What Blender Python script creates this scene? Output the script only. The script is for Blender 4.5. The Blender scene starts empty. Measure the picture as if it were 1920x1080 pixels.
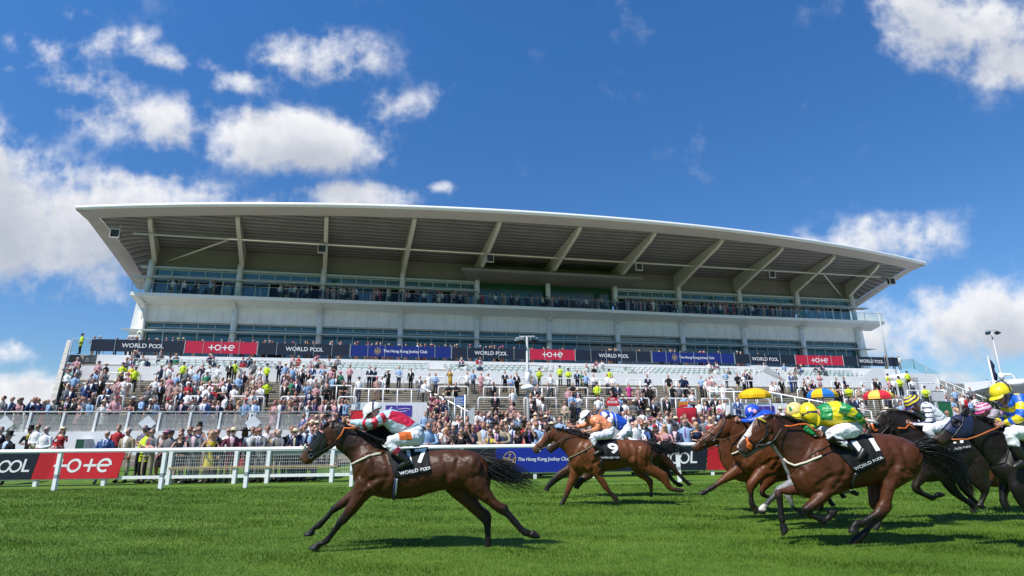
import bpy, bmesh, math, random
import numpy as np
from mathutils import Vector, Matrix, kdtree, noise
from mathutils.bvhtree import BVHTree
random.seed(7)
SC = bpy.context.scene
COL = SC.collection
R = math.radians

# ---------------------------------------------------------------- camera
FPX, PITCH, ROLL, CAMZ = 1040.0, R(14.82), R(0.54), 1.55
_f = np.array([0, math.cos(PITCH), math.sin(PITCH)])
_r = np.array([1.0, 0, 0])
_u = np.cross(_r, _f)
CR = math.cos(ROLL) * _r - math.sin(ROLL) * _u
CU = math.sin(ROLL) * _r + math.cos(ROLL) * _u
CF = _f
EYE = np.array([0, 0, CAMZ])
cd = bpy.data.cameras.new('camera')
cam = bpy.data.objects.new('camera', cd)
COL.objects.link(cam)
cd.sensor_width = 36.0
cd.lens = FPX / 1920 * 36
cd.clip_start, cd.clip_end = 0.1, 6000
M = Matrix(((CR[0], CU[0], -CF[0]), (CR[1], CU[1], -CF[1]), (CR[2], CU[2], -CF[2]))).to_4x4()
M.translation = Vector(EYE)
cam.matrix_world = M
SC.camera = cam

# surveyed positions: a bearing read off the photograph (1920 x 1080) met with a real plane of the place
def ray(px, py):
    d = CF * FPX + CR * (px - 960) - CU * (py - 540)
    return d / np.linalg.norm(d)
def ony(px, py, y):
    d = ray(px, py)
    return Vector(EYE + d * (y / d[1]))
def onz(px, py, z=0.0):
    d = ray(px, py)
    return Vector(EYE + d * ((z - CAMZ) / d[2]))

# stand frame: u along the grandstand, v away from the track, z up
AZ = R(12.26)
SU = np.array([math.cos(AZ), math.sin(AZ), 0]); SV = np.array([-math.sin(AZ), math.cos(AZ), 0])
def S(u, v, z=0.0):
    return Vector(SU * u + SV * v + np.array([0, 0, z]))
def onv(px, py, v):
    d = ray(px, py)
    P = EYE + d * (v / (d @ SV))
    return float(P @ SU), float(P[2])
T_Z, T_V, T_S = 5.75, 47.0, 0.29          # terrace: height and distance of its top edge, slope
def terr_z(v):
    return T_Z + T_S * (v - T_V)
def onterr(px, py, up=0.0):
    d = ray(px, py)
    t = (T_Z + up - T_S * T_V - CAMZ) / (d[2] - T_S * (d @ SV))
    P = EYE + d * t
    return float(P @ SU), float(P @ SV)

# ---------------------------------------------------------------- light
SUN_EL, SUN_AZ = R(55), R(-131)           # azimuth from +Y towards +X: high, from the left and behind the camera
sd = Vector((math.sin(SUN_AZ) * math.cos(SUN_EL), math.cos(SUN_AZ) * math.cos(SUN_EL), math.sin(SUN_EL)))
sl = bpy.data.lights.new('sun', 'SUN')
sl.energy, sl.angle, sl.color = 4.9, R(0.53), (1.0, 0.955, 0.88)
so = bpy.data.objects.new('sun', sl)
COL.objects.link(so)
so.rotation_euler = sd.to_track_quat('Z', 'Y').to_euler()

W = bpy.data.worlds.new('World')
SC.world = W
W.use_nodes = True
nt = W.node_tree
nt.nodes.clear()
N = nt.nodes.new
L = nt.links.new
def math_node(tree, op, a, b=None, c=None, clamp=False):
    n = tree.nodes.new('ShaderNodeMath'); n.operation = op; n.use_clamp = clamp
    for i, v in enumerate((a, b, c)):
        if v is None: continue
        if isinstance(v, (int, float)): n.inputs[i].default_value = v
        else: tree.links.new(v, n.inputs[i])
    return n.outputs[0]
sky = N('ShaderNodeTexSky')
sky.sky_type = 'NISHITA'
sky.sun_disc = False
sky.sun_elevation = SUN_EL
sky.sun_rotation = SUN_AZ
sky.altitude = 150
sky.air_density, sky.dust_density, sky.ozone_density = 1.0, 0.25, 2.2
# cumulus: fractal noise gathered round a dozen bearings of the sky, the same from wherever one stands
CLOUDS = [  # px, py, rx, ry, tilt, weight   (bearing and apparent size)
    (85, 85, 75, 38, 25, .66), (215, 72, 95, 26, -10, .60), (330, 105, 105, 24, 17, .66), (225, 165, 80, 40, 30, .58), (130, 15, 60, 20, 10, .5), (360, 175, 40, 20, 0, .5), (30, 120, 40, 12, 0, .45),
    (600, 102, 118, 46, 0, .88), (140, 150, 90, 36, 20, .66),
    (320, 232, 190, 48, 8, .86), (540, 258, 175, 50, 6, 1.15), (630, 282, 80, 30, 0, .8), (460, 152, 60, 24, 0, .75),
    (-40, 360, 250, 110, 30, 1.25), (130, 400, 260, 78, 5, 1.2), (300, 352, 110, 42, 5, .85), (60, 470, 150, 50, 0, .95),
    (655, 366, 115, 27, 0, 1.0), (480, 388, 130, 20, 0, .75), (760, 200, 120, 30, -14, .56), (700, 190, 40, 40, 0, .5), (825, 350, 28, 14, 0, .8),
    (1800, 45, 160, 80, 20, 1.1), (1900, 110, 130, 60, 10, 1.0), (1720, 10, 80, 50, 0, .7),
    (1850, 610, 220, 58, -4, 1.3), (1720, 620, 110, 46, 0, .9), (1640, 465, 150, 50, -6, .8), (1760, 660, 150, 32, 0, .7),
    (15, 650, 60, 26, 0, .85), (80, 632, 40, 14, 0, .6), (40, 735, 110, 40, 0, 1.05), (1780, 715, 60, 16, 0, .5),
]
def sky_tree():
    g = bpy.data.node_groups.new('cloud_density', 'ShaderNodeTree')
    g.interface.new_socket('P', in_out='INPUT', socket_type='NodeSocketVector')
    g.interface.new_socket('D', in_out='OUTPUT', socket_type='NodeSocketFloat')
    gi = g.nodes.new('NodeGroupInput'); go = g.nodes.new('NodeGroupOutput')
    P = gi.outputs[0]
    acc = None
    for px, py, rx, ry, tilt, w in CLOUDS:
        a, b = (px - 960) / FPX, -(py - 540) / FPX
        mp = g.nodes.new('ShaderNodeMapping'); mp.vector_type = 'TEXTURE'
        mp.inputs['Location'].default_value = (a, b, 0)
        mp.inputs['Rotation'].default_value = (0, 0, -R(tilt))
        mp.inputs['Scale'].default_value = (rx / FPX * 1.25, ry / FPX * 1.25, 1)
        if acc is None: g.links.new(P, mp.inputs['Vector'])
        else:   # a vanishing dependence on the running sum keeps the shader's stack short
            va = g.nodes.new('ShaderNodeVectorMath'); va.operation = 'ADD'
            g.links.new(P, va.inputs[0]); g.links.new(math_node(g, 'MULTIPLY', acc, 1e-7), va.inputs[1]); g.links.new(va.outputs[0], mp.inputs['Vector'])
        ln = g.nodes.new('ShaderNodeVectorMath'); ln.operation = 'DOT_PRODUCT'
        g.links.new(mp.outputs[0], ln.inputs[0]); g.links.new(mp.outputs[0], ln.inputs[1])
        e = math_node(g, 'MULTIPLY', math_node(g, 'EXPONENT', math_node(g, 'MULTIPLY', ln.outputs['Value'], -1.1)), w)
        acc = e if acc is None else math_node(g, 'SMOOTH_MAX', acc, e, 0.25)
    def noise(scale, detail, rough, lac=2.1, dist=0.0):
        n = g.nodes.new('ShaderNodeTexNoise')
        n.inputs['Scale'].default_value = scale; n.inputs['Detail'].default_value = detail
        n.inputs['Roughness'].default_value = rough; n.inputs['Lacunarity'].default_value = lac
        n.inputs['Distortion'].default_value = dist
        g.links.new(P, n.inputs['Vector'])
        return n.outputs['Fac']
    n1 = noise(6.5, 12, .60, 2.05, 0.0)
    nb = noise(15.0, 5, .5)
    n2 = noise(2.6, 3, .5)
    near = math_node(g, 'MULTIPLY_ADD', acc, 1.9, .10, clamp=True)
    d = math_node(g, 'MULTIPLY_ADD', math_node(g, 'MULTIPLY', math_node(g, 'SUBTRACT', n1, .5), near), 2.6, acc)
    d = math_node(g, 'MULTIPLY_ADD', math_node(g, 'MULTIPLY', math_node(g, 'SUBTRACT', n2, .5), near), .5, d)
    bil = math_node(g, 'SUBTRACT', .32, math_node(g, 'ABSOLUTE', math_node(g, 'MULTIPLY', math_node(g, 'SUBTRACT', nb, .5), 3.2)))    # billows
    d = math_node(g, 'MULTIPLY_ADD', math_node(g, 'MULTIPLY', bil, near), .40, d)
    d = math_node(g, 'SUBTRACT', d, .36)
    g.links.new(d, go.inputs[0])
    return g
tc = N('ShaderNodeTexCoord')
rot = N('ShaderNodeVectorRotate'); rot.rotation_type = 'X_AXIS'; rot.inputs['Angle'].default_value = -PITCH
L(tc.outputs['Generated'], rot.inputs['Vector'])
sep = N('ShaderNodeSeparateXYZ'); L(rot.outputs[0], sep.inputs[0])
yy = math_node(nt, 'MAXIMUM', math_node(nt, 'ABSOLUTE', sep.outputs['Y']), 0.12)
cmb = N('ShaderNodeCombineXYZ')
L(math_node(nt, 'DIVIDE', sep.outputs['X'], yy), cmb.inputs[0])
L(math_node(nt, 'DIVIDE', sep.outputs['Z'], yy), cmb.inputs[1])
CG = sky_tree()
def dens(off, prev=None):
    v = N('ShaderNodeVectorMath'); v.operation = 'ADD'; L(cmb.outputs[0], v.inputs[0]); v.inputs[1].default_value = off
    if prev is not None:
        w_ = N('ShaderNodeVectorMath'); w_.operation = 'ADD'; L(v.outputs[0], w_.inputs[0]); L(math_node(nt, 'MULTIPLY', prev, 1e-7), w_.inputs[1]); v = w_
    g = N('ShaderNodeGroup'); g.node_tree = CG; L(v.outputs[0], g.inputs[0])
    return g.outputs[0]
d0 = dens((0, 0, 0)); d1 = dens((-.012, .022, 0), d0); d2 = dens((-.03, .06, 0), d1)
al = N('ShaderNodeMapRange'); al.interpolation_type = 'SMOOTHSTEP'
L(d0, al.inputs['Value']); al.inputs['From Min'].default_value = -.08; al.inputs['From Max'].default_value = .72
# light reaching a spot: less where much cloud lies between it and the sun
occ = math_node(nt, 'MULTIPLY_ADD', math_node(nt, 'MAXIMUM', d2, 0), .75, math_node(nt, 'MULTIPLY', math_node(nt, 'MAXIMUM', d1, 0), .35))
lit = math_node(nt, 'EXPONENT', math_node(nt, 'MULTIPLY', occ, -1.05))
cr = N('ShaderNodeMix'); cr.data_type = 'RGBA'
L(lit, cr.inputs[0]); cr.inputs[6].default_value = (.295, .335, .42, 1); cr.inputs[7].default_value = (.80, .80, .815, 1)
hs = N('ShaderNodeHueSaturation'); hs.inputs['Saturation'].default_value = 1.12; hs.inputs['Value'].default_value = 1.0
L(sky.outputs[0], hs.inputs['Color'])
sm = N('ShaderNodeVectorMath'); sm.operation = 'SCALE'; sm.inputs['Scale'].default_value = 0.1015
gain = N('ShaderNodeVectorMath'); gain.operation = 'MULTIPLY'; L(hs.outputs[0], gain.inputs[0])
gz = N('ShaderNodeSeparateXYZ'); L(tc.outputs['Generated'], gz.inputs[0])      # deep blue overhead, paler towards the horizon
gr_ = N('ShaderNodeMapRange'); L(gz.outputs['Z'], gr_.inputs['Value']); gr_.inputs['From Min'].default_value = .05; gr_.inputs['From Max'].default_value = .62
gm = N('ShaderNodeMix'); gm.data_type = 'RGBA'; L(gr_.outputs[0], gm.inputs[0]); gm.inputs[6].default_value = (.60, .74, .92, 1); gm.inputs[7].default_value = (.56, 1.02, 1.38, 1)
L(gm.outputs[2], gain.inputs[1]); L(gain.outputs[0], sm.inputs[0])
mx = N('ShaderNodeMix'); mx.data_type = 'RGBA'
L(math_node(nt, 'MULTIPLY', al.outputs[0], .97), mx.inputs[0])
L(sm.outputs[0], mx.inputs[6]); L(cr.outputs[2], mx.inputs[7])
bg = N('ShaderNodeBackground'); L(mx.outputs[2], bg.inputs[0]); bg.inputs[1].default_value = 1.0
wo = N('ShaderNodeOutputWorld'); L(bg.outputs[0], wo.inputs[0])
W.cycles.sampling_method = 'MANUAL'; W.cycles.sample_map_resolution = 1024

SC.view_settings.view_transform = 'Standard'
SC.view_settings.look = 'None'
SC.view_settings.exposure = 0.3
SC.view_settings.gamma = 1.0
SC.cycles.max_bounces = 6
SC.cycles.transparent_max_bounces = 16
SC.cycles.caustics_reflective = False; SC.cycles.caustics_refractive = False

# ---------------------------------------------------------------- helpers
MATS = {}
def mat(name, col, rough=.6, spec=.5, var=.12, scale=8.0, bump=0.0, bscale=60.0, metal=0.0, emit=0.0, coat=0.0):
    """procedural material: base colour broken by fractal noise, with an optional bump"""
    key = (name, tuple(col), rough, spec, var, scale, bump)
    if key in MATS: return MATS[key]
    m = bpy.data.materials.new(name); m.use_nodes = True
    t = m.node_tree; b = t.nodes['Principled BSDF']
    b.inputs['Roughness'].default_value = rough
    b.inputs['Specular IOR Level'].default_value = spec
    b.inputs['Metallic'].default_value = metal
    if coat: b.inputs['Coat Weight'].default_value = coat
    tcn = t.nodes.new('ShaderNodeTexCoord')
    n = t.nodes.new('ShaderNodeTexNoise'); n.inputs['Scale'].default_value = scale; n.inputs['Detail'].default_value = 6
    t.links.new(tcn.outputs['Object'], n.inputs['Vector'])
    mr = t.nodes.new('ShaderNodeMapRange'); mr.inputs['To Min'].default_value = 1 - var; mr.inputs['To Max'].default_value = 1 + var
    mr.inputs['From Min'].default_value = .25; mr.inputs['From Max'].default_value = .75
    t.links.new(n.outputs['Fac'], mr.inputs['Value'])
    vm = t.nodes.new('ShaderNodeVectorMath'); vm.operation = 'SCALE'; vm.inputs[0].default_value = tuple(col)
    t.links.new(mr.outputs[0], vm.inputs['Scale'])
    t.links.new(vm.outputs[0], b.inputs['Base Color'])
    if bump:
        n2 = t.nodes.new('ShaderNodeTexNoise'); n2.inputs['Scale'].default_value = bscale; n2.inputs['Detail'].default_value = 5
        t.links.new(tcn.outputs['Object'], n2.inputs['Vector'])
        bn = t.nodes.new('ShaderNodeBump'); bn.inputs['Strength'].default_value = bump; bn.inputs['Distance'].default_value = .02
        t.links.new(n2.outputs['Fac'], bn.inputs['Height']); t.links.new(bn.outputs[0], b.inputs['Normal'])
    MATS[key] = m
    return m
def glass_pane(name, tint, alpha_mix, refl=1.0):
    """thin clear pane: see-through with a Fresnel reflection"""
    m = bpy.data.materials.new(name); m.use_nodes = True
    t = m.node_tree; t.nodes.clear()
    tr = t.nodes.new('ShaderNodeBsdfTransparent'); tr.inputs[0].default_value = (*tint, 1)
    gl = t.nodes.new('ShaderNodeBsdfGlossy'); gl.inputs['Roughness'].default_value = .04; gl.inputs[0].default_value = (.8, .9, .9, 1)
    fr = t.nodes.new('ShaderNodeFresnel'); fr.inputs[0].default_value = 1.5
    mxs = t.nodes.new('ShaderNodeMixShader')
    t.links.new(math_node(t, 'MULTIPLY_ADD', fr.outputs[0], refl, alpha_mix), mxs.inputs[0])
    t.links.new(tr.outputs[0], mxs.inputs[1]); t.links.new(gl.outputs[0], mxs.inputs[2])
    o = t.nodes.new('ShaderNodeOutputMaterial'); t.links.new(mxs.outputs[0], o.inputs[0])
    return m

class MB:
    """collects verts and faces; build() links them as one mesh object whose origin is at `loc`"""
    def __init__(s): s.v = []; s.f = []; s.m = []; s.sm = []
    def add(s, vs, fs, mi=0, smooth=False):
        o = len(s.v); s.v += [Vector(v) for v in vs]
        for f in fs:
            s.f.append([i + o for i in f]); s.m.append(mi); s.sm.append(smooth)
        return s
    def hexa(s, p, mi=0):   # 8 corners: bottom ring 0-3, top ring 4-7
        return s.add(p, [(3, 2, 1, 0), (4, 5, 6, 7), (0, 1, 5, 4), (1, 2, 6, 5), (2, 3, 7, 6), (3, 0, 4, 7)], mi)
    def box(s, x0, x1, y0, y1, z0, z1, mi=0, fr=None):
        fr = fr or (lambda a, b, c: Vector((a, b, c)))
        return s.hexa([fr(x0, y0, z0), fr(x1, y0, z0), fr(x1, y1, z0), fr(x0, y1, z0), fr(x0, y0, z1), fr(x1, y0, z1), fr(x1, y1, z1), fr(x0, y1, z1)], mi)
    def sbox(s, u0, u1, v0, v1, z0, z1, mi=0): return s.box(u0, u1, v0, v1, z0, z1, mi, S)
    def tube(s, pts, r, n=8, mi=0, cap=True, smooth=True, up=None):
        pts = [Vector(p) for p in pts]; k = len(pts)
        rr = r if isinstance(r, (list, tuple)) else [r] * k
        vs = []; pn = None
        for i, p in enumerate(pts):
            d = (pts[min(i + 1, k - 1)] - pts[max(i - 1, 0)])
            d = d.normalized() if d.length > 1e-9 else Vector((0, 0, 1))
            if pn is None:
                a = Vector((0, 0, 1)) if abs(d.z) < .9 else Vector((1, 0, 0))
                nx = (a - d * a.dot(d)).normalized()
            else:
                nx = (pn - d * pn.dot(d)); nx = nx.normalized() if nx.length > 1e-6 else pn
            pn = nx; ny = d.cross(nx)
            for j in range(n):
                q = 2 * math.pi * j / n
                vs.append(p + (nx * math.cos(q) + ny * math.sin(q)) * rr[i])
        fs = [(i * n + j, i * n + (j + 1) % n, (i + 1) * n + (j + 1) % n, (i + 1) * n + j) for i in range(k - 1) for j in range(n)]
        if cap: fs += [tuple(range(n))[::-1], tuple((k - 1) * n + j for j in range(n))]
        return s.add(vs, fs, mi, smooth)
    def rings(s, rs, mi=0, cap=True, smooth=True, closed=True):
        n = len(rs[0]); vs = [p for r in rs for p in r]; k = len(rs)
        nn = n if closed else n - 1
        fs = [(i * n + j, i * n + (j + 1) % n, (i + 1) * n + (j + 1) % n, (i + 1) * n + j) for i in range(k - 1) for j in range(nn)]
        if cap: fs += [tuple(range(n))[::-1], tuple((k - 1) * n + j for j in range(n))]
        return s.add(vs, fs, mi, smooth)
    def ell(s, c, rx, ry, rz, mi=0, nu=10, nv=7, rot=None):
        c = Vector(c); rs = []
        for i in range(nv + 1):
            a = math.pi * (i / nv) ; a = min(max(a, .02), math.pi - .02)
            ring = []
            for j in range(nu):
                b = 2 * math.pi * j / nu
                p = Vector((rx * math.sin(a) * math.cos(b), ry * math.sin(a) * math.sin(b), -rz * math.cos(a)))
                if rot: p = rot @ p
                ring.append(c + p)
            rs.append(ring)
        return s.rings(rs, mi)
    def mesh(s, name, mats, loc=(0, 0, 0), rz=0.0):
        inv = (Matrix.Translation(Vector(loc)) @ Matrix.Rotation(rz, 4, 'Z')).inverted()
        me = bpy.data.meshes.new(name)
        me.from_pydata([inv @ v for v in s.v], [], s.f)
        for m_ in (mats if isinstance(mats, (list, tuple)) else [mats]): me.materials.append(m_)
        me.polygons.foreach_set('material_index', s.m); me.polygons.foreach_set('use_smooth', s.sm)
        me.update()
        return me
    def build(s, name, mats, parent=None, loc=None, rz=0.0):
        if parent is not None:
            loc = parent.location.copy(); rz = parent.rotation_euler.z
        if loc is None: loc = (0, 0, 0)
        o = bpy.data.objects.new(name, s.mesh(name, mats, loc, rz)); COL.objects.link(o)
        if parent is not None: o.parent = parent
        else: o.location = loc; o.rotation_euler.z = rz
        return o
def tag(o, label=None, cat=None, group=None, kind=None):
    for k, v in (('label', label), ('category', cat), ('group', group), ('kind', kind)):
        if v: o[k] = v
    return o
def thing(name, label, cat, loc, rz=0.0, group=None):
    o = bpy.data.objects.new(name, None); o.empty_display_size = .3; COL.objects.link(o)
    o.location = loc; o.rotation_euler.z = rz
    return tag(o, label, cat, group)
def sub(o, parent):     # hang an already built world-placed part (origin same as its thing) one level deeper
    o.parent = parent; o.location = (0, 0, 0); o.rotation_euler = (0, 0, 0)
    return o
def part(mb, name, mats, root, parent=None):
    """a part of `root` (same origin); if `parent` is a part of root, it becomes a sub-part"""
    o = mb.build(name, mats, root)
    if parent is not None: sub(o, parent)
    return o

# stroke lettering and font lettering; `fn(x, y)` places a flat point, lift along the face normal is the caller's business
def text_polys(txt, size=1.0, bold=0.0, spacing=1.0):
    cu = bpy.data.curves.new('t', 'FONT'); cu.body = txt; cu.size = size; cu.offset = bold; cu.align_x = 'CENTER'; cu.align_y = 'CENTER'; cu.space_character = spacing
    cu.resolution_u = 3
    o = bpy.data.objects.new('t', cu); COL.objects.link(o)
    me = o.to_mesh()
    vs = [(v.co.x, v.co.y) for v in me.vertices]; fs = [tuple(p.vertices) for p in me.polygons]
    o.to_mesh_clear(); bpy.data.objects.remove(o); bpy.data.curves.remove(cu)
    return vs, fs
def fine(vs, fs, step):
    """cut flat lettering into small facets so that it can follow a curved cloth"""
    bm = bmesh.new(); q = [bm.verts.new((x, y, 0)) for x, y in vs]
    for f in fs:
        try: bm.faces.new([q[i] for i in f])
        except ValueError: pass
    bmesh.ops.triangulate(bm, faces=bm.faces[:])
    for _ in range(4):
        es = [e for e in bm.edges if e.calc_length() > step]
        if not es: break
        bmesh.ops.subdivide_edges(bm, edges=es, cuts=1); bmesh.ops.triangulate(bm, faces=[f for f in bm.faces if len(f.verts) > 3])
    bm.verts.index_update(); r = [(v.co.x, v.co.y) for v in bm.verts], [tuple(v.index for v in f.verts) for f in bm.faces]
    bm.free(); return r
def stroke_polys(lines, w):
    vs = []; fs = []
    for ln in lines:
        k = len(ln); o = len(vs)
        for i, p in enumerate(ln):
            a = ln[max(i - 1, 0)]; b = ln[min(i + 1, k - 1)]
            if ln[0] == ln[-1] and i in (0, k - 1): a, b = ln[k - 2], ln[1]
            dx, dy = b[0] - a[0], b[1] - a[1]; l = math.hypot(dx, dy) or 1
            vs += [(p[0] - dy / l * w / 2, p[1] + dx / l * w / 2), (p[0] + dy / l * w / 2, p[1] - dx / l * w / 2)]
        fs += [(o + 2 * i, o + 2 * i + 1, o + 2 * i + 3, o + 2 * i + 2) for i in range(k - 1)]
    return vs, fs
def arc(cx, cy, r, a0, a1, n=24, ry=None):
    ry = ry or r
    return [(cx + r * math.cos(R(a0 + (a1 - a0) * i / n)), cy + ry * math.sin(R(a0 + (a1 - a0) * i / n))) for i in range(n + 1)]
def logo_tote(h):           # plus, ring, plus, e
    L_ = [[(-1.95, 0), (-1.05, 0)], [(-1.5, -.45), (-1.5, -.085)], [(-1.5, .085), (-1.5, .45)], arc(-.55, 0, .4, 0, 360),
          [(.1, 0), (1.0, 0)], [(.55, -.45), (.55, -.085)], [(.55, .085), (.55, .45)], [(1.21, 0), (1.87, 0)], arc(1.54, 0, .41, 0, 305)]
    vs, fs = stroke_polys([[(x, y) for x, y in l] for l in L_], .17)
    return [(x * h, y * h) for x, y in vs], fs
def logo_world_pool(h):     # WORLD P + linked rings + L
    v1, f1 = text_polys('WORLD P', 1.38 * h, .012 * h, 1.02)
    x1 = max(v[0] for v in v1); x0 = min(v[0] for v in v1)
    v1 = [(x - x1, y) for x, y in v1]
    pa = arc(.5, 0, .4, 45, 315, 20) + arc(1.3, 0, .4, 135, -135, 20)
    pb, pc = [pa[-1], (.95, -.14)], [(.85, .14), pa[0]]
    v2, f2 = stroke_polys([[(x * h, y * h) for x, y in l] for l in (pa, pb, pc)], .14 * h)
    v3, f3 = text_polys('L', 1.38 * h, .012 * h)
    xm = min(v[0] for v in v3); v3 = [(x - xm + 1.84 * h, y) for x, y in v3]
    vs = v1 + v2 + v3
    fs = f1 + [tuple(i + len(v1) for i in f) for f in f2] + [tuple(i + len(v1) + len(v2) for i in f) for f in f3]
    a, b = min(v[0] for v in vs), max(v[0] for v in vs)
    return [(x - (a + b) / 2, y) for x, y in vs], fs
def logo_crest(h):          # thin ring, a crossed C and flourishes
    L_ = [arc(0, 0, .5, 0, 360, 32, .62), arc(0, 0, .22, 40, 320, 18), arc(0, 0, .32, 200, 340, 12), [(-.36, .02), (.36, .02)], [(0, .5), (0, -.18)], [(-.1, .42), (.1, .42)],
          arc(.02, -.3, .12, 90, 300, 10), arc(-.34, .1, .07, 0, 270, 8), arc(.34, .1, .07, -90, 180, 8), arc(-.3, -.14, .06, 0, 270, 8), arc(.3, -.14, .06, -90, 180, 8)]
    vs, fs = stroke_polys([[(x * h, y * h) for x, y in l] for l in L_], .055 * h)
    return vs, fs
# ---------------------------------------------------------------- ground
def grass_mat(name, blades=False):
    m = bpy.data.materials.new(name); m.use_nodes = True
    t = m.node_tree; b = t.nodes['Principled BSDF']
    b.inputs['Roughness'].default_value = .62; b.inputs['Specular IOR Level'].default_value = .25
    g = t.nodes.new('ShaderNodeNewGeometry')
    def nz(sc, det, stretch=(1, 1, 1)):
        mp = t.nodes.new('ShaderNodeMapping'); mp.inputs['Scale'].default_value = stretch
        t.links.new(g.outputs['Position'], mp.inputs['Vector'])
        n = t.nodes.new('ShaderNodeTexNoise'); n.inputs['Scale'].default_value = sc; n.inputs['Detail'].default_value = det; n.inputs['Roughness'].default_value = .6
        t.links.new(mp.outputs[0], n.inputs['Vector']); return n.outputs['Fac']
    r1 = t.nodes.new('ShaderNodeValToRGB'); e = r1.color_ramp.elements
    e[0].position, e[0].color = .3, (.054, .116, .009, 1)
    e[1].position, e[1].color = .7, (.158, .256, .029, 1)
    k = e.new(.5); k.color = (.098, .19, .016, 1)
    k2 = e.new(.84); k2.color = (.20, .225, .055, 1)
    mxv = math_node(t, 'MULTIPLY_ADD', nz(.55, 5, (.5, 1.6, 1)), .55, math_node(t, 'MULTIPLY', nz(3.4, 6), .45))
    if blades:
        at = t.nodes.new('ShaderNodeAttribute'); at.attribute_name = 'shade'
        mxv = math_node(t, 'MULTIPLY_ADD', math_node(t, 'SUBTRACT', at.outputs['Fac'], .5), .42, mxv)
        b.inputs['Subsurface Weight'].default_value = 0
    else:
        mxv = math_node(t, 'MULTIPLY_ADD', math_node(t, 'SUBTRACT', nz(60, 3), .5), .5, mxv)
        bn = t.nodes.new('ShaderNodeBump'); bn.inputs['Strength'].default_value = .8; bn.inputs['Distance'].default_value = .04
        t.links.new(nz(70, 4), bn.inputs['Height']); t.links.new(bn.outputs[0], b.inputs['Normal'])
    t.links.new(mxv, r1.inputs[0]); t.links.new(r1.outputs[0], b.inputs['Base Color'])
    if blades:   # thin leaves let some light through
        tl = t.nodes.new('ShaderNodeBsdfTranslucent'); t.links.new(r1.outputs[0], tl.inputs[0])
        ms = t.nodes.new('ShaderNodeMixShader'); ms.inputs[0].default_value = .3
        t.links.new(b.outputs[0], ms.inputs[1]); t.links.new(tl.outputs[0], ms.inputs[2])
        t.links.new(ms.outputs[0], t.nodes['Material Output'].inputs[0])
    return m
GR = grass_mat('turf')
mb = MB(); mb.add([(-3000, -300, 0), (3000, -300, 0), (3000, 3500, 0), (-3000, 3500, 0)], [(0, 1, 2, 3)])
tag(mb.build('ground', GR), kind='structure')
mb = MB(); mb.add([(-400, 24, .002), (400, 24, .002), (400, 260, .002), (-400, 260, .002)], [(0, 1, 2, 3)])
tag(mb.build('concourse', mat('tarmac', (.16, .155, .15), .9, .15, .2, .7, .3, 30)), kind='structure')
def grass_blades():
    rng = np.random.default_rng(3)
    P = []
    for y0, y1, dn, wd, hh in ((6.2, 8.0, 3000, .0040, .030), (8.0, 10.5, 1900, .0054, .032), (10.5, 14, 1000, .0080, .035), (14, 18.6, 560, .0115, .038)):
        xm = lambda y: y * .97 + .6
        A = (xm(y0) + xm(y1)) * (y1 - y0)
        n = int(A * dn)
        y = rng.uniform(y0, y1, n); x = rng.uniform(-1, 1, n) * xm(y1)
        k = np.abs(x) < y * .97 + .6
        x, y = x[k], y[k]
        P.append(np.stack([x, y, np.full(len(x), wd), np.full(len(x), hh)], 1))
    P = np.concatenate(P); n = len(P)
    # tufts: blades lean together in patches
    ph = np.sin(P[:, 0] * 2.1 + np.sin(P[:, 1] * 3.3) * 1.5) + np.sin(P[:, 1] * 4.7 + P[:, 0] * 1.3)
    a = rng.uniform(0, 2 * np.pi, n); h = P[:, 3] * rng.uniform(.5, 1.25, n) * (1 + .18 * ph)
    la = rng.uniform(0, 2 * np.pi, n) * .6 + ph; ll = h * rng.uniform(.2, .95, n)
    dx, dy = np.cos(a) * P[:, 2], np.sin(a) * P[:, 2]
    V = np.zeros((n, 3, 3), np.float32)
    V[:, 0] = np.stack([P[:, 0] - dx, P[:, 1] - dy, np.full(n, -.005)], 1)
    V[:, 1] = np.stack([P[:, 0] + dx, P[:, 1] + dy, np.full(n, -.005)], 1)
    V[:, 2] = np.stack([P[:, 0] + np.cos(la) * ll, P[:, 1] + np.sin(la) * ll, h], 1)
    me = bpy.data.meshes.new('grass')
    me.vertices.add(3 * n); me.loops.add(3 * n); me.polygons.add(n)
    me.vertices.foreach_set('co', V.ravel())
    me.loops.foreach_set('vertex_index', np.arange(3 * n, dtype=np.int32))
    me.polygons.foreach_set('loop_start', np.arange(0, 3 * n, 3, dtype=np.int32))
    at = me.attributes.new('shade', 'FLOAT', 'FACE')
    at.data.foreach_set('value', np.clip(rng.normal(.5, .28, n), 0, 1).astype(np.float32))
    me.materials.append(grass_mat('grass_blade', True)); me.update(); me.validate()
    o = bpy.data.objects.new('grass', me); COL.objects.link(o)
    tag(o, 'short mown racecourse turf', 'grass', kind='stuff')
grass_blades()

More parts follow.
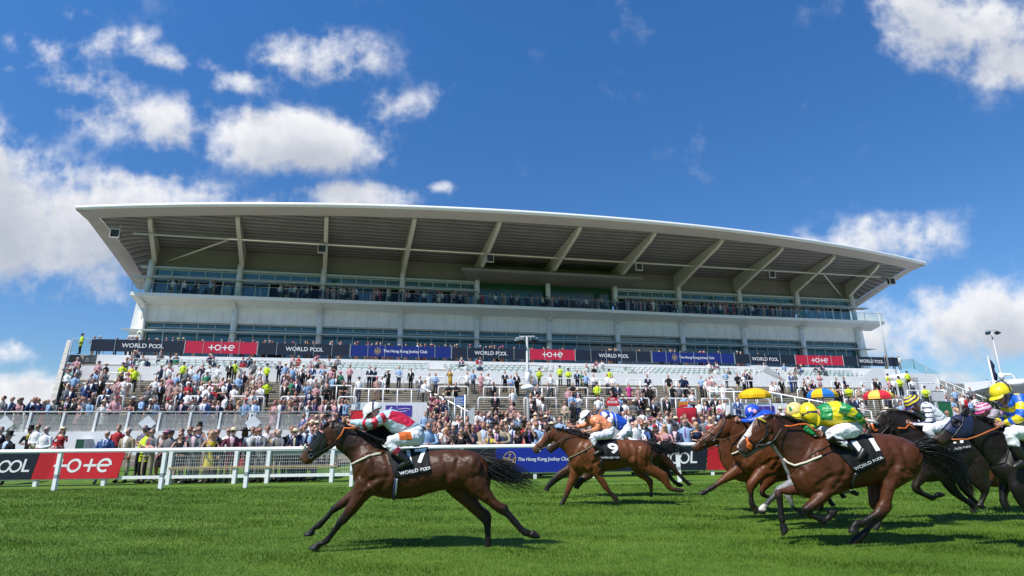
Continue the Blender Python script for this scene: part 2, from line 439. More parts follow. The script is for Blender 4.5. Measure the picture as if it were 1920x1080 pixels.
# ---------------------------------------------------------------- materials of the stand
WHITE = mat('white_paint', (.86, .86, .85), .45, .4, .05, 3)
PANEL = mat('cream_cladding', (.84, .81, .77), .5, .3, .10, .8)
CONC = mat('concrete', (.40, .385, .34), .85, .2, .22, 1.6, .25, 40)
STEP = mat('terrace_concrete', (.30, .27, .205), .9, .15, .30, 2.6, .3, 30)
def riser_mat():       # weathered concrete: streaks run along each step
    m = mat('terrace_riser', (.345, .305, .235), .9, .15, .22, 1.2, .3, 30); t = m.node_tree; b = t.nodes['Principled BSDF']; src = b.inputs['Base Color'].links[0].from_socket
    c = t.nodes.new('ShaderNodeTexCoord'); mp = t.nodes.new('ShaderNodeMapping'); mp.inputs['Scale'].default_value = (.22, .9, 5.2); n = t.nodes.new('ShaderNodeTexNoise'); n.inputs['Scale'].default_value = 1.0; n.inputs['Detail'].default_value = 5
    r = t.nodes.new('ShaderNodeMapRange'); r.inputs['From Min'].default_value = .3; r.inputs['From Max'].default_value = .7; r.inputs['To Min'].default_value = .62; r.inputs['To Max'].default_value = 1.22
    v = t.nodes.new('ShaderNodeVectorMath'); v.operation = 'SCALE'
    t.links.new(c.outputs['Object'], mp.inputs['Vector']); t.links.new(mp.outputs[0], n.inputs['Vector']); t.links.new(n.outputs['Fac'], r.inputs['Value']); t.links.new(src, v.inputs[0]); t.links.new(r.outputs[0], v.inputs['Scale']); t.links.new(v.outputs[0], b.inputs['Base Color'])
    return m
STEPD = riser_mat()
NOSE = mat('step_nosing', (.42, .38, .31), .9, .15, .2, 3.0)
def sheet_mat():       # profiled metal decking: laps and rib shade painted as colour bands, a little dirt
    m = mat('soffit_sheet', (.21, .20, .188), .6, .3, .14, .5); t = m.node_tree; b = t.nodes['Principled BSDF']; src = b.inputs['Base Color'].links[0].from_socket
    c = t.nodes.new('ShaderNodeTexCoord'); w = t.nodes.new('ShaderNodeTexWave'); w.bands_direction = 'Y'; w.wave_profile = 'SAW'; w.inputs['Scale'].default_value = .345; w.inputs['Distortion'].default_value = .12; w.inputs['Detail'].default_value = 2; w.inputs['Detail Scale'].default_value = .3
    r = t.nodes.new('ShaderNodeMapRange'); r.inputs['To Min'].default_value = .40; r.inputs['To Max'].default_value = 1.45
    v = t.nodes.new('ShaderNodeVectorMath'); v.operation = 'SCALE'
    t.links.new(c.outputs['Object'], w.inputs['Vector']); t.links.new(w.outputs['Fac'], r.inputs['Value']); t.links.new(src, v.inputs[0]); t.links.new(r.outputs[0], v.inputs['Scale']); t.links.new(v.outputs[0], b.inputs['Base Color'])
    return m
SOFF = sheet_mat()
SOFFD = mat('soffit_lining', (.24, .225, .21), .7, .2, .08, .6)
RIM = mat('roof_rim', (.52, .48, .46), .5, .35, .05, .5)
EDGE = mat('roof_edge', (.80, .80, .80), .35, .5, .03, 1)
BEAM = mat('beam_paint', (.62, .59, .51), .55, .3, .07, 2)
STEEL = mat('grey_steel', (.45, .46, .46), .4, .5, .08, 5)
FRAME = mat('pale_frame', (.52, .58, .57), .4, .5, .05, 4)
GLU = mat('dark_tinted_glazing', (.010, .048, .065), .04, 1.0, .15, .5)
GLZ = mat('tinted_glazing', (.020, .092, .125), .06, 1.0, .15, .5)
GLT = mat('teal_glazing', (.035, .13, .15), .08, .9, .1, .7)
DARK = mat('painted_shade', (.012, .012, .013), .8, .1, .1, 2)  # flat near-black, put where openings would fall into shade
BLACK = mat('black_plastic', (.012, .012, .014), .4, .5, .1, 6)
GLASS = glass_pane('balustrade_glass', (.91, .96, .94), .0, .25)
SEATW = mat('white_seat', (.74, .75, .72), .4, .4, .05, 5)

# ---------------------------------------------------------------- the grandstand building
FV = 68.0
US = [-27.3 + 9.37 * i for i in range(11)]
U0, U1 = US[0], US[-1]
G = thing('grandstand', 'long white grandstand with sweeping cantilever roof and glazed balconies', 'grandstand', S(19, FV, 0), AZ)
# walls
mb = MB()
mb.sbox(U0 - .2, U1 + .2, FV + .5, FV + 16, 0, 14.0)
part(mb, 'rear_block', CONC, G)
mb = MB()
for i in range(10):
    a, b = US[i], US[i + 1]
    n = 7
    for k in range(n):
        x0 = a + (b - a) * k / n + .012; x1 = a + (b - a) * (k + 1) / n - .012
        mb.sbox(x0, x1, FV - .02, FV + .5, 14.2, 16.6)
part(mb, 'cladding_band', PANEL, G)
mb = MB(); mb.sbox(U0 - .15, U1 + .15, FV + .01, FV + .48, 14.0, 17.0)
part(mb, 'cladding_backing', CONC, G)
mb = MB()
for s_, u in ((-1, U0), (1, U1)):
    x0, x1 = (u - .9, u - .2) if s_ < 0 else (u + .2, u + .9)
    mb = MB()
    mb.hexa([S(x0 - (.5 if s_ < 0 else 0), FV - .2, 9), S(x1 + (.5 if s_ > 0 else 0), FV - .2, 9), S(x1 + (.5 if s_ > 0 else 0), FV + 14, 9), S(x0 - (.5 if s_ < 0 else 0), FV + 14, 9),
             S(x0, FV - .2, 17.0), S(x1, FV - .2, 17.0), S(x1, FV + 14, 17.0), S(x0, FV + 14, 17.0)])
    part(mb, 'end_wall', WHITE, G)
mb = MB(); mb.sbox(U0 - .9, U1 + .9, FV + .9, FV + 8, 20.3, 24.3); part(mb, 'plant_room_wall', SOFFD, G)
mb = MB(); mb.sbox(U0 - .6, U1 + .6, FV + .55, FV + .9, 20.55, 24.2)
for i in range(41):
    u = U0 + (U1 - U0) * i / 40
    mb.sbox(u - .02, u + .02, FV + .53, FV + .548, 20.6, 24.0)
part(mb, 'upper_wall', SOFFD, G)
# glazing by bay: one window object per bay and storey
def glazing(u0, u1, z0, z1, n, door=None, transom=None, m=GLZ):
    mb = MB(); mb.sbox(u0, u1, FV + .3, FV + .36, z0, z1)
    w = part(mb, 'window', m, G)
    fb = MB(); t = .05
    for k in range(n + 1):
        u = u0 + (u1 - u0) * k / n
        fb.sbox(u - t, u + t, FV + .2, FV + .298, z0, z1)
    for z in (z0 + t, z1 - t) + ((transom,) if transom else ()):
        for k in range(n):
            fb.sbox(u0 + (u1 - u0) * k / n + t, u0 + (u1 - u0) * (k + 1) / n - t, FV + .22, FV + .297, z - t, z + t)
    f = part(fb, 'window_frame', FRAME, G, w)
    if door:
        db = MB()
        for k in door:
            a, b = u0 + (u1 - u0) * k / n + .1, u0 + (u1 - u0) * (k + 1) / n - .1
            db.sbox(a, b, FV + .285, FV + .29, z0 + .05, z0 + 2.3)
        part(db, 'doorway_shade', DARK, G, w)  # thin black sheet before the glazing, painting the doorway's shade
        for k in door:
            db = MB()
            a, b = u0 + (u1 - u0) * k / n + .05, u0 + (u1 - u0) * (k + 1) / n - .05
            for x in (a, b): db.sbox(x - .06, x + .06, FV + .16, FV + .284, z0, z0 + 2.4)
            db.sbox(a + .06, b - .06, FV + .16, FV + .284, z0 + 2.3, z0 + 2.42)
            part(db, 'door_frame', WHITE, G, w)
rd = random.Random(5)
for i in range(10):
    a, b = US[i] + .3, US[i + 1] - .3
    glazing(a, b, 13.5, 14.18, 5, m=GLT)
    glazing(a, b, 9.0, 13.4, 5, door=[rd.randrange(5)] if i % 3 == 1 else None)
    if i not in (4, 5):
        glazing(a, b, 19.55, 20.35, 5, m=GLT)
        glazing(a, b, 17.05, 19.45, 6, m=GLU, door=sorted(rd.sample(range(6), 2 if i else 1)))
# green-glazed centre bays under a canopy
GREEN = mat('green_film_glazing', (.012, .075, .028), .1, .8, .2, .5)
mb = MB(); mb.sbox(US[4] + .3, US[6] - .3, FV + .5, FV + .56, 17.05, 21.6); w = part(mb, 'window', GREEN, G)
mb = MB()
for k in range(9):
    u = US[4] + .3 + (US[6] - US[4] - .6) * k / 8; mb.sbox(u - .04, u + .04, FV + .4, FV + .498, 17.05, 19.6)
part(mb, 'window_frame', mat('dark_green_frame', (.01, .05, .02), .5), G, w)
mb = MB()
mb.hexa([S(US[4] - 2.4, FV - 3.6, 20.95), S(US[6] + 2.6, FV - 3.6, 20.95), S(US[6] + 1, FV + .5, 20.6), S(US[4] - 1, FV + .5, 20.6),
         S(US[4] - 2.4, FV - 3.6, 21.3), S(US[6] + 2.6, FV - 3.6, 21.3), S(US[6] + 1, FV + .5, 21.3), S(US[4] - 1, FV + .5, 21.3)])
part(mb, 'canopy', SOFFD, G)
# slabs
mb = MB()
zs, zb = 17.0, 16.62
mid = [(U0 - .9, FV - 2.1)] + [(u, FV - 2.1 - .5 * math.exp(-((u - 19) / 14) ** 4)) for u in np.linspace(U0, U1, 24)] + [(U1 + 3.2, FV - 2.1)]
for (ua, va), (ub, vb) in zip(mid[:-1], mid[1:]):
    mb.hexa([S(ua, va, zb), S(ub, vb, zb), S(ub, FV + .48, 16.0), S(ua, FV + .48, 16.0), S(ua, va, zs), S(ub, vb, zs), S(ub, FV + .48, zs), S(ua, FV + .48, zs)])
part(mb, 'balcony_slab', WHITE, G)
mb = MB()
for (ua, va), (ub, vb) in zip(mid[:-1], mid[1:]):
    mb.hexa([S(ua + .03, va + .08, zs + .05), S(ub - .03, vb + .08, zs + .05), S(ub - .03, vb + .1, zs + .05), S(ua + .03, va + .1, zs + .05),
             S(ua + .03, va + .08, zs + 1.1), S(ub - .03, vb + .08, zs + 1.1), S(ub - .03, vb + .1, zs + 1.1), S(ua + .03, va + .1, zs + 1.1)])
bal = part(mb, 'balustrade_glass', GLASS, G)
mb = MB()
for (ua, va), (ub, vb) in zip(mid[:-1], mid[1:]):
    mb.tube([S(ua, va + .09, zs), S(ua, va + .09, zs + 1.12)], .03, 6)
    mb.tube([S(ua, va + .09, zs + 1.14), S(ub, vb + .09, zs + 1.14)], .025, 6)
part(mb, 'balustrade_rail', STEEL, G, bal)
# header beam, sunshades
mb = MB(); mb.sbox(U0 - 1.2, US[4] + .3, FV - .1, FV + .5, 20.38, 20.6); mb.sbox(US[6] - .3, U1 + 1.2, FV - .1, FV + .5, 20.38, 20.6)
part(mb, 'header_beam', FRAME, G)
for i in range(10):
    for z in ((19.05,) if i not in (4, 5) else ()) + (13.02,):
        mb = MB(); x0 = US[i] - (1.6 if i == 0 else 0); x1 = US[i + 1] + (1.8 if i == 9 else 0)
        for k in range(6):
            v = FV - 1.15 + .2 * k
            mb.sbox(x0 + .03, x1 - .03, v, v + .13, z - .012, z + .012)
        mb.sbox(x0 + .03, x1 - .03, FV - 1.25, FV - 1.152, z - .05, z + .05)
        for k in range(4):
            u = US[i] + .4 + 2.8 * k; mb.sbox(u, u + .05, FV - 1.14, FV + .2, z - .075, z - .014)
        part(mb, 'sunshade', FRAME, G)
for i, u in enumerate(US):
    mb = MB(); mb.tube([S(u, FV - .25, 5.5), S(u, FV - .25, 16.3)], .33, 16); mb.tube([S(u, FV - .25, 17.0), S(u, FV - .25, 21.2)], .33, 16)
    c = part(mb, 'column', WHITE, G)
    mb = MB()
    mb.hexa([S(u - .18, FV - .2, 15.35), S(u + .18, FV - .2, 15.35), S(u + .18, FV + .3, 15.35), S(u - .18, FV + .3, 15.35), S(u - .18, FV - 1.9, 16.25), S(u + .18, FV - 1.9, 16.25), S(u + .18, FV + .3, 16.0), S(u - .18, FV + .3, 16.0)])
    mb.sbox(u - .13, u + .13, FV - .72, FV - .58, 14.4, 15.0)
    part(mb, 'bracket', PANEL, G, c)

# roof: leading edge bows outwards in plan, sheet soffit, deep white beams
UC, UH = 20.0, 51.7
def v_front(u): return 52.2 + 7.4 * (abs(u - UC) / UH) ** 2.05
Z_F = 24.0
NU = 72
ul = [UC - UH + 2 * UH * i / NU for i in range(NU + 1)]
def end_drop(u):
    e = max(0, (U0 - 1.2 - u), (u - U1 - 1.2)); return e
def v_back(u): return FV + 7.8 - .0 * u
def z_soff(u, v):      # soffit height: near level over the stand, dropping rearwards out at the two ends
    vf = v_front(u) + 2.0
    t = min(1, max(0, (v - vf) / (FV + .9 - vf)))
    base = 23.75 - .75 * t
    if v > FV + .9: base -= (v - FV - .9) * .45
    k = min(1, end_drop(u) / 3.5)
    return base * (1 - k) + k * (23.75 - .285 * max(0, v - vf))
mb = MB()
ring_e = []
for u in ul:
    v = v_front(u)
    ring_e.append([S(u, v + .22, Z_F - .24), S(u, v + .05, Z_F - .17), S(u, v, Z_F), S(u, v + .07, Z_F + .18), S(u, v + .35, Z_F + .27), S(u, v + .9, Z_F + .36)])
mb.rings(ring_e, 0, cap=False, closed=False)
roof = part(mb, 'roof_edge', EDGE, G)
mb = MB(); rs = []
for u in ul:
    vf = v_front(u)
    rs.append([S(u, vf + .9, Z_F + .36), S(u, vf + 4, Z_F + 1.0), S(u, vf + 9, Z_F + 1.35 - end_drop(u) * .35), S(u, FV + 3, Z_F + .5 - end_drop(u) * .55), S(u, FV + 7.8, 20.2)])
mb.rings(rs, 0, cap=False, closed=False)
roof = part(mb, 'roof', mat('roof_membrane', (.6, .61, .62), .5, .4, .06, .4), G)
mb = MB(); rs = []
for u in ul:
    vf = v_front(u); rs.append([S(u, vf + .22, Z_F - .245), S(u, vf + 1.1, Z_F - .32), S(u, vf + 2.05, Z_F - .42), S(u, vf + 2.05, z_soff(u, vf + 2.05) + .12)])
mb.rings(rs, 0, cap=False, closed=False, smooth=False)
# side rims
for sgn in (0, 1):
    u = ul[-1 if sgn else 0]; q = -1 if sgn else 1
    vs_ = np.linspace(v_front(u) + .2, FV + 7.8, 14); rs = []
    for v in vs_:
        z = z_soff(u, v) - .03
        rs.append([S(u, v, z + .5 + .2 * min(1, (v - vs_[0]) / 4)), S(u, v, z), S(u + q * .7, v, z - .02), S(u + q * 1.4, v, z_soff(u + q * 1.4, v) - .03)])
    mb.rings(rs, 0, cap=False, closed=False, smooth=False)
part(mb, 'roof_rim', RIM, G, roof)
mb = MB(); rs = []       # corrugated soffit: ribs run along the stand
for u in [ul[0] + 1.4] + ul[2:-2] + [ul[-1] - 1.4]:
    vf = v_front(u) + 2.05; row = []
    nv = 44
    for k in range(nv + 1):
        v = vf + (FV + 7.8 - vf) * k / nv
        row.append(S(u, v, z_soff(u, v) + (.02 if k % 2 else 0)))
    rs.append(row)
mb.rings(rs, 0, cap=False, closed=False, smooth=False)
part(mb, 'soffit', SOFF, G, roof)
for i, u in enumerate(US):
    vo = v_front(u) + 2.1; mb = MB(); rs = []
    n = 10
    for k in range(n + 1):
        t = k / n; v = FV + .5 + (vo - FV - .5) * t
        zt = z_soff(u, v) + .07; d = 2.35 - 1.75 * t ** .85; w = .24 - .04 * t
        if k == n: d *= .7
        uu = u + (19.6 - u) * .044 * t
        rs.append([S(uu - w, v, zt), S(uu - w, v, zt - d), S(uu + w, v, zt - d), S(uu + w, v, zt)])
    mb.rings(rs, 0, smooth=False)
    part(mb, 'roof_beam', BEAM, G)
mb = MB()
vt = 62.2
mb.tube([S(U0, vt, 22.45), S(U1, vt, 22.45)], .11, 8)
mb.tube([S(US[0] + 1.2, FV + .4, 21.3), S(US[1] - .2, 62.4, 22.4)], .10, 8); mb.tube([S(US[10] - 1.2, FV + .4, 21.3), S(US[9] + .3, 62.4, 22.4)], .10, 8)
part(mb, 'bracing_tube', BEAM, G)
# under-roof loudspeakers
for i, du in ((0, -.6), (2, .45), (4, .5), (6, .5), (8, .5), (10, .55)):
    u = US[i] + du; v = 61.0 + (i == 0) * -1.2
    rt = thing('loudspeaker', 'square dark loudspeaker in pale frame under the roof, ' + {0: 'leftmost', 2: 'second from left', 4: 'third from left', 6: 'third from right', 8: 'second from right', 10: 'rightmost'}[i], 'loudspeaker', S(u, v, 21.4), AZ, 'loudspeakers under the grandstand roof')
    mb = MB(); mb.hexa([S(u - .38, v + .1, 21.15), S(u + .38, v + .1, 21.15), S(u + .3, v + .55, 21.3), S(u - .3, v + .55, 21.3), S(u - .38, v, 21.95), S(u + .38, v, 21.95), S(u + .3, v + .55, 21.9), S(u - .3, v + .55, 21.9)])
    part(mb, 'cabinet', BLACK, rt)
    mb = MB()
    for a, b, z0, z1 in ((-.44, .44, 21.07, 21.15), (-.44, .44, 21.95, 22.03), (-.44, -.385, 21.15, 21.95), (.385, .44, 21.15, 21.95)): mb.sbox(u + a, u + b, v - .06, v + .12, z0, z1)
    mb.tube([S(u, v + .4, 21.9), S(u - du * .5, v + .4, 22.6)], .04, 6)
    part(mb, 'frame', BEAM, rt)

# ---------------------------------------------------------------- spectator terrace
TU0, TU1 = -22.6, 55.0
VW = 47.0            # white wall at the head of the steps
def u_left(v): return -16.7 - .49 * (v - 33)      # the left flank splays outwards
def u_right(v): return 47.9 + (v - 36.5) * .667
def in_vom(u): return (-2.45 < u < 2.4) or (24.0 < u < 29.2)
TER = thing('terrace', 'broad stepped concrete terrace in front of the grandstand', 'terrace', S(16, 33.5, 0), AZ)
NS = 20; rise = (T_Z - terr_z(33.3)) / NS; run = (47 - 33.3) / NS
mb = MB(); md = MB()
segs = [(TU0, -2.45), (-2.45, 2.4), (2.4, 24.0), (24.0, 29.2), (29.2, TU1)]
for (a, b) in segs:
    vom = in_vom((a + b) / 2)
    for k in range(NS + 1):
        v0 = 33.3 + run * k; z = terr_z(33.3) + rise * k
        if vom and v0 < 39.4: continue
        v1 = v0 + run if k < NS else VW
        if a < -10: a = u_left(v0)
        if b > 50: b = u_right(v0)
        mb.add([S(a, v0, z), S(b, v0, z), S(b, v1, z), S(a, v1, z)], [(0, 1, 2, 3)], 0)
        zb_ = z - rise if k else 0
        if vom and v0 < 39.4 + run: zb_ = 0.0
        mb.add([S(a, v0, zb_), S(b, v0, zb_), S(b, v0, z), S(a, v0, z)], [(0, 1, 2, 3)], 1)
        mb.sbox(a, b, v0 - .055, v0 - .002, z - .065, z + .004, 2)
mb.add([S(TU0 - 14, 32.0, terr_z(33.3) - .01), S(-2.5, 32.0, terr_z(33.3) - .01), S(-2.5, 33.3, terr_z(33.3) - .01), S(TU0 - 14, 33.3, terr_z(33.3) - .01)], [(0, 1, 2, 3)])
mb.add([S(TU0 - 14, 33.3, terr_z(33.3) - .01), S(-17, 33.3, terr_z(33.3) - .01), S(-21, 42, terr_z(33.3) - .01), S(TU0 - 14, 42, terr_z(33.3) - .01)], [(0, 1, 2, 3)])
part(mb, 'steps', [STEP, STEPD, NOSE], TER)
zf = terr_z(33.3) - .012
mb = MB(); mb.sbox(TU0 - 14, -2.5, 31.7, 32.0, 0, zf + .12); part(mb, 'front_wall', WHITE, TER)
zt_ = terr_z(33.3)
mb = MB()       # left flank wall: sloping concrete parapet
def fl(v, o): return u_left(v) - o
mb.hexa([S(fl(33.3, .45), 33.3, 0), S(fl(33.3, .03), 33.3, 0), S(fl(55, .03), 55, 0), S(fl(55, .45), 55, 0), S(fl(33.3, .32), 33.3, zt_ + .35), S(fl(33.3, .03), 33.3, zt_ + .35), S(fl(55, .03), 55, 9.9), S(fl(55, .32), 55, 9.9)])
part(mb, 'flank_wall', CONC, TER)
mb = MB()
mb.sbox(u_left(VW), 52.4, VW, VW + .35, 0, T_Z + 1.05)
for u0, u1, q in ((33.0, 37.8, 1), (44.6, 48.6, -1)):   # raked white parapets beside the seat stairs
    a = (u0, u1) if q > 0 else (u1, u0)
    mb.add([S(u0, VW - .004, T_Z), S(u1, VW - .004, T_Z), S(a[0] + q * .2, VW - .004, T_Z + 2.0), S(a[1] - q * 2.6, VW - .004, T_Z + 2.0)], [(0, 1, 2, 3)])
part(mb, 'head_wall', WHITE, TER)
# seating tier behind the head wall: three steps up to the walkway
ZB = 9.0
mb = MB()
for k in range(4):
    v0 = VW + .35 + 1.75 * k
    mb.sbox(u_left(v0), 58.5, v0, v0 + 1.75 if k < 3 else 56.0, 0, T_Z + .55 + .42 * k, 0)
part(mb, 'seat_steps', CONC, TER)
mb = MB(); mb.sbox(u_left(54.6) + 2.2, 58.5, 54.6, 55.0, 7.0, 8.62); part(mb, 'walkway_front', WHITE, TER)
mb = MB(); mb.sbox(u_left(55), 58.5, 55.0, FV + .5, 8.0, 8.62); part(mb, 'walkway_floor', CONC, TER)
ST = thing('seating_tier', 'rows of white plastic tip-up seats below the banners', 'seating', S(16, 50, 6), AZ)
def seat_mb(u, v, z):
    m = MB()
    m.add([S(u - .22, v, z + .42), S(u + .22, v, z + .42), S(u + .22, v + .06, z + .40), S(u - .22, v + .06, z + .40)], [(0, 1, 2, 3)])
    prof = [(-.22, .42), (.22, .42), (.23, .66), (.17, .80), (0, .85), (-.17, .80), (-.23, .66)]
    f_ = [S(u + a, v + .06 + (b - .42) * .2, z + b) for a, b in prof]; k_ = [S(u + a, v + .10 + (b - .42) * .2, z + b) for a, b in prof]
    m.rings([f_, k_], smooth=False)
    m.hexa([S(u - .2, v - .02, z + .3), S(u + .2, v - .02, z + .3), S(u + .2, v + .05, z + .3), S(u - .2, v + .05, z + .3), S(u - .21, v - .12, z + .66), S(u + .21, v - .12, z + .66), S(u + .21, v - .04, z + .66), S(u - .21, v - .04, z + .66)])
    m.sbox(u - .03, u + .03, v, v + .05, z, z + .32)
    return m
seats = []
for k in range(4):
    v = VW + .35 + 1.75 * k + 1.15; z = T_Z + .55 + .42 * k
    u = -19.0
    while u < 50:
        g = any(abs(u - c) < 1.0 for c in (-8.5, 3.9, 13.6, 22.4, 36.5, 45.8))
        if not g: seats.append((u, v, z))
        u += .56
seats.sort(key=lambda q: abs(q[0] + 8) + q[1])
base = None
for q in seats[:100]:
    if base is None: base = part(seat_mb(*q), 'seat', SEATW, ST); b0 = q
    else:
        o = base.copy(); COL.objects.link(o); o.parent = ST; d = S(*q) - S(*b0)
        o.location = Matrix.Rotation(-AZ, 3, 'Z') @ d
mb = MB()
for q in seats[100:]:
    m = seat_mb(*q); o0 = len(mb.v); mb.v += m.v; mb.f += [[i + o0 for i in f] for f in m.f]; mb.m += m.m; mb.sm += m.sm
o = part(mb, 'seats', SEATW, ST); o['kind'] = 'stuff'
# glass screen along the head wall
def glass_screen(name, pts, h, label, post=2.2, group=None):
    u0, v0, z0 = pts[0]
    t = thing(name, label, 'glass screen', S(u0, v0, z0), AZ, group)
    g = MB(); r_ = MB()
    for (a, b) in zip(pts[:-1], pts[1:]):
        A_, B_ = S(*a), S(*b); n = max(1, round((B_ - A_).length / post))
        for k in range(n):
            p, q = A_.lerp(B_, k / n), A_.lerp(B_, (k + 1) / n); dz = Vector((0, 0, h)); th = Vector(SV) * .012
            g.hexa([p + Vector((0, 0, .06)), q + Vector((0, 0, .06)), q + th + Vector((0, 0, .06)), p + th + Vector((0, 0, .06)), p + dz, q + dz, q + th + dz, p + th + dz])
            r_.tube([p, p + dz + Vector((0, 0, .06))], .032, 6)
        r_.tube([B_, B_ + Vector((0, 0, h + .06))], .032, 6)
        r_.tube([A_ + Vector((0, 0, h + .04)), B_ + Vector((0, 0, h + .04))], .026, 6)
    part(g, 'glass', GLASS, t); part(r_, 'rail', STEEL, t)
    return t
zw = T_Z + 1.05
for i, (a, b) in enumerate(((-19.2, -9.4), (-7.6, 3.0), (4.8, 12.6), (14.6, 21.4), (23.4, 32.0), (38.6, 44.8))):
    glass_screen('glass_screen', [(a, VW + .15, zw), (b, VW + .15, zw)], .55, 'low glass screen with steel posts on the white wall, ' + ('leftmost', 'second from left', 'third from left', 'fourth from left', 'second from right', 'rightmost')[i], group='glass screens on the head wall')
glass_screen('stair_screen', [(58.7, 54.5, 8.62), (60.6, 54.5, 8.62), (63.9, 54.5, 7.0)], 1.1, 'glass sided stair falling from the right end of the walkway')
mb = MB(); mb.hexa([S(50.0, VW, 5), S(55.0, VW, 5), S(55.2, 50, 5), S(50.0, 50, 5), S(51.2, VW, 7.25), S(55.0, VW, 7.2), S(55.2, 50, 7.2), S(51.2, 50, 7.2)])
part(mb, 'end_block', WHITE, TER)
mb = MB(); mb.sbox(52.4, 63.8, 53.02, 54.4, 0, 7.0); part(mb, 'end_stair_block', CONC, TER)
RR = thing('stair_rail', 'white sloping rail down the right edge of the terrace', 'rail', S(54, 46, 5), AZ)
mb = MB(); a, b = S(u_right(46.9), 46.9, terr_z(46.9) + 1.0), S(u_right(33.6), 33.6, terr_z(33.6) + 1.0); mb.tube([a, b], .05, 8); mb.tube([a - Vector((0, 0, .5)), b - Vector((0, 0, .5))], .035, 6); part(mb, 'hand_rail', WHITE, RR)
for k in range(9):
    p = a.lerp(b, k / 8); mb = MB(); mb.tube([p, p - Vector((0, 0, 1.1))], .04, 6); part(mb, 'post', WHITE, RR)
glass_screen('end_screen', [(u_left(50) + .1, 50, 7.0), (u_left(54.5) + .1, 54.5, 8.7), (u_left(54.5) + 2.6, 54.6, 8.7)], 1.2, 'glass screen at the open left end of the walkway')
# the vomitories: white portals with passages shut by a shade-coloured slab and a number sign
def portal(u0, u1, label, num, rt_rail):
    t = thing('tunnel_portal', label, 'portal', S((u0 + u1) / 2, 39, 0), AZ)
    zt = terr_z(39.4) + .1; mb = MB()
    v0, v1 = 37.2, 39.35
    zo = zt - 1.25
    mb.sbox(u0, u1, v0, v1, zo, zt)
    mb.sbox(u0, u0 + .5, v0, v1, 0, zo); mb.sbox(u1 - .9, u1, v0, v1, 0, zo)
    part(mb, 'surround', WHITE, t)
    mb = MB(); mb.sbox(u0 + .5, u1 - .9, v1 - .3, v1 - .02, 0, zo - .003); part(mb, 'passage_shade', DARK, t)  # black slab, its colour standing for the shade of the tunnel beyond
    sg = MB(); c = (u0 + u1) / 2 - .1
    PUR = mat('purple_sign', (.085, .05, .36), .5)
    sg.sbox(c - .15, c + .52, v0 - .03, v0 - .003, zt - .88, zt - .2); sg.sbox(c + .58, c + 1.5, v0 - .03, v0 - .003, zt - .88, zt - .2)
    sgo = part(sg, 'sign', PUR, t)
    if num:
        vs, fs = text_polys(num, .62, .012)
        lb = MB(); lb.add([S(c + .18 + x, v0 - .036, zt - .54 + y) for x, y in vs], fs)
        vs, fs = stroke_polys([[(.66, .1), (1.1, .16), (1.4, .1)], [(.66, -.06), (1.2, 0)]], .035)
        lb.add([S(c + x, v0 - .036, zt - .54 + y) for x, y in vs], fs)
        part(lb, 'lettering', WHITE, t, sgo)
    r_ = MB(); top = zt + 1.0
    for k in range(6):
        u = u0 + (u1 - u0) * k / 5
        r_.tube([S(u, v1 - .1, zt), S(u, v1 - .1, top)], .035, 6)
    r_.tube([S(u0, v1 - .1, top), S(u1, v1 - .1, top)], .04, 6)
    s_ = 1 if rt_rail > 0 else -1; ue = u1 if s_ > 0 else u0
    a, b = S(u1, v1 - .1, top), S(u1 + 1.9 + (.3 if num else 1.7), 33.4, 2.9 if num else 2.9)
    r_.tube([a, b], .05, 6)
    for k in range(8):
        p = a.lerp(b, k / 7); r_.tube([p, Vector((p.x, p.y, max(.0, p.z - 1.05)))], .035, 6)
    part(r_, 'hand_rail', WHITE, t)
    gl = MB(); th = Vector(SV) * .01
    for k in range(7):
        p, q = a.lerp(b, (k + .05) / 7), a.lerp(b, (k + .95) / 7); dn = Vector((0, 0, -.95)); up = Vector((0, 0, -.08))
        gl.hexa([p + dn, q + dn, q + dn + th, p + dn + th, p + up, q + up, q + up + th, p + up + th])
    part(gl, 'rail_glass', GLASS, t)
    sw = MB(); a2, b2 = S(u1 + .02, v1, zt - .02), S(u1 + 2.1, 33.4, 1.9)
    sw.add([a2, b2, Vector((b2.x, b2.y, 0)), Vector((a2.x, a2.y, 0))], [(0, 1, 2, 3)])
    part(sw, 'side_wall', WHITE, t)
portal(-2.4, 2.35, 'white tunnel portal with purple number six sign behind the leading jockey', '6', 1)
portal(24.05, 29.15, 'white tunnel portal below the yellow umbrella on the right of the terrace', '', 1)

# crush barriers on the steps
BAR = []
def barrier(u0, u1, v, h=1.08):
    z = terr_z(v); BAR.append((u0, u1, v, z, h))
for row, (v, spans) in enumerate((
    (44.1, [(205, 265, 696), (294, 327, 698), (380, 412, 700), (475, 498, 701), (527, 605, 703), (684, 757, 699), (779, 835, 708), (860, 915, 709), (939, 990, 711), (1015, 1074, 712), (1096, 1153, 713), (1175, 1224, 713), (1244, 1290, 714), (1312, 1359, 715), (1357, 1415, 710), (1474, 1542, 717), (1559, 1598, 718), (1614, 1654, 717), (1671, 1691, 718), (1704, 1751, 719)]),
    (40.5, [(127, 249, 717), (282, 342, 719), (382, 443, 721), (471, 497, 721), (527, 567, 723), (603, 660, 724), (822, 878, 727), (907, 966, 729), (990, 1042, 730), (1067, 1102, 730), (1124, 1157, 731), (1181, 1231, 731), (1255, 1304, 732), (1327, 1376, 733), (1495, 1530, 733), (1560, 1600, 734), (1604, 1625, 734), (1701, 1740, 734)]),
    (37.1, [(185, 233, 741), (270, 296, 741), (330, 402, 742), (435, 496, 744), (528, 605, 745), (635, 668, 747), (807, 853, 749), (897, 958, 750), (983, 1043, 750), (1067, 1132, 751), (1160, 1217, 751), (1240, 1293, 751), (1316, 1368, 752), (1389, 1444, 752), (1584, 1638, 752), (1655, 1692, 752)]))):
    for a, b, y in spans:
        barrier(onv(a, y, v)[0], onv(b, y, v)[0], v)
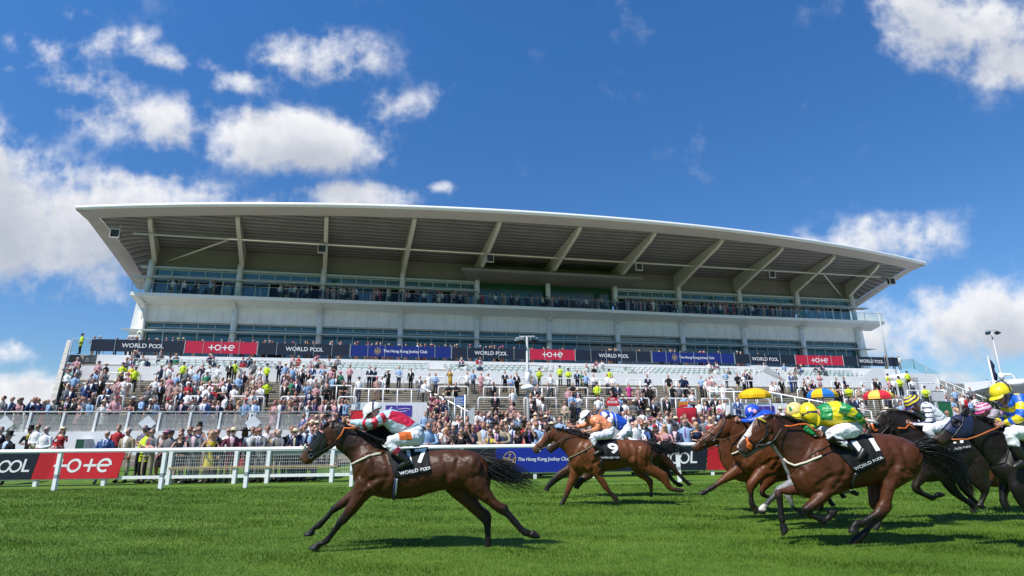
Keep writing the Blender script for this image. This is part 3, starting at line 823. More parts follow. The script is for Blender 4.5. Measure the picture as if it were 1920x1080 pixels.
ORD = ('first', 'second', 'third', 'fourth', 'fifth', 'sixth', 'seventh', 'eighth', 'ninth', 'tenth', 'eleventh', 'twelfth', 'thirteenth', 'fourteenth', 'fifteenth', 'sixteenth', 'seventeenth', 'eighteenth', 'nineteenth', 'twentieth')
cnt = {}
for (u0, u1, v, z, h) in BAR:
    row = {44.1: 'top', 40.5: 'middle', 37.1: 'bottom'}[v]; k = cnt.get(v, 0); cnt[v] = k + 1
    mb = MB(); r_ = .13
    pts = [S(u0, v, z - .05), S(u0, v, z + h - r_)] + [S(u0 + r_ - r_ * math.cos(t), v, z + h - r_ + r_ * math.sin(t)) for t in (.4, .8, 1.2)] + [S(u0 + r_, v, z + h), S(u1 - r_, v, z + h)] + \
          [S(u1 - r_ + r_ * math.sin(t), v, z + h - r_ + r_ * math.cos(t)) for t in (.4, .8, 1.2)] + [S(u1, v, z + h - r_), S(u1, v, z - .05)]
    mb.tube(pts, .048, 8)
    n = int((u1 - u0) // 1.6)
    for q in range(1, n + 1):
        u = u0 + (u1 - u0) * q / (n + 1); mb.tube([S(u, v, z - .05), S(u, v, z + h - .03)], .04, 8)
    o = mb.build('crush_barrier', WHITE, None, S(u0, v, z), AZ)
    tag(o, 'white tubular crush barrier, %s from the left in the %s row of the terrace' % (ORD[k], row), 'barrier', 'crush barriers on the terrace')

# sponsor banners along the walkway balustrade
NAVY = mat('navy_banner', (.016, .024, .045), .55, .3, .06, 2)
REDB = mat('red_banner', (.55, .022, .06), .5, .3, .06, 2)
BLUB = mat('blue_banner', (.012, .028, .19), .5, .3, .06, 2)
LETW = mat('white_lettering', (.85, .85, .85), .5, .3, .03, 3)
GOLD = mat('gold_lettering', (.6, .42, .12), .45, .4, .05, 5)
def crest_text(h):
    v, f = text_polys('The Hong Kong Jockey Club', h, .008 * h, .95)
    return v, f
def banner(kind, u0, u1, v, z0, z1, label, k):
    t = thing('sponsor_banner', label, 'banner', S((u0 + u1) / 2, v, z0), AZ, 'sponsor banners on the walkway')
    mb = MB(); mb.sbox(u0 + .01, u1 - .01, v, v + .03, z0, z1)
    part(mb, 'panel', {'w': NAVY, 't': REDB, 'h': BLUB}[kind], t)
    h = z1 - z0; c = (u0 + u1) / 2 + (.35 if k == 0 else 0); zc = (z0 + z1) / 2; lb = MB(); gb = MB()
    if kind == 'w': vs, fs = logo_world_pool(h * .36)
    elif kind == 't': vs, fs = logo_tote(h * .52)
    else:
        vs, fs = crest_text(h * .36); x0 = min(a[0] for a in vs)
        cv, cf = logo_crest(h * .5); gb.add([S(c + .35 + x + x0 - h * .5, v - .006, zc + y) for x, y in cv], cf)
        vs = [(a + .35, b) for a, b in vs]
    lb.add([S(c + x, v - .006, zc + y) for x, y in vs], fs)
    part(lb, 'lettering', LETW, t)
    if kind == 'h': part(gb, 'emblem', GOLD, t)
    n = max(2, round((u1 - u0) / 1.7))
    for q in range(n + 1):
        g = MB(); u = u0 + (u1 - u0) * q / n; g.sbox(u - .012, u + .012, v - .022, v - .008, z0 - .1, z1 + .12)
        part(g, 'post', FRAME, t)
VB = 54.55
for k, (a, b, kind, lab) in enumerate(((170, 346, 'w', 'navy banner lettered in white, leftmost on the walkway'), (346, 482, 't', 'red banner with plus signs, leftmost of the three red walkway banners'),
    (483, 656, 'w', 'navy banner between the leftmost red and blue walkway banners'), (657, 846, 'h', 'long royal blue banner with gold crest, left of the centre lamp post'),
    (847, 992, 'w', 'navy banner directly left of the middle red walkway banner'), (993, 1078, 't', 'red banner with plus signs, middle one of the three'),
    (1079, 1221, 'w', 'navy banner directly right of the middle red walkway banner'), (1223, 1377, 'h', 'long royal blue banner with gold crest, right half of the walkway'),
    (1378, 1491, 'w', 'navy banner directly left of the rightmost red walkway banner'), (1492, 1581, 't', 'red banner with plus signs, rightmost of the three'), (1582, 1685, 'w', 'navy banner at the far right end of the walkway'))):
    ym = 648 + (a + b - 340) / 2 * .0222
    banner(kind, onv(a, ym, VB)[0], onv(b, ym, VB)[0], VB, ZB - .08, ZB + .98, lab, k)
# ---------------------------------------------------------------- trackside rails and boards
def yn(x): return 18.24 + .055 * (x + 14.3)      # running rail
def yf(x): return 19.85 + .07 * (x + 16)         # second fence with the boards
RAILW = mat('rail_plastic', (.88, .88, .88), .4, .45, .04, 2)
GREYB = mat('grey_band', (.30, .33, .35), .5)
def rail_run():
    t = thing('running_rail', 'white plastic running rail along the near edge of the track', 'rail', (-5, yn(-5), 0))
    mb = MB()
    for x0 in np.arange(-26, 46, 6.0):
        x1 = x0 + 5.985
        f = lambda x, y, z: Vector((x, yn(x) + y, z))
        prof = [(-.06, 1.13), (-.075, 1.17), (-.06, 1.225), (0, 1.245), (.06, 1.225), (.075, 1.17), (.06, 1.13)]
        mb.rings([[f(x0, a, b) for a, b in prof], [f(x1, a, b) for a, b in prof]], smooth=False)
    part(mb, 'top_rail', RAILW, t)
    xs = [-25.2, -21.8, -18.1, -14.3, -11.1, -8.5, -5.2, -1.7, 2.1, 5.47, 8.9, 12.4, 15.9, 19.4, 23, 27, 31, 35]
    for x in xs:
        mb = MB(); y = yn(x)
        for a, b, m in ((0, .36, 0), (.36, .48, 1), (.48, 1.13, 0)):
            l = lambda z: 0
            mb.hexa([(x - .055 + l(a), y - .05, a), (x + .055 + l(a), y - .05, a), (x + .055 + l(a), y + .05, a), (x - .055 + l(a), y + .05, a),
                     (x - .055 + l(b), y - .05, b), (x + .055 + l(b), y - .05, b), (x + .055 + l(b), y + .05, b), (x - .055 + l(b), y + .05, b)], m)
        part(mb, 'post', [RAILW, GREYB], t)
rail_run()
def fence_run():
    t = thing('trackside_fence', 'white post fence with wire mesh panels and boards behind the running rail', 'fence', (-5, yf(-5), 0))
    xs = [-25, -23.2, -20.6, -18.4, -16.2, -14.0, -11.9, -9.7, -8.6, -6.4, -4.2, -2.0, .76, 2.9, 5.1, 7.3, 9.5, 11.7, 13.9, 16.1, 18.3, 20.5, 23, 26, 29, 32, 35]
    f = lambda x, y, z: Vector((x, yf(x) + y, z))
    for a, b in zip(xs[:-1], xs[1:]):
        mb = MB(); mb.box(a, b - .004, -.03, .03, .20, .30, 0, f); mb.box(a, b - .004, -.05, .05, 1.08, 1.17, 0, f)
        part(mb, 'rail', RAILW, t)
    for x in xs:
        mb = MB(); l = 0
        p = [(x - .06, -.07), (x + .06, -.07), (x + .06, .069), (x - .06, .069)]
        mb.hexa([f(a, b, 0) for a, b in p] + [f(a + l, b, 1.078) for a, b in p])
        part(mb, 'post', RAILW, t)
    WIRE = mat('wire_mesh', (.62, .63, .62), .45, .5, .05, 4)
    for a, b in zip(xs[:-1], xs[1:]):
        if -13 < a < .5:
            mb = MB()
            for x in np.arange(a + .09, b - .06, .075): mb.box(x - .004, x + .004, -.012, -.004, .30, 1.08, 0, f)
            for z in np.arange(.36, 1.07, .115): mb.box(a + .06, b - .06, -.004, .004, z - .005, z + .005, 0, f)
            part(mb, 'mesh_panel', WIRE, t)
    mb = MB(); mb.box(-11.9, -6.2, -.1, -.071, .52, .57, 0, f); part(mb, 'timber_batten', mat('timber', (.45, .33, .18), .7, .2, .2, 6), t)
    mb = MB(); mb.box(-8.6, -.9, .06, .10, .92, 1.06, 0, f); part(mb, 'grey_plank', mat('grey_plank', (.42, .45, .46), .5), t)
fence_run()
RED2 = mat('red_board', (.62, .022, .034), .45, .35, .05, 2); RED3 = mat('dark_red_board', (.48, .016, .026), .45, .35, .05, 2)
BLU2 = mat('blue_board', (.012, .030, .30), .45, .35, .05, 2); NAV2 = mat('navy_board', (.011, .015, .026), .45, .4, .05, 2)
def board(kind, x0, x1, label):
    f = lambda x, y, z: Vector((x, yf(x) - .09 + y, z)); z0, z1 = .24, 1.10; c = (x0 + x1) / 2; zc = (z0 + z1) / 2
    t = thing('advertising_board', label, 'board', f(c, 0, z0), 0, 'advertising boards on the trackside fence')
    mb = MB()
    sl_ = .14
    if kind == 't':
        mb.hexa([f(x0, -.012, z0), f(x0 + .5, -.012, z0), f(x0 + .5, .012, z0), f(x0, .012, z0), f(x0 + sl_, -.012, z1), f(x0 + .5 + sl_, -.012, z1), f(x0 + .5 + sl_, .012, z1), f(x0 + sl_, .012, z1)], 1)
        mb.hexa([f(x0 + .5, -.012, z0), f(x1, -.012, z0), f(x1, .012, z0), f(x0 + .5, .012, z0), f(x0 + .5 + sl_, -.012, z1), f(x1 + sl_, -.012, z1), f(x1 + sl_, .012, z1), f(x0 + .5 + sl_, .012, z1)])
    else:
        mb.hexa([f(x0, -.012, z0), f(x1, -.012, z0), f(x1, .012, z0), f(x0, .012, z0), f(x0 + sl_, -.012, z1), f(x1 + sl_, -.012, z1), f(x1 + sl_, .012, z1), f(x0 + sl_, .012, z1)])
    part(mb, 'panel', {'t': [RED2, RED3], 'h': BLU2, 'w': NAV2, 'n': NAV2}[kind], t)
    lb = MB(); gb = MB()
    sk = lambda x, y: f(c + sl_ / 2 + x + .14 * y, -.018, zc + y)
    if kind == 't':
        vs, fs = logo_tote(.47); lb.add([sk(x + .12, y) for x, y in vs], fs)
    elif kind == 'w':
        vs, fs = logo_world_pool(.43); lb.add([sk(x, y) for x, y in vs], fs)
    elif kind == 'h':
        vs, fs = crest_text(.172); m = min(v[0] for v in vs); q_ = x0 - c + .82 - m; m = m + q_; lb.add([sk(x + q_, y + .02) for x, y in vs], fs)
        cv, cf = logo_crest(.46); gb.add([sk(x + m - .30, y) for x, y in cv], cf); part(gb, 'emblem', GOLD, t)
    if kind != 'n': part(lb, 'lettering', LETW, t)
def bx(px, py=880):     # where a bearing meets the second fence
    y = 20.0
    for _ in range(6): y = yf(ony(px, py, y).x) - .09
    return ony(px, py, y).x
board('w', bx(62) - 4.05, bx(62) - .02, 'black board with white lettering, left of the leftmost red board')
board('t', bx(62), bx(222), 'red board with white plus signs on the fence at the far left')
board('n', bx(770), bx(924) - .02, 'plain dark navy board behind the leading horse')
board('h', bx(924), bx(1095), 'royal blue board with gold crest before the head of horse nine')
board('w', bx(1095) + .02, bx(1325) - .02, 'black board with white lettering behind the tails of the middle horses')
board('t', bx(1325), bx(1325) + 3.3, 'red board with white plus signs beside the bay head of the chasing group')
board('w', bx(1325) + 3.32, bx(1325) + 8.3, 'black board on the fence hidden behind the chasing group')

# ---------------------------------------------------------------- front fence of the terrace: white posts with perforated panels
def perforated(u0, u1, v, z0, z1, n, m=0, mb=None):
    mb = mb or MB(); k = max(3, round((u1 - u0) / .062))
    for q in range(k): 
        u = u0 + (u1 - u0) * (q + .5) / k; mb.sbox(u - .010, u + .010, v - .006, v + .006, z0, z1)
    kz = round((z1 - z0) / .062)
    for q in range(kz + 1):
        z = z0 + (z1 - z0) * q / kz; mb.sbox(u0, u1, v - .014, v - .007, z - .010, z + .010)
    return mb
zt0 = terr_z(33.3)
TF = thing('terrace_fence', 'white fence of perforated panels along the front of the terrace', 'fence', S(-18, 32, zt0), AZ)
PERF = mat('perforated_panel', (.50, .50, .48), .5, .3, .05, 4)
us_ = np.arange(TU0 - 13, -2.6, 1.42)
for a, b in zip(us_[:-1], us_[1:]):
    part(perforated(a + .06, b - .06, 32.0, zt0 + .12, zt0 + .92, 0), 'panel', PERF, TF)
for u in us_:
    mb = MB(); mb.hexa([S(u - .05, 31.94, zt0 - .2), S(u + .05, 31.94, zt0 - .2), S(u + .05, 32.04, zt0 - .2), S(u - .05, 32.04, zt0 - .2), S(u + .02, 31.94, zt0 + 1.03), S(u + .12, 31.94, zt0 + 1.03), S(u + .12, 32.04, zt0 + 1.03), S(u + .02, 32.04, zt0 + 1.03)])
    part(mb, 'post', WHITE, TF)
mb = MB(); mb.tube([S(us_[0], 32, zt0 + 1.06), S(us_[-1], 32, zt0 + 1.06)], .035, 8); part(mb, 'top_rail', FRAME, TF)
for px in (8, 276, 474):
    u, z = onv(px, 797, 31.95); mb = MB()
    s_ = .40; q = [(0, -s_), (s_, 0), (0, s_), (-s_, 0)]
    mb.hexa([S(u + a, 31.92, zt0 + .5 + b) for a, b in q] + [S(u + a, 31.94, zt0 + .5 + b) for a, b in q])
    tag(mb.build('diamond_sign', mat('pale_sign', (.70, .73, .75), .5), None, S(u, 31.93, zt0 + .5), AZ), {8: 'pale diamond panel on the terrace fence at the left picture edge', 276: 'pale diamond panel on the fence left of the dark board', 474: 'pale diamond panel on the fence, rightmost of the three'}[px], 'sign', 'diamond signs on the terrace fence')
mb = MB()
for v in (29.6,):
    u0, u1 = onv(180, 840, v)[0], onv(640, 840, v)[0]
    mb.tube([S(u0 - 12, v, 1.02), S(u1, v, 1.02)], .03, 6); mb.tube([S(u0 - 12, v, .55), S(u1, v, .55)], .025, 6)
    for u in np.arange(u0 - 12, u1, 2.4): mb.tube([S(u, v, 0), S(u, v, 1.02)], .03, 6)
tag(mb.build('lawn_rail', STEEL, None, S(u0, 29.6, 0), AZ), 'thin grey rail on the lawn before the terrace wall', 'rail')

# ---------------------------------------------------------------- lamp posts, poles, signs
def lamp_post(P, h, label, dome=None, side=None):
    t = thing('lamp_post', label, 'lamp post', P); x, y, z = P
    mb = MB(); mb.tube([(x, y, z), (x, y, z + h * .42), (x, y, z + h)], [.085, .075, .055], 10); part(mb, 'pole', STEEL, t)
    mb = MB(); mb.box(x - .40, x + .40, y - .03, y + .03, z + h + .001, z + h + .06); part(mb, 'cross_arm', STEEL, t)
    for s in (-1, 1):
        mb = MB(); c = Vector((x + s * .38, y - .1, z + h - .2))
        rot = Matrix.Rotation(-.5, 3, 'X') @ Matrix.Rotation(s * .35, 3, 'Z')
        q = lambda a, b, cc: c + rot @ Vector((a, b, cc)) * .72
        mb.hexa([q(-.26, -.2, -.1), q(.26, -.2, -.1), q(.2, .2, -.1), q(-.2, .2, -.1), q(-.26, -.2, .08), q(.26, -.2, .08), q(.14, .2, .16), q(-.14, .2, .16)])
        fl = part(mb, 'floodlight', BLACK, t)
        mb = MB(); mb.hexa([q(-.23, -.205, -.08), q(.23, -.205, -.08), q(.23, -.202, -.08), q(-.23, -.202, -.08), q(-.23, -.205, .06), q(.23, -.205, .06), q(.23, -.202, .06), q(-.23, -.202, .06)])
        part(mb, 'glass', GLZ, t, fl)
        mb = MB(); mb.tube([q(-.28, 0, 0), q(-.28, 0, .3), q(.28, 0, .3), q(.28, 0, 0)], .02, 5); part(mb, 'bracket', STEEL, t, fl)
    if dome:
        mb = MB(); mb.tube([(x, y, z + dome - .13), (x, y, z + dome - .1), (x, y, z + dome + .04), (x, y, z + dome + .12), (x, y, z + dome + .16)], [.2, .33, .35, .24, .1], 16); part(mb, 'siren_dome', WHITE, t)
        mb = MB(); mb.tube([(x, y, z + dome + .16), (x, y, z + dome + .75)], .11, 10); part(mb, 'siren_neck', WHITE, t)
    if side:
        mb = MB(); mb.tube([(x, y, z + side - .15), (x, y, z + side + .35)], .17, 10); mb.tube([(x, y, z + side + .2), (x + .7, y, z + side + .25), (x + .95, y, z + side + .05), (x + .98, y, z + side - .2)], .09, 8); part(mb, 'siren_arm', WHITE, t)
        mb = MB(); mb.tube([(x + .98, y, z + side - .66), (x + .98, y, z + side - .6), (x + .98, y, z + side - .36), (x + .98, y, z + side - .22), (x + .98, y, z + side - .18)], [.3, .56, .58, .4, .12], 16); part(mb, 'siren_dome', WHITE, t)
P = ony(985, 632, 28.0); P2 = ony(993, 800, 28.0)
lamp_post(Vector((P.x + .08, 28, 0)), P.z, 'tall grey lamp post with two floodlights standing before the centre of the terrace', dome=ony(990, 727, 28).z)
P = ony(1858, 620, 44.0)
lamp_post(Vector((P.x, 44, 0)), P.z, 'tall grey lamp post with two floodlights and siren, right of the grandstand', side=ony(1885, 708, 44).z)
def flagpole(P, h, label, flag):
    t = thing('flagpole', label, 'flagpole', P); x, y, z = P
    mb = MB(); mb.tube([(x, y, z), (x, y, z + h)], [.09, .05], 8); mb.ell((x, y, z + h + .06), .09, .09, .09); part(mb, 'pole', WHITE if flag else STEEL, t)
    if flag:
        rs = []
        for k in range(8):
            zz = z + h - .1 - k * .25; w = .06 + .16 * math.sin(k * .9) ** 2 + .02 * k
            rs.append([(x + .06, y - .04, zz), (x + .1 + w, y - .1, zz - .15), (x + .16 + w * .7, y + .06, zz - .22), (x + .08, y + .05, zz)])
        mb = MB(); mb.rings(rs); part(mb, 'flag', mat('navy_flag', (.02, .025, .07), .8, .2, .2, 5), t)
P = ony(1860, 671, 50); flagpole(Vector((P.x - .35, 50, 0)), P.z, 'white flagpole with furled navy flag beside the right lamp post', True)
P = ony(1646, 588, 64); flagpole(Vector((P.x + .1, 64, 8.62)), P.z - 8.6, 'bare grey flagpole rising behind the right end of the walkway', False)

# building and tree at the far right
def far_building():
    x0 = ony(1795, 745, 62).x; t = thing('low_building', 'low grey building with pale curved roof edge behind the right lamp post', 'building', (x0 + 15, 62, 0), AZ)
    c = Vector((x0, 62, 0)); f = lambda a, b, z: c + Vector(SU) * a + Vector(SV) * b + Vector((0, 0, z))
    mb = MB(); mb.box(0, 40, 0, 14, 0, 4.9, 0, f); part(mb, 'wall', mat('grey_wall', (.30, .31, .31), .7), t)
    mb = MB(); rs = []
    for k in range(21):
        a = -1.5 + 43 * k / 20; z = 5.0 + 2.6 * (1 - math.exp(-k / 5.0))
        rs.append([f(a, -1.5, z), f(a, -1.7, z + .25), f(a, -1.5, z + .5), f(a, 15, z + .9), f(a, 15, 4.9), f(a, 0, 4.9)])
    mb.rings(rs, smooth=False); part(mb, 'roof', mat('pale_roof', (.55, .57, .58), .5), t)
    for k in range(8):
        mb = MB(); mb.box(2 + 4.6 * k, 5.6 + 4.6 * k, -.06, -.01, 1.0, 3.9, 0, f); part(mb, 'window', GLT, t)
far_building()
def leafy_tree(P, h, label, seed, spread=.32, base=.25):
    r_ = random.Random(seed); t = thing('tree', label, 'tree', P); mb = MB(); P = Vector(P); tips = []
    mb.tube([P, P + Vector((.02, 0, h * .35)), P + Vector((-.05, 0, h * .62))], [.09, .07, .04], 8)
    for k in range(26):
        a = r_.uniform(0, 6.28); z0 = h * r_.uniform(base * .6, .6); l = h * r_.uniform(.18, .42) * (1.1 - z0 / h * .4)
        p0 = P + Vector((0, 0, z0)); p1 = p0 + Vector((math.cos(a) * l * spread * 1.4, math.sin(a) * l * spread * 1.4, l * .85)); mb.tube([p0, (p0 + p1) / 2 + Vector((0, 0, -.04)), p1], [.035, .022, .008], 5); tips += [p1, (p0 + p1 * 2) / 3, (p0 * .4 + p1 * .6)]
    part(mb, 'trunk', mat('bark', (.10, .075, .05), .9, .1, .3, 8), t)
    vs = []; fs = []
    for p in tips:
        for k in range(46):
            c = p + Vector((r_.gauss(0, .2), r_.gauss(0, .2), r_.gauss(0, .24))) * (h / 5)
            a = Vector((r_.gauss(0, 1), r_.gauss(0, 1), r_.gauss(0, .6))).normalized(); b = a.cross(Vector((r_.gauss(0, 1), r_.gauss(0, 1), r_.gauss(0, 1)))).normalized()
            s_ = r_.uniform(.05, .1); o = len(vs); vs += [c - a * s_, c + b * s_ * .45, c + a * s_, c - b * s_ * .45]; fs.append((o, o + 1, o + 2, o + 3))
    mb = MB(); mb.add(vs, fs); part(mb, 'crown', mat('leaf', (.05, .075, .02), .6, .3, .5, 1.5), t)
P = ony(1846, 712, 40); leafy_tree((P.x, 40, 0), P.z, 'slim upright young tree before the low building at the right', 4)

# umbrellas over the bookmakers' pitches
def umbrella(px, py, wpx, y, cols, label):
    top = ony(px, py, y); rad = wpx / 2 / FPX * y * 1.0; t = thing('parasol', label, 'parasol', (top.x, y, 0), 0, 'parasols over the pitches')
    x = top.x; zt = top.z; n = 8
    mb = MB(); mb.tube([(x, y, 0), (x, y, zt + .1)], .025, 6); part(mb, 'pole', mat('pole_brown', (.25, .18, .1), .6), t)
    mb = MB(); rings_ = []; hgt = rad * .46
    for k in range(7):
        q = k / 6; rr = rad * math.sin(q * 1.42) / math.sin(1.42); zz = zt - hgt * (1 - math.cos(q * 1.42)) / (1 - math.cos(1.42))
        rings_.append([(rr, zz)])
    for s in range(n):
        for k in range(6):
            for q in range(3):
                def pt(kk, a):
                    rr, zz = rings_[kk][0]; sag = 1 - .07 * math.sin(math.pi * a) * (kk / 6); an = 2 * math.pi * (s + a) / n + .3
                    return Vector((x + rr * sag * math.cos(an), y + rr * sag * math.sin(an), zz - (.0 if kk < 6 else .0)))
                mb.add([pt(k, q / 3), pt(k, (q + 1) / 3), pt(k + 1, (q + 1) / 3), pt(k + 1, q / 3)], [(0, 1, 2, 3)], s % len(cols), True)
        def rim(a, dz):
            rr = rad * (1 - .07 * math.sin(math.pi * a)); an = 2 * math.pi * (s + a) / n + .3; return Vector((x + rr * math.cos(an), y + rr * math.sin(an), rings_[6][0][1] - dz))
        for q in range(3): mb.add([rim(q / 3, 0), rim((q + 1) / 3, 0), rim((q + 1) / 3, .16), rim(q / 3, .16)], [(0, 1, 2, 3)], s % len(cols))
    part(mb, 'canopy', cols, t)
    mb = MB()
    for s in range(n):
        an = 2 * math.pi * s / n + .3; mb.tube([(x, y, zt - .02), (x + rad * .97 * math.cos(an), y + rad * .97 * math.sin(an), rings_[6][0][1] + .02)], .01, 4)
    part(mb, 'ribs', STEEL, t)
YE = mat('yellow_fabric', (.72, .44, .01), .7, .2, .08, 3); BL = mat('blue_fabric', (.02, .16, .50), .7, .2, .08, 3); RE = mat('red_fabric', (.60, .03, .05), .7, .2, .08, 3); PY = mat('pale_yellow_fabric', (.75, .55, .10), .7, .2, .08, 3)
umbrella(1413, 728, 56, 30.5, [YE], 'plain yellow parasol on the lawn below the terrace')
umbrella(1540, 728, 52, 30.5, [YE, BL], 'blue and yellow parasol behind the green and yellow jockey')
umbrella(1645, 731, 50, 30.5, [PY, RE], 'red and yellow parasol left of the striped cap jockey')

# bookmakers' boards, stands and signs
def plain_box(name, mats, x0, x1, y0, y1, z0, z1, label, cat, txt=None, tsz=.2, inset=True):
    t = thing(name, label, cat, ((x0 + x1) / 2, (y0 + y1) / 2, z0)); mb = MB(); b = .02
    mb.box(x0, x1, y0, y1, z0, z1); p = part(mb, 'panel', mats, t)
    mb = MB()
    for a, c, e, g in ((x0 - b, x1 + b, z1 + .001, z1 + b), (x0 - b, x1 + b, z0 - b, z0 - .001), (x0 - b, x0 - .001, z0, z1), (x1 + .001, x1 + b, z0, z1)): mb.box(a, c, y0 - .02, y1 + .01, e, g)
    part(mb, 'frame', mats if not inset else STEEL, t)
    for q in (x0 + .08, x1 - .08):
        mb = MB()
        if z0 > .25: mb.tube([(q, (y0 + y1) / 2, 0), (q, (y0 + y1) / 2, z0 - b)], .025, 6); part(mb, 'leg', STEEL, t)
    if txt:
        lb = MB(); ls = txt.split('\n')
        for i, l in enumerate(ls):
            vs, fs = text_polys(l, tsz, .008); lb.add([((x0 + x1) / 2 + a, y0 - .012, (z0 + z1) / 2 + ((len(ls) - 1) / 2 - i) * tsz * 1.05 + b2) for a, b2 in vs], fs)
        part(lb, 'lettering', LETW, t)
    return t
def span(px0, px1, py0, py1, y):
    a, b = ony(px0, py1, y), ony(px1, py0, y); return a.x, b.x, a.z, b.z
x0, x1, z0, z1 = span(96, 121, 778, 815, 29.0); plain_box('price_board', BLACK, x0, x1, 29, 29.06, z0, z1, 'tall black bookmaker board with red header above the lawn at left', 'board')
x0, x1, z0, z1 = span(103, 122, 767, 775, 29.0); plain_box('name_board', RED2, x0, x1, 29, 29.06, z0, z1, 'narrow red name board on top of the black price board', 'board', 'R.CHRISTIE', .1)
x0, x1, z0, z1 = span(80, 110, 828, 842, 26.5); plain_box('stall_sign', RED2, x0, x1, 26.5, 26.58, z0 - .4, z1, 'low red stall sign beside the woman in the red dress', 'sign', 'ROY\nCHRISTIE', .2)
x0, x1, z0, z1 = span(292, 310, 776, 820, 30.0); plain_box('screen_board', mat('dark_green_board', (.008, .018, .014), .5), x0, x1, 30, 30.1, z0, z1, 'tall dark green board standing before the terrace fence', 'board')
for i, px in enumerate((43, 148, 195)):
    x0, x1, z0, z1 = span(px - 7, px + 12, 824, 842, 27.5); plain_box('counter', mat('green_counter', (.01, .07, .04), .6), x0, x1, 27.5, 28.1, 0.0, z1, ('dark green counter left of the yellow waistcoat man', 'dark green counter right of the woman in red', 'dark green counter beside the seated man in blue')[i], 'counter')
t = thing('pitch_sign', 'round topped red bookmaker sign behind the orange silks jockey', 'sign', (ony(1148, 760, 27).x, 27, 0))
x0, x1, z0, z1 = span(1137, 1160, 744, 761, 27.0); c = (x0 + x1) / 2; mb = MB()
out = [(x0, z0), (x1, z0)] + [(c + (x1 - c) * math.cos(a), z0 + (z1 - z0) * .35 + (z1 - z0) * .65 * math.sin(a)) for a in np.linspace(0, math.pi, 14)]
mb.rings([[Vector((a, 27, b)) for a, b in out], [Vector((a, 27.06, b)) for a, b in out]], smooth=False); part(mb, 'panel', RED2, t)
vs, fs = text_polys('STOCK', .15, .006); lb = MB(); lb.add([(c + a, 26.99, z0 + .17 + b) for a, b in vs], fs); vs, fs = text_polys('ROSS', .09, .003); lb.add([(c + a, 26.99, z0 + .32 + b) for a, b in vs], fs); part(lb, 'lettering', LETW, t)
mb = MB(); mb.box(c - .22, c + .22, 27.01, 27.05, .2, z0 - .002); part(mb, 'stand', STEEL, t)
t = thing('draped_stand', 'tall stand draped in dark red cloth behind the rail crowd', 'stand', (ony(1291, 780, 25.5).x, 25.5, 0))
x0, x1, z0, z1 = span(1277, 1307, 764, 800, 25.5); rs = []
for k in range(8):
    q = k / 7; z = z1 - (z1 - .15) * q; rs.append([Vector(((x0 + x1) / 2 + ((x1 - x0) / 2) * (1 + .10 * q) * math.copysign(abs(math.cos(a)) ** .4, math.cos(a)), 25.8 + .3 * math.copysign(abs(math.sin(a)) ** .4, math.sin(a)) * (1 + .12 * q * math.sin(5 * a)), z)) for a in np.linspace(0, 2 * math.pi, 32, endpoint=False)])
mb = MB(); mb.rings(rs); part(mb, 'cloth', mat('crimson_cloth', (.33, .012, .03), .8, .2, .12, 4, .3, 20), t)
x0, x1, z0, z1 = span(1277, 1292, 752, 763, 25.5)
mb = MB(); mb.box(x0, x1, 25.75, 25.8, z0, z1, 0); mb.box(x0 + .02, x1 - .02, 25.745, 25.749, z0 + .02, (z0 + z1) / 2 - .02, 1); part(mb, 'display', [mat('amber_display', (.55, .22, .02), .5), mat('red_text_panel', (.45, .03, .02), .5)], t)
t = thing('flag_sign', 'blue square sign with white lines on a white pole in the crowd', 'sign', (ony(870, 800, 27).x, 27, 0))
x0, x1, z0, z1 = span(853, 871, 742, 760, 27.0); mb = MB(); mb.hexa([(x0, 27, z0), (x1, 27, z0 + .04), (x1, 27.03, z0 + .04), (x0, 27.03, z0), (x0 + .03, 27, z1 - .06), (x1, 27, z1), (x1, 27.03, z1), (x0 + .03, 27.03, z1 - .06)]); part(mb, 'panel', mat('sign_blue', (.05, .14, .42), .5), t)
mb = MB()
for k in range(5): mb.box(x0 + .05, x1 - .05 - .07 * (k % 2), 26.985, 26.996, z1 - .13 - .08 * k, z1 - .11 - .08 * k)
part(mb, 'lettering', LETW, t); mb = MB(); mb.tube([(x1 + .025, 27, 0), (x1 + .025, 27, z1 + .05)], .03, 6); part(mb, 'pole', WHITE, t)
x0, x1, z0, z1 = span(878, 890, 762, 796, 26.0); t = thing('leaning_panel', 'pale grey panel with slanted top standing among the crowd', 'panel', (x0, 26, 0)); mb = MB(); mb.hexa([(x0, 26, 0), (x1, 26, 0), (x1, 26.05, 0), (x0, 26.05, 0), (x0, 26, z1 - .2), (x1, 26, z1), (x1, 26.05, z1), (x0, 26.05, z1 - .2)]); part(mb, 'sheet', mat('pale_grey_panel', (.5, .52, .53), .5), t); mb = MB(); mb.box(x0 - .03, x0 - .002, 25.98, 26.07, 0, z1 - .2); part(mb, 'edge', WHITE, t)
x0, x1, z0, z1 = span(657, 684, 769, 786, 27.0); plain_box('red_board', RED2, x0, x1, 27, 27.06, z0 - .5, z1, 'plain red board behind the raised hands of the leading jockey', 'board')
x0, x1, z0, z1 = span(1750, 1768, 733, 751, 31.0); plain_box('notice_board', mat('pale_notice', (.55, .54, .57), .5), x0, x1, 31, 31.05, z0, z1, 'pale notice board with dark lines on the right of the lawn', 'sign')
x0, x1, z0, z1 = span(1761, 1782, 753, 775, 30.0); plain_box('green_banner', mat('green_cloth', (.01, .12, .05), .7), x0, x1, 30, 30.05, z0 - .6, z1, 'dark green cloth banner below the pale notice board', 'banner')
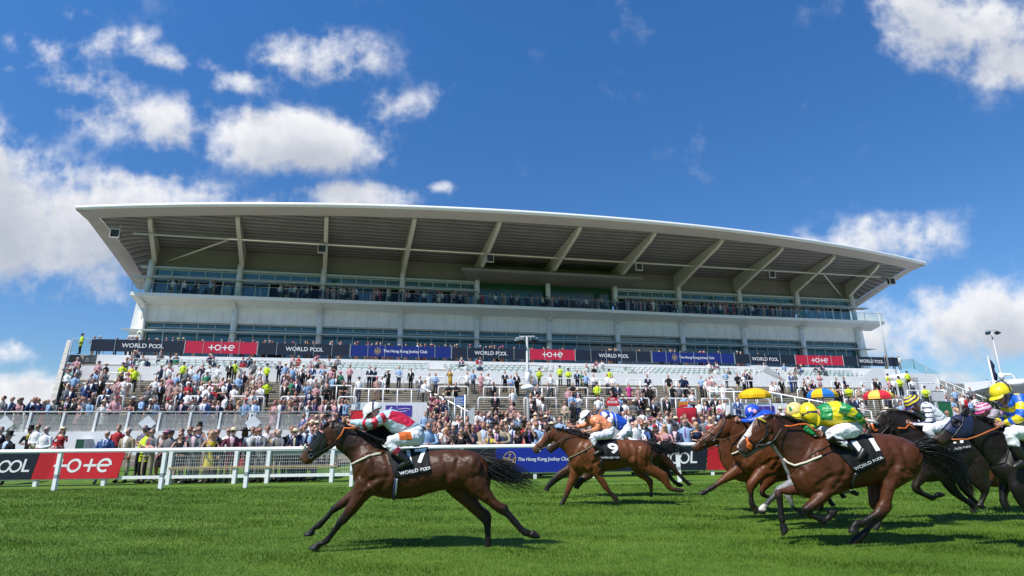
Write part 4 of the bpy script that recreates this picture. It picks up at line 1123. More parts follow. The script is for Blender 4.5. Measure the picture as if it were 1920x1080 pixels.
# ---------------------------------------------------------------- horses and jockeys
CROP = {'M': (520, 720, 3.1769), 'A': (550, 750, 6.75), 'B': (780, 820, 4.696), 'C': (560, 880, 6.354), 'R': (1280, 700, 3.0), 'K': (1370, 740, 6.0), 'L': (1400, 880, 6.0),
        'N': (980, 740, 4.908), 'P': (1290, 740, 4.5), 'Q': (1640, 700, 4.154), 'S': (1560, 760, 5.4), 'X': (0, 0, 1.0)}
def cpx(c, x, y):
    a, b, s = CROP[c]; return a + x / s, b + y / s
def prs(c, txt):       # "ax,ay,bx,by,w; ..." -> [((px,py),(px,py),w)]
    out = []
    for q in txt.split(';'):
        v = [float(k) for k in q.split(',')]
        out.append((cpx(c, v[0], v[1]), cpx(c, v[2], v[3]), v[4] if len(v) > 4 else None))
    return out
def line(c, txt):      # "x,y,r,dy; ..." -> [((px,py), r, dy)]
    out = []
    for q in txt.split(';'):
        v = [float(k) for k in q.split(',')]
        out.append((cpx(c, v[0], v[1]), v[2] if len(v) > 2 else .02, v[3] if len(v) > 3 else 0.0))
    return out
def cr(vals, t):       # Catmull-Rom through a list of equal-length tuples
    n = len(vals) - 1; i = min(int(t), n - 1); f = t - i
    p1, p2 = vals[i], vals[i + 1]; p0 = vals[i - 1] if i else tuple(2 * a - b for a, b in zip(p1, p2)); p3 = vals[i + 2] if i + 2 <= n else tuple(2 * b - a for a, b in zip(p1, p2))
    return tuple(.5 * (2 * b + (c - a) * f + (2 * a - 5 * b + 4 * c - d) * f * f + (3 * b - a - 3 * c + d) * f ** 3) for a, b, c, d in zip(p0, p1, p2, p3))
YV = Vector((0, 1, 0))
def lerp3(a, b, t): return tuple(x + (y - x) * t for x, y in zip(a, b))
class Flesh:
    """closed lofts fused into one continuous skin by a voxel remesh; remembers which loft each bit of skin came from"""
    def __init__(s): s.mb = MB(); s.tag = []
    def pairs(s, pr, Y, dy=0.0, name='', sub=5, n=20, exp=1.0, scale=1.0):
        st = []
        for k, (a, b, w) in enumerate(pr):
            d = dy(k / (len(pr) - 1)) if callable(dy) else dy
            A, B = ony(a[0], a[1], Y + d), ony(b[0], b[1], Y + d)
            st.append((A.x, A.z, B.x, B.z, w, Y + d))
        rs = []; m = (len(st) - 1) * sub
        for i in range(m + 1):
            ax, az, bx_, bz, w, y = cr(st, i / sub)
            c = Vector(((ax + bx_) / 2, y, (az + bz) / 2)); h = Vector(((ax - bx_) / 2, 0, (az - bz) / 2)) * scale; w = max(w, .004) * scale
            ring = []
            for j in range(n):
                q = 2 * math.pi * j / n; cq, sq = math.cos(q), math.sin(q)
                p = c + h * cq + YV * w * math.copysign(abs(sq) ** exp, sq); ring.append(p); s.tag.append((p, name, i / m))
            rs.append(ring)
        s.mb.rings(rs); return s
    def line(s, ln, Y, name='', sub=5, n=12, scale=1.0, sy=1.0):
        st = [(*ony(p[0], p[1], Y + dy), r) for p, r, dy in ln]
        m = (len(st) - 1) * sub; pts = []; rr = []
        for i in range(m + 1):
            x, y, z, r = cr(st, i / sub); pts.append(Vector((x, y, z))); rr.append(max(r, .004) * scale)
        o = len(s.mb.v); s.mb.tube(pts, rr, n)
        for i in range(m + 1):
            for j in range(n): s.tag.append((s.mb.v[o + i * n + j], name, i / m))
        return s
    def ball(s, c, rx, ry, rz, name='', rot=None, t=0.5):
        o = len(s.mb.v); s.mb.ell(c, rx, ry, rz, 0, 12, 8, rot)
        for v in s.mb.v[o:]: s.tag.append((v, name, t))
        return s
    def skin(s, voxel, smooth=4, fac=.5, wr=None):
        me = bpy.data.meshes.new('f'); me.from_pydata(s.mb.v, [], s.mb.f); me.update()
        o = bpy.data.objects.new('f', me); COL.objects.link(o)
        m = o.modifiers.new('r', 'REMESH'); m.mode = 'VOXEL'; m.voxel_size = voxel; m.use_smooth_shade = True
        if smooth: q = o.modifiers.new('s', 'SMOOTH'); q.iterations = smooth; q.factor = fac
        dg = bpy.context.evaluated_depsgraph_get(); dg.update()
        ev = o.evaluated_get(dg); r = bpy.data.meshes.new_from_object(ev)
        bpy.data.objects.remove(o); bpy.data.meshes.remove(me)
        if wr:       # folds of cloth, or the unevenness of muscle under skin
            amp, sc_, ridge = wr; r.update()
            nz = [v.normal.copy() for v in r.vertices]
            for v, n_ in zip(r.vertices, nz):
                q = v.co
                if ridge: a = 1 - 2 * abs(noise.noise(Vector((q.x * sc_ + q.z * sc_ * .7, q.y * sc_, q.z * sc_ * 1.5 - q.x * sc_ * .5)))) ** .7 + .5 * noise.noise(q * sc_ * 2.3)
                else: a = noise.noise(Vector((q.x * sc_ + q.z * 3, q.y * sc_, q.z * sc_ * .8))) + .55 * noise.noise(q * sc_ * 2.4)
                v.co = q + n_ * (amp * a)
        kd = kdtree.KDTree(len(s.tag))
        for i, (p, _, _) in enumerate(s.tag): kd.insert(p, i)
        kd.balance(); s.kd = kd
        return r
    def near(s, p, k=1):
        return [(s.tag[i], d) for _, i, d in s.kd.find_n(p, k)]
def place_mesh(me, name, root, mats, inv):
    me.transform(inv)
    for m in mats: me.materials.append(m)
    o = bpy.data.objects.new(name, me); COL.objects.link(o); o.parent = root
    return o
def coat_mat(rough, name):
    m = bpy.data.materials.new(name); m.use_nodes = True; t = m.node_tree; b = t.nodes['Principled BSDF']
    b.inputs['Roughness'].default_value = rough; b.inputs['Specular IOR Level'].default_value = .27
    at = t.nodes.new('ShaderNodeAttribute'); at.attribute_name = 'coat'
    tcn = t.nodes.new('ShaderNodeTexCoord')
    n = t.nodes.new('ShaderNodeTexNoise'); n.inputs['Scale'].default_value = 5; n.inputs['Detail'].default_value = 8; n.inputs['Roughness'].default_value = .65
    t.links.new(tcn.outputs['Object'], n.inputs['Vector'])
    mr = t.nodes.new('ShaderNodeMapRange'); mr.inputs['From Min'].default_value = .3; mr.inputs['From Max'].default_value = .7; mr.inputs['To Min'].default_value = .84; mr.inputs['To Max'].default_value = 1.14
    t.links.new(n.outputs['Fac'], mr.inputs['Value'])
    vm = t.nodes.new('ShaderNodeVectorMath'); vm.operation = 'SCALE'; t.links.new(at.outputs['Color'], vm.inputs[0]); t.links.new(mr.outputs[0], vm.inputs['Scale']); t.links.new(vm.outputs[0], b.inputs['Base Color'])
    rr = t.nodes.new('ShaderNodeMapRange'); rr.inputs['To Min'].default_value = rough - .06; rr.inputs['To Max'].default_value = rough + .08; t.links.new(n.outputs['Fac'], rr.inputs['Value']); t.links.new(rr.outputs[0], b.inputs['Roughness'])
    n2 = t.nodes.new('ShaderNodeTexNoise'); n2.inputs['Scale'].default_value = 16; n2.inputs['Detail'].default_value = 9; n2.inputs['Roughness'].default_value = .62
    t.links.new(tcn.outputs['Object'], n2.inputs['Vector'])
    bn = t.nodes.new('ShaderNodeBump'); bn.inputs['Strength'].default_value = .30; bn.inputs['Distance'].default_value = .03
    t.links.new(n2.outputs['Fac'], bn.inputs['Height']); t.links.new(bn.outputs[0], b.inputs['Normal'])
    return m
COAT = coat_mat(.41, 'sweaty_coat')
HAIR = mat('black_hair', (.010, .009, .008), .45, .5, .3, 20)
LEATH = mat('black_leather', (.012, .011, .010), .38, .5, .2, 10)
BROWNL = mat('brown_leather', (.10, .04, .015), .45, .5, .2, 10)
ORANGE = mat('orange_rubber', (.62, .13, .02), .55, .4, .1, 10)
CREAM = mat('cream_webbing', (.62, .58, .46), .7, .3, .1, 12)
CLOTHK = mat('black_cloth', (.011, .011, .012), .75, .25, .2, 14, .3, 40)
METAL = mat('bright_steel', (.6, .6, .6), .25, .6, .05, 5, metal=1.0)
EYEM = mat('dark_eye', (.012, .008, .006), .08, .8, .1, 5)
SKIN = mat('skin', (.52, .27, .19), .5, .4, .1, 9)
WHT = mat('white_breeches', (.74, .74, .75), .6, .3, .05, 8, .25, 14)

def strands(mb, roots, r_, seg=9, rad=.0035):
    """roots: (path points, jitter)"""
    for pts, jit, rr in roots:
        k = len(pts) - 1; off = [Vector((0, 0, 0))]
        d = Vector((r_.gauss(0, 1), r_.gauss(0, 1), r_.gauss(0, 1))) * jit
        out = []
        for i in range(seg + 1):
            t = i / seg; p = Vector(cr([tuple(q) for q in pts], t * k)); w = Vector((math.sin(t * 5 + d.x * 90), math.sin(t * 4 + d.y * 80), math.sin(t * 6 + d.z * 70))) * jit * .35 * t
            out.append(p + d * t ** 1.15 + w)
        mb.tube(out, [rr * (1.05 - .9 * (i / seg) ** 2) for i in range(seg + 1)], 3, cap=False)

HORSES = []
def horse(H):
    Y = H['Y']; r_ = random.Random(H.get('seed', 1)); xf = H.get('xf', lambda p: p)
    X = lambda pr: [(xf(a), xf(b), w) for a, b, w in pr]
    XL = lambda ln: [(xf(p), r, d) for p, r, d in ln]
    k = H.get('k', 1.0)
    fl = Flesh()
    tor, nek, hed = X(H['torso']), X(H['neck']), X(H['head'])
    fl.pairs(tor, Y, 0, 'torso', n=28); fl.pairs(nek, Y, 0, 'neck', n=22); fl.pairs(hed, Y, 0, 'head', n=20)
    for nm, pr, s in H['legs']:
        amp = .135 if nm[-4:] == 'fore' else .15
        side = -1 if nm.startswith('near') else 1
        pr2 = [(a, b, (w if w is not None else None)) for a, b, w in (pr if s else X(pr))]
        P0 = []
        L_ = len(pr2)
        for i, (a, b, w) in enumerate(pr2):
            d = (ony(*a, Y) - ony(*b, Y)).length
            q = i / (L_ - 1)
            P0.append((a, b, w if w is not None else min(d * .46, .115 - .075 * min(1, q * 1.6)) if q < .85 else d * .40))
        fl.pairs(P0, Y, lambda t, s_=side, a_=amp: s_ * a_ * (1 - .18 * t), nm, n=14)
    for (p, rx, ry, rz, dy, ang, nm) in H.get('muscle', []):
        p = xf(p); c = ony(p[0], p[1], Y); rot = Matrix.Rotation(R(ang), 3, 'Y')
        for s in (-1, 1): fl.ball(c + YV * (s * dy), rx, ry, rz, nm, rot)
    # ears
    for s in (-1, 1):
        a, b, c = [xf(q) for q in H['ear']]
        A, B, T = ony(*a, Y + s * .055), ony(*b, Y + s * .055), ony(*c, Y + s * .075)
        rs = []
        for i in range(6):
            t = i / 5; w = (1 - t) ** .6 * (1 + .35 * math.sin(t * 3.1)); cc = (A + B) / 2 * (1 - t) + T * t; h = (A - B) / 2 * max(w, .08)
            rs.append([cc + h * math.cos(q) + YV * .020 * max(w, .1) * math.sin(q) for q in [2 * math.pi * j / 10 for j in range(10)]])
        o = len(fl.mb.v); fl.mb.rings(rs); fl.tag += [(v, 'ear', .5) for v in fl.mb.v[o:]]
    me = fl.skin(H.get('voxel', .0125), 4, .5, (.0055, 7.0, False))
    # creases between muscles, read as lines on the flank
    lines_ = []
    for c_, txt, wid, dep in H.get('crease', []):
        pl = [xf(cpx(c_, *map(float, q.split(',')))) for q in txt.split(';')]; q3 = [ony(*p, Y) for p in pl]
        n_ = len(q3) - 1; lines_.append(([Vector(cr([(v.x, v.z) for v in q3], t)).to_2d() for t in np.linspace(0, n_, n_ * 5 + 1)], wid * 1.4, dep * .62))
    if lines_:
        me.update(); nor = [v.normal.copy() for v in me.vertices]
        for v, n_ in zip(me.vertices, nor):
            if abs(n_.y) < .25: continue
            p = Vector((v.co.x, v.co.z)); tot = 0
            for pl, wid, dep in lines_:
                if abs(p.x - pl[0].x) > .9: continue
                dmin = 9
                for a, b in zip(pl[:-1], pl[1:]):
                    ab = b - a; t = max(0, min(1, (p - a).dot(ab) / (ab.length_squared + 1e-9))); dmin = min(dmin, (p - a - ab * t).length)
                if dmin < wid * 3: tot += dep * (math.exp(-(dmin / wid) ** 2) - .45 * math.exp(-((dmin - wid * 1.7) / wid) ** 2))
            v.co = v.co - n_ * tot * min(1, abs(n_.y) * 1.4)
    # coat colours
    body, neck, pts, muz = H['col']; socks = H.get('socks', {})
    def col(nm, t, p):
        if nm == 'torso': return body
        if nm == 'neck': return lerp3(body, neck, min(1, t * 1.6))
        if nm == 'head': return lerp3(neck if H.get('dkhead') else body, muz, max(0, min(1, (t - .62) * 3.2)))
        if nm == 'ear': return lerp3(neck, pts, .5)
        hoof = .89
        if t > hoof: return H.get('hoof', (.022, .02, .018))
        if nm in socks and t > socks[nm]: return (.55, .52, .48)
        k0 = H.get('pointstart', .30) + (.13 if 'hind' in nm else 0)
        return lerp3(body, pts, max(0, min(1, (t - k0) * 6)))
    att = me.color_attributes.new('coat', 'FLOAT_COLOR', 'POINT')
    arr = np.ones((len(me.vertices), 4), np.float32)
    for i, v in enumerate(me.vertices):
        w = 0; c = [0, 0, 0]
        for (p, nm, t), d in fl.near(v.co, 5):
            e = 1 / (d + .004); q = col(nm, t, p); w += e; c = [a + b * e for a, b in zip(c, q)]
        arr[i, :3] = [a / w for a in c]
        if 'blaze' in H:
            b0, b1, bw = H['blaze']
            # pale blaze down the front of the face
            (p, nm, t), d = fl.near(v.co, 1)[0]
            if nm == 'head' and b0 < t < b1 and abs(v.co.y - Y) < bw + .02 * math.sin(t * 14):
                A = cr([(*ony(*a, Y), 0) for a, b, w in hed], t * (len(hed) - 1)); Bm = cr([(*ony(*b, Y), 0) for a, b, w in hed], t * (len(hed) - 1))
                A, Bm = Vector(A[:3]), Vector(Bm[:3])
                if (v.co - A).length < (v.co - Bm).length * .62: arr[i, :3] = (.50, .45, .42)
    att.data.foreach_set('color', arr.ravel())
    bvh = BVHTree.FromPolygons([v.co.copy() for v in me.vertices], [tuple(p.vertices) for p in me.polygons])
    org = ony(*xf(H['origin']), Y); org.z = 0; root = thing('racehorse', H['label'], 'horse', org, 0, 'racehorses on the track')
    inv = Matrix.Translation(-org)
    place_mesh(me, 'body', root, [COAT], inv)
    def hit(px, py, off=.0):
        d = Vector(ray(px, py)); loc, nrm, _, _ = bvh.ray_cast(Vector(EYE), d)
        if loc is None:
            loc = ony(px, py, Y - .12); nrm = Vector((0, -1, 0))
        if nrm.dot(d) > 0: nrm = -nrm
        return loc + nrm * off
    H['hit'] = hit; H['root'] = root
    def strap(nm, m, polys, rad=.011, off=.006, raw=False):
        mb = MB()
        for c, txt in polys:
            pl = [cpx(c, *map(float, q.split(','))) for q in txt.split(';')]
            pl = pl if raw else [xf(p) for p in pl]; out = []
            for a, b in zip(pl[:-1], pl[1:]):
                n = max(1, int(math.hypot(b[0] - a[0], b[1] - a[1]) / 3))
                out += [hit(a[0] + (b[0] - a[0]) * i / n, a[1] + (b[1] - a[1]) * i / n, off) for i in range(n)]
            out.append(hit(*pl[-1], off))
            o2 = [out[0]]
            for p in out[1:]:
                if (p - o2[-1]).length < .12 and (p - o2[-1]).length > .004: o2.append(p)
            if len(o2) > 1: mb.tube(o2, rad, 6)
        if mb.v: return part(mb, nm, m, root)
    for a in H.get('straps', []): strap(*a)
    # eyes
    e = xf(H['eye']); mb = MB(); c = hit(e[0], e[1], -.008); mb.ell(c, .021, .016, .017); part(mb, 'eye', EYEM, root)
    mb = MB(); mb.ell(Vector((c.x, 2 * Y - c.y, c.z)), .021, .016, .017); part(mb, 'eye', EYEM, root)
    # nostril
    if 'nostril' in H:
        e = xf(H['nostril']); mb = MB(); c = hit(e[0], e[1], -.006); mb.ell(c, .018, .012, .024, 0, 8, 6, Matrix.Rotation(.6, 3, 'Y')); part(mb, 'nostril', mat('nostril', (.01, .006, .005), .6), root)
    # mane
    if 'mane' in H:
        mb = MB(); ml = [xf(cpx(H['mane'][0], *map(float, q.split(',')))) for q in H['mane'][1].split(';')]; pts = [tuple(ony(*p, Y)) for p in ml]
        dx, dz, ln = H['mane'][2:]
        rt = []
        for q in range(H.get('nmane', 190)):
            t = r_.random() * (len(pts) - 1); p = Vector(cr(pts, t)); s = r_.choice((-1, -1, 1)); y = s * r_.uniform(.0, .05); l = ln * r_.uniform(.5, 1.2)
            p0 = p + Vector((0, y * .4, -.012)); d = Vector((dx, 0, dz)).normalized()
            rt.append(([p0, p0 + Vector((0, y, .018)) + d * l * .3, p0 + d * l * .7 + Vector((0, y * 1.5, -.01)), p0 + d * l + Vector((0, y * 1.8, -.03))], .022, .0062))
        strands(mb, rt, r_, 6); part(mb, 'mane', HAIR, root)
    # tail
    tl = XL(line(*H['tail'])) if not H.get('tailraw') else line(*H['tail'])
    mb = MB(); base = [ony(*p, Y) for p, r, d in tl]; rt = []
    for q in range(H.get('ntail', 260)):
        l = r_.uniform(.55, 1.0); m = len(base) - 1; pts = []
        jx = Vector((r_.gauss(0, 1), r_.gauss(0, 1) * 1.0, r_.gauss(0, 1)))
        for i in range(5):
            t = i / 4 * l; p = Vector(cr([tuple(b) for b in base], t * m)); rad = cr([(a[1],) for a in tl], t * m)[0]
            pts.append(p + jx * rad * (.3 if i == 0 else .8))
        rt.append((pts, .035, .0058))
    strands(mb, rt, r_, 9); part(mb, 'tail', HAIR, root)
    # number cloth
    if 'cloth' in H:
        quad = [cpx(H['cloth'][0], *map(float, q.split(','))) for q in H['cloth'][1].split(';')]; quad = quad if H.get('clothraw') else [xf(p) for p in quad]
        nu, nv = 22, 18; off = .016; grid = []
        for j in range(nv + 1):
            row = []
            for i in range(nu + 1):
                s, t = i / nu, j / nv
                px = (quad[0][0] * (1 - s) + quad[1][0] * s) * (1 - t) + (quad[3][0] * (1 - s) + quad[2][0] * s) * t
                py = (quad[0][1] * (1 - s) + quad[1][1] * s) * (1 - t) + (quad[3][1] * (1 - s) + quad[2][1] * s) * t
                d = Vector(ray(px, py)); loc, nrm, _, _ = bvh.ray_cast(Vector(EYE), d)
                row.append(None if loc is None else loc - d * off)
            grid.append(row)
        for i in range(nu + 1):      # above the back line the cloth folds over
            good = [j for j in range(nv + 1) if grid[j][i] is not None]
            j0 = good[0] if good else 0
            for j in range(nv + 1):
                if grid[j][i] is None:
                    s, t = i / nu, j / nv
                    px = (quad[0][0] * (1 - s) + quad[1][0] * s) * (1 - t) + (quad[3][0] * (1 - s) + quad[2][0] * s) * t
                    py = (quad[0][1] * (1 - s) + quad[1][1] * s) * (1 - t) + (quad[3][1] * (1 - s) + quad[2][1] * s) * t
                    grid[j][i] = ony(px, py, Y - .02)
        for _ in range(3):
            g2 = [[p.copy() for p in r] for r in grid]
            for j in range(1, nv):
                for i in range(1, nu): g2[j][i] = (grid[j][i] * 2 + grid[j - 1][i] + grid[j + 1][i] + grid[j][i - 1] + grid[j][i + 1]) / 6
            grid = g2
        for j in range(nv + 1):
            for i in range(nu + 1): grid[j][i] = grid[j][i] + Vector((0, -.006 * math.sin(i * .9 + j * .5) - .004, 0))
        mb = MB(); back = [[p + Vector((0, .008, 0)) for p in r] for r in grid]
        fr = [p for r in grid for p in r]; bk = [p for r in back for p in r]; W_ = nu + 1; nn = len(fr)
        fs = []
        for j in range(nv):
            for i in range(nu):
                q = (j * W_ + i, j * W_ + i + 1, (j + 1) * W_ + i + 1, (j + 1) * W_ + i); fs += [q[::-1], tuple(a + nn for a in q)]
        bd = [i for i in range(W_)] + [j * W_ + nu for j in range(1, nv + 1)] + [nv * W_ + i for i in range(nu - 1, -1, -1)] + [j * W_ for j in range(nv - 1, 0, -1)]
        fs += [(bd[i], bd[(i + 1) % len(bd)], bd[(i + 1) % len(bd)] + nn, bd[i] + nn) for i in range(len(bd))]
        mb.add(fr + bk, fs, 0, True); cl = part(mb, 'saddle_cloth', CLOTHK, root)
        def onc(s, t):
            s = min(max(s, 0), .9999) * nu; t = min(max(t, 0), .9999) * nv; i, j = int(s), int(t); a, b = s - i, t - j
            p = (grid[j][i] * (1 - a) + grid[j][i + 1] * a) * (1 - b) + (grid[j + 1][i] * (1 - a) + grid[j + 1][i + 1] * a) * b
            return p - Vector(ray(*CROP['X'][:2]) * 0) + Vector((0, -.007, 0))
        wq = (ony(*quad[3], Y) - ony(*quad[2], Y)).length; hq = (ony(*quad[0], Y) - ony(*quad[3], Y)).length
        num, cs, ct, sz = H['num']; lb = MB()
        if num:
            vs, fs = fine(*text_polys(num, sz, .028 * sz), .022); lb.add([onc(cs + x / wq, ct - y / hq) for x, y in vs], fs)
        w_ = H.get('wp', (.56, .86, .075))
        vs, fs = fine(*logo_world_pool(w_[2] * .72), .02); lb.add([onc(w_[0] + x / wq, w_[1] - y / hq) for x, y in vs], fs)
        part(lb, 'lettering', LETW, root, cl)
    HORSES.append(H); return H

def garment(root, inv, name, fl, voxel, mats, pick, smooth=2):
    me = fl.skin(voxel, smooth, .5, (.0085, 8.5, True) if name in ('silks', 'breeches') else None)
    o = place_mesh(me, name, root, mats, inv); iv = inv.inverted()
    if len(mats) > 1:
        me.polygons.foreach_set('material_index', [pick(*fl.near(iv @ p.center, 1)[0][0][1:], iv @ p.center) for p in me.polygons])
    return o
def fingers(mb, c, fwd, up, out, s=1.0, mi=0):
    """a closed hand: four bent fingers of unequal length wrapped round the rein or whip, thumb from the side of the palm"""
    for i, ln in enumerate((.9, 1.0, .95, .78)):
        b = c + up * (.027 - .018 * i) * s + fwd * .03 * s
        p = [b - fwd * .03 * s, b + fwd * .022 * ln * s, b + (fwd * .034 * ln - out * .026) * s, b + (fwd * .012 - out * .042 * ln) * s, b + (-fwd * .008 - out * .032 * ln) * s]
        mb.tube(p, [.0098 * s, .0098 * s, .0092 * s, .0085 * s, .007 * s], 6, mi)
    b = c + up * .035 * s - fwd * .02 * s
    mb.tube([b, b + (up * .02 + fwd * .02) * s, b + (up * .016 + fwd * .046 - out * .012) * s, b + (up * .004 + fwd * .06 - out * .028) * s], [.012 * s, .0115 * s, .010 * s, .008 * s], 6, mi)
LEADJ = dict(
    torso=prs('A', '1090,168,1078,262,.10;1150,138,1125,300,.185;1260,123,1190,352,.20;1370,165,1250,412,.19;1480,230,1340,435,.18;1585,305,1440,470,.165'),
    hips=prs('A', '1440,290,1370,450,.155;1530,302,1430,520,.18;1620,345,1480,570,.185;1655,430,1560,590,.16;1655,500,1615,570,.09'),
    thigh=line('A', '1560,470,.112,-.09;1380,500,.102,-.20;1200,528,.070,-.285'), shin=line('A', '1195,525,.067,-.285;1290,640,.058,-.29;1400,735,.046,-.28'),
    boot=line('A', '1285,628,.062,-.29;1370,715,.056,-.285;1450,765,.050,-.28'), foot=line('A', '1490,775,.046,-.28;1420,805,.046,-.285;1350,845,.036,-.285;1315,868,.022,-.285'),
    thighf=line('A', '1560,470,.112,.09;1380,500,.102,.20;1200,528,.070,.285'), shinf=line('A', '1195,525,.067,.285;1290,640,.058,.29;1400,735,.046,.28'),
    bootf=line('A', '1285,628,.062,.29;1370,715,.056,.285;1450,765,.050,.28'), footf=line('A', '1490,775,.046,.28;1420,805,.046,.285;1350,845,.036,.285;1315,868,.022,.285'),
    arm=line('A', '1155,215,.074,-.17;1050,265,.066,-.23;950,292,.054,-.23;840,288,.047,-.17;735,276,.034,-.08'), armf=line('A', '1155,235,.074,.17;1050,300,.062,.22;940,335,.05,.2;840,345,.044,.14;760,338,.034,.07'),
    hand=(cpx('A', 680, 262), -.07), handf=(cpx('A', 708, 330), .06), head=cpx('A', 1012, 160), hel=cpx('A', 1005, 145), face=(-.80, .60))
REF = [cpx('A', 1010, 150), cpx('A', 1590, 430), cpx('A', 1180, 540)]
def affine(dst, src=REF):
    A = np.array([[x, y, 1] for x, y in src]); T = np.linalg.solve(A, np.array(dst))
    return lambda p: tuple(np.array([p[0], p[1], 1]) @ T)
def jockey(J):
    Y = J['Y']; f = J.get('xf', lambda p: p); D = J.get('spec', LEADJ)
    X = lambda pr: [(f(a), f(b), w) for a, b, w in pr]; XL = lambda ln: [(f(p), r, d) for p, r, d in ln]
    base = ony(*f(D['hips'][2][0]), Y); org = Vector((base.x, Y, base.z - .35)); root = thing('person', J['label'], 'person', org, 0, 'jockeys riding in the race'); inv = Matrix.Translation(-org)
    hc = ony(*f(D['head']), Y); fw = Vector((D['face'][0], 0, -D['face'][1])).normalized() if 'face' not in J else Vector((J['face'][0], J.get('facey', 0), -J['face'][1])).normalized()
    up = Vector((-fw.z, 0, fw.x)); up = up if (up.z > 0 or J.get('bow')) else -up
    if J.get('bow'): up = Vector(J['bow']).normalized(); up = (up - fw * up.dot(fw)).normalized()
    sd_ = fw.cross(up); rot = Matrix((fw, sd_, up)).transposed()
    loc = lambda a, b, c: hc + rot @ Vector((a, b, c))
    # body: one skin from head to foot
    fl = Flesh()
    fl.ball(hc, .092, .074, .112, 'head', rot); fl.ball(loc(.045, 0, -.055), .05, .052, .06, 'head', rot); fl.ball(loc(.075, 0, -.095), .022, .026, .02, 'head', rot)
    fl.ball(loc(.098, 0, -.022), .022, .014, .03, 'head', rot); fl.ball(loc(.088, 0, .022), .016, .05, .012, 'head', rot); fl.ball(loc(.082, 0, -.065), .018, .026, .012, 'head', rot)
    for s in (-1, 1): fl.ball(loc(-.005, s * .076, -.01), .022, .012, .032, 'head', rot); fl.ball(loc(.062, s * .042, -.035), .024, .022, .024, 'head', rot)
    tor = X(D['torso']); a, b, w = tor[0]; nb = (ony(*a, Y) + ony(*b, Y)) / 2; o = len(fl.mb.v)
    fl.mb.tube([nb + (nb - hc).normalized() * .08, nb, loc(-.03, 0, -.06)], [.07, .062, .056], 12); fl.tag += [(v, 'neck', .5) for v in fl.mb.v[o:]]
    fl.pairs(tor, Y, 0, 'torso', scale=.88); fl.pairs(X(D['hips']), Y, 0, 'hips', scale=.9)
    for k_ in ('thigh', 'shin', 'foot', 'thighf', 'shinf', 'footf'): fl.line(XL(D[k_]), Y, k_, scale=.82)
    hands = []
    for ak, hk in (('arm', 'hand'), ('armf', 'handf')):
        ln = J.get(ak) or XL(D[ak]); fl.line(ln, Y, ak, scale=.8)
        hp, hd = J.get(hk) or D[hk]; hp = hp if J.get(hk) else f(hp); c = ony(*hp, Y + hd); wr = ony(*ln[-1][0], Y + ln[-1][2]); d = (c - wr).normalized()
        fl.ball(c - d * .005, .042, .024, .040, 'hand', Matrix.Rotation(math.atan2(-d.z, d.x), 3, 'Y')); o = len(fl.mb.v)
        fl.mb.tube([wr - d * .03, wr, c], [.028, .027, .026], 8); fl.tag += [(v, 'hand', .5) for v in fl.mb.v[o:]]; hands.append((c, d, hd))
    me = fl.skin(.0095, 2)
    mbh = MB()
    for c, d, hd in hands:
        s = -1 if hd < 0 else 1; u_ = Vector((-d.z, 0, d.x)); u_ = u_ if u_.z > 0 else -u_
        fingers(mbh, c, d, u_, Vector((0, -s, 0)), 1.05)
    bm = bmesh.new(); bm.from_mesh(me); vv = [bm.verts.new(v) for v in mbh.v]
    for q in mbh.f:
        fc = bm.faces.new([vv[i] for i in q]); fc.smooth = True
    bm.to_mesh(me); bm.free()
    body = place_mesh(me, 'body', root, [J.get('skin', SKIN)], inv)
    # face details
    mb = MB()
    for s in (-1, 1): mb.ell(loc(.088, s * .032, .0), .012, .014, .010)
    part(mb, 'eyes', EYEM, root)
    mb = MB(); mb.ell(loc(.099, 0, -.066), .006, .024, .005, 0, 10, 6, rot); part(mb, 'mouth', mat('lips', (.33, .10, .09), .5), root)
    # silks
    fl = Flesh(); fl.pairs(tor, Y, 0, 'torso', n=24)
    for ak in ('arm', 'armf'):
        ln = J.get(ak) or XL(D[ak]); ln = ln[:J['sleeve']] if J.get('sleeve') else ln
        fl.line([(p, r * (1.0 if i < len(ln) - 1 else .92), d) for i, (p, r, d) in enumerate(ln)], Y, ak)
    garment(root, inv, 'silks', fl, .0105, J['silk'], J.get('pat', lambda n, t, p: 0))
    fl = Flesh(); fl.pairs(X(D['hips']), Y, 0, 'hips', n=24)
    for k_ in ('thigh', 'shin', 'thighf', 'shinf'): fl.line(XL(D[k_]), Y, k_)
    garment(root, inv, 'breeches', fl, .0115, [J.get('breech', WHT), J.get('patch', ORANGE)], lambda n, t, p: 1 if (J.get('patch') and n == 'thigh' and .25 < t < .68 and p.y < Y - .18 and p.z > ony(*f(D['thigh'][1][0]), Y - .2).z - .01) else 0)
    for bk, fk in (('boot', 'foot'), ('bootf', 'footf')):
        fl = Flesh(); fl.line(XL(D[bk]), Y, 'boot', scale=1.06); fl.line(XL(D[fk]), Y, 'foot')
        garment(root, inv, 'boot', fl, .010, [LEATH, J.get('boottop', LEATH)], lambda n, t, p: 1 if n == 'boot' and t < .28 else 0)
    # helmet with silk cover, peak, goggles and chin strap
    hs = J.get('hs', 1.12); pk = J.get('cappat', lambda az, el: 0); mb = MB(); n1, n2 = 28, 14; rs = []
    for j in range(n2 + 1):
        el = -.12 + (math.pi / 2 + .12) * j / n2; ring = []
        for i in range(n1):
            az = 2 * math.pi * i / n1
            ring.append(loc(-.004 + .134 * hs * math.cos(el) * math.cos(az), .112 * hs * math.cos(el) * math.sin(az), .026 + .118 * hs * math.sin(el) + .004 * math.sin(5 * az + 3 * el)))
        rs.append(ring)
    o = len(mb.v); mb.v += [p for r in rs for p in r]
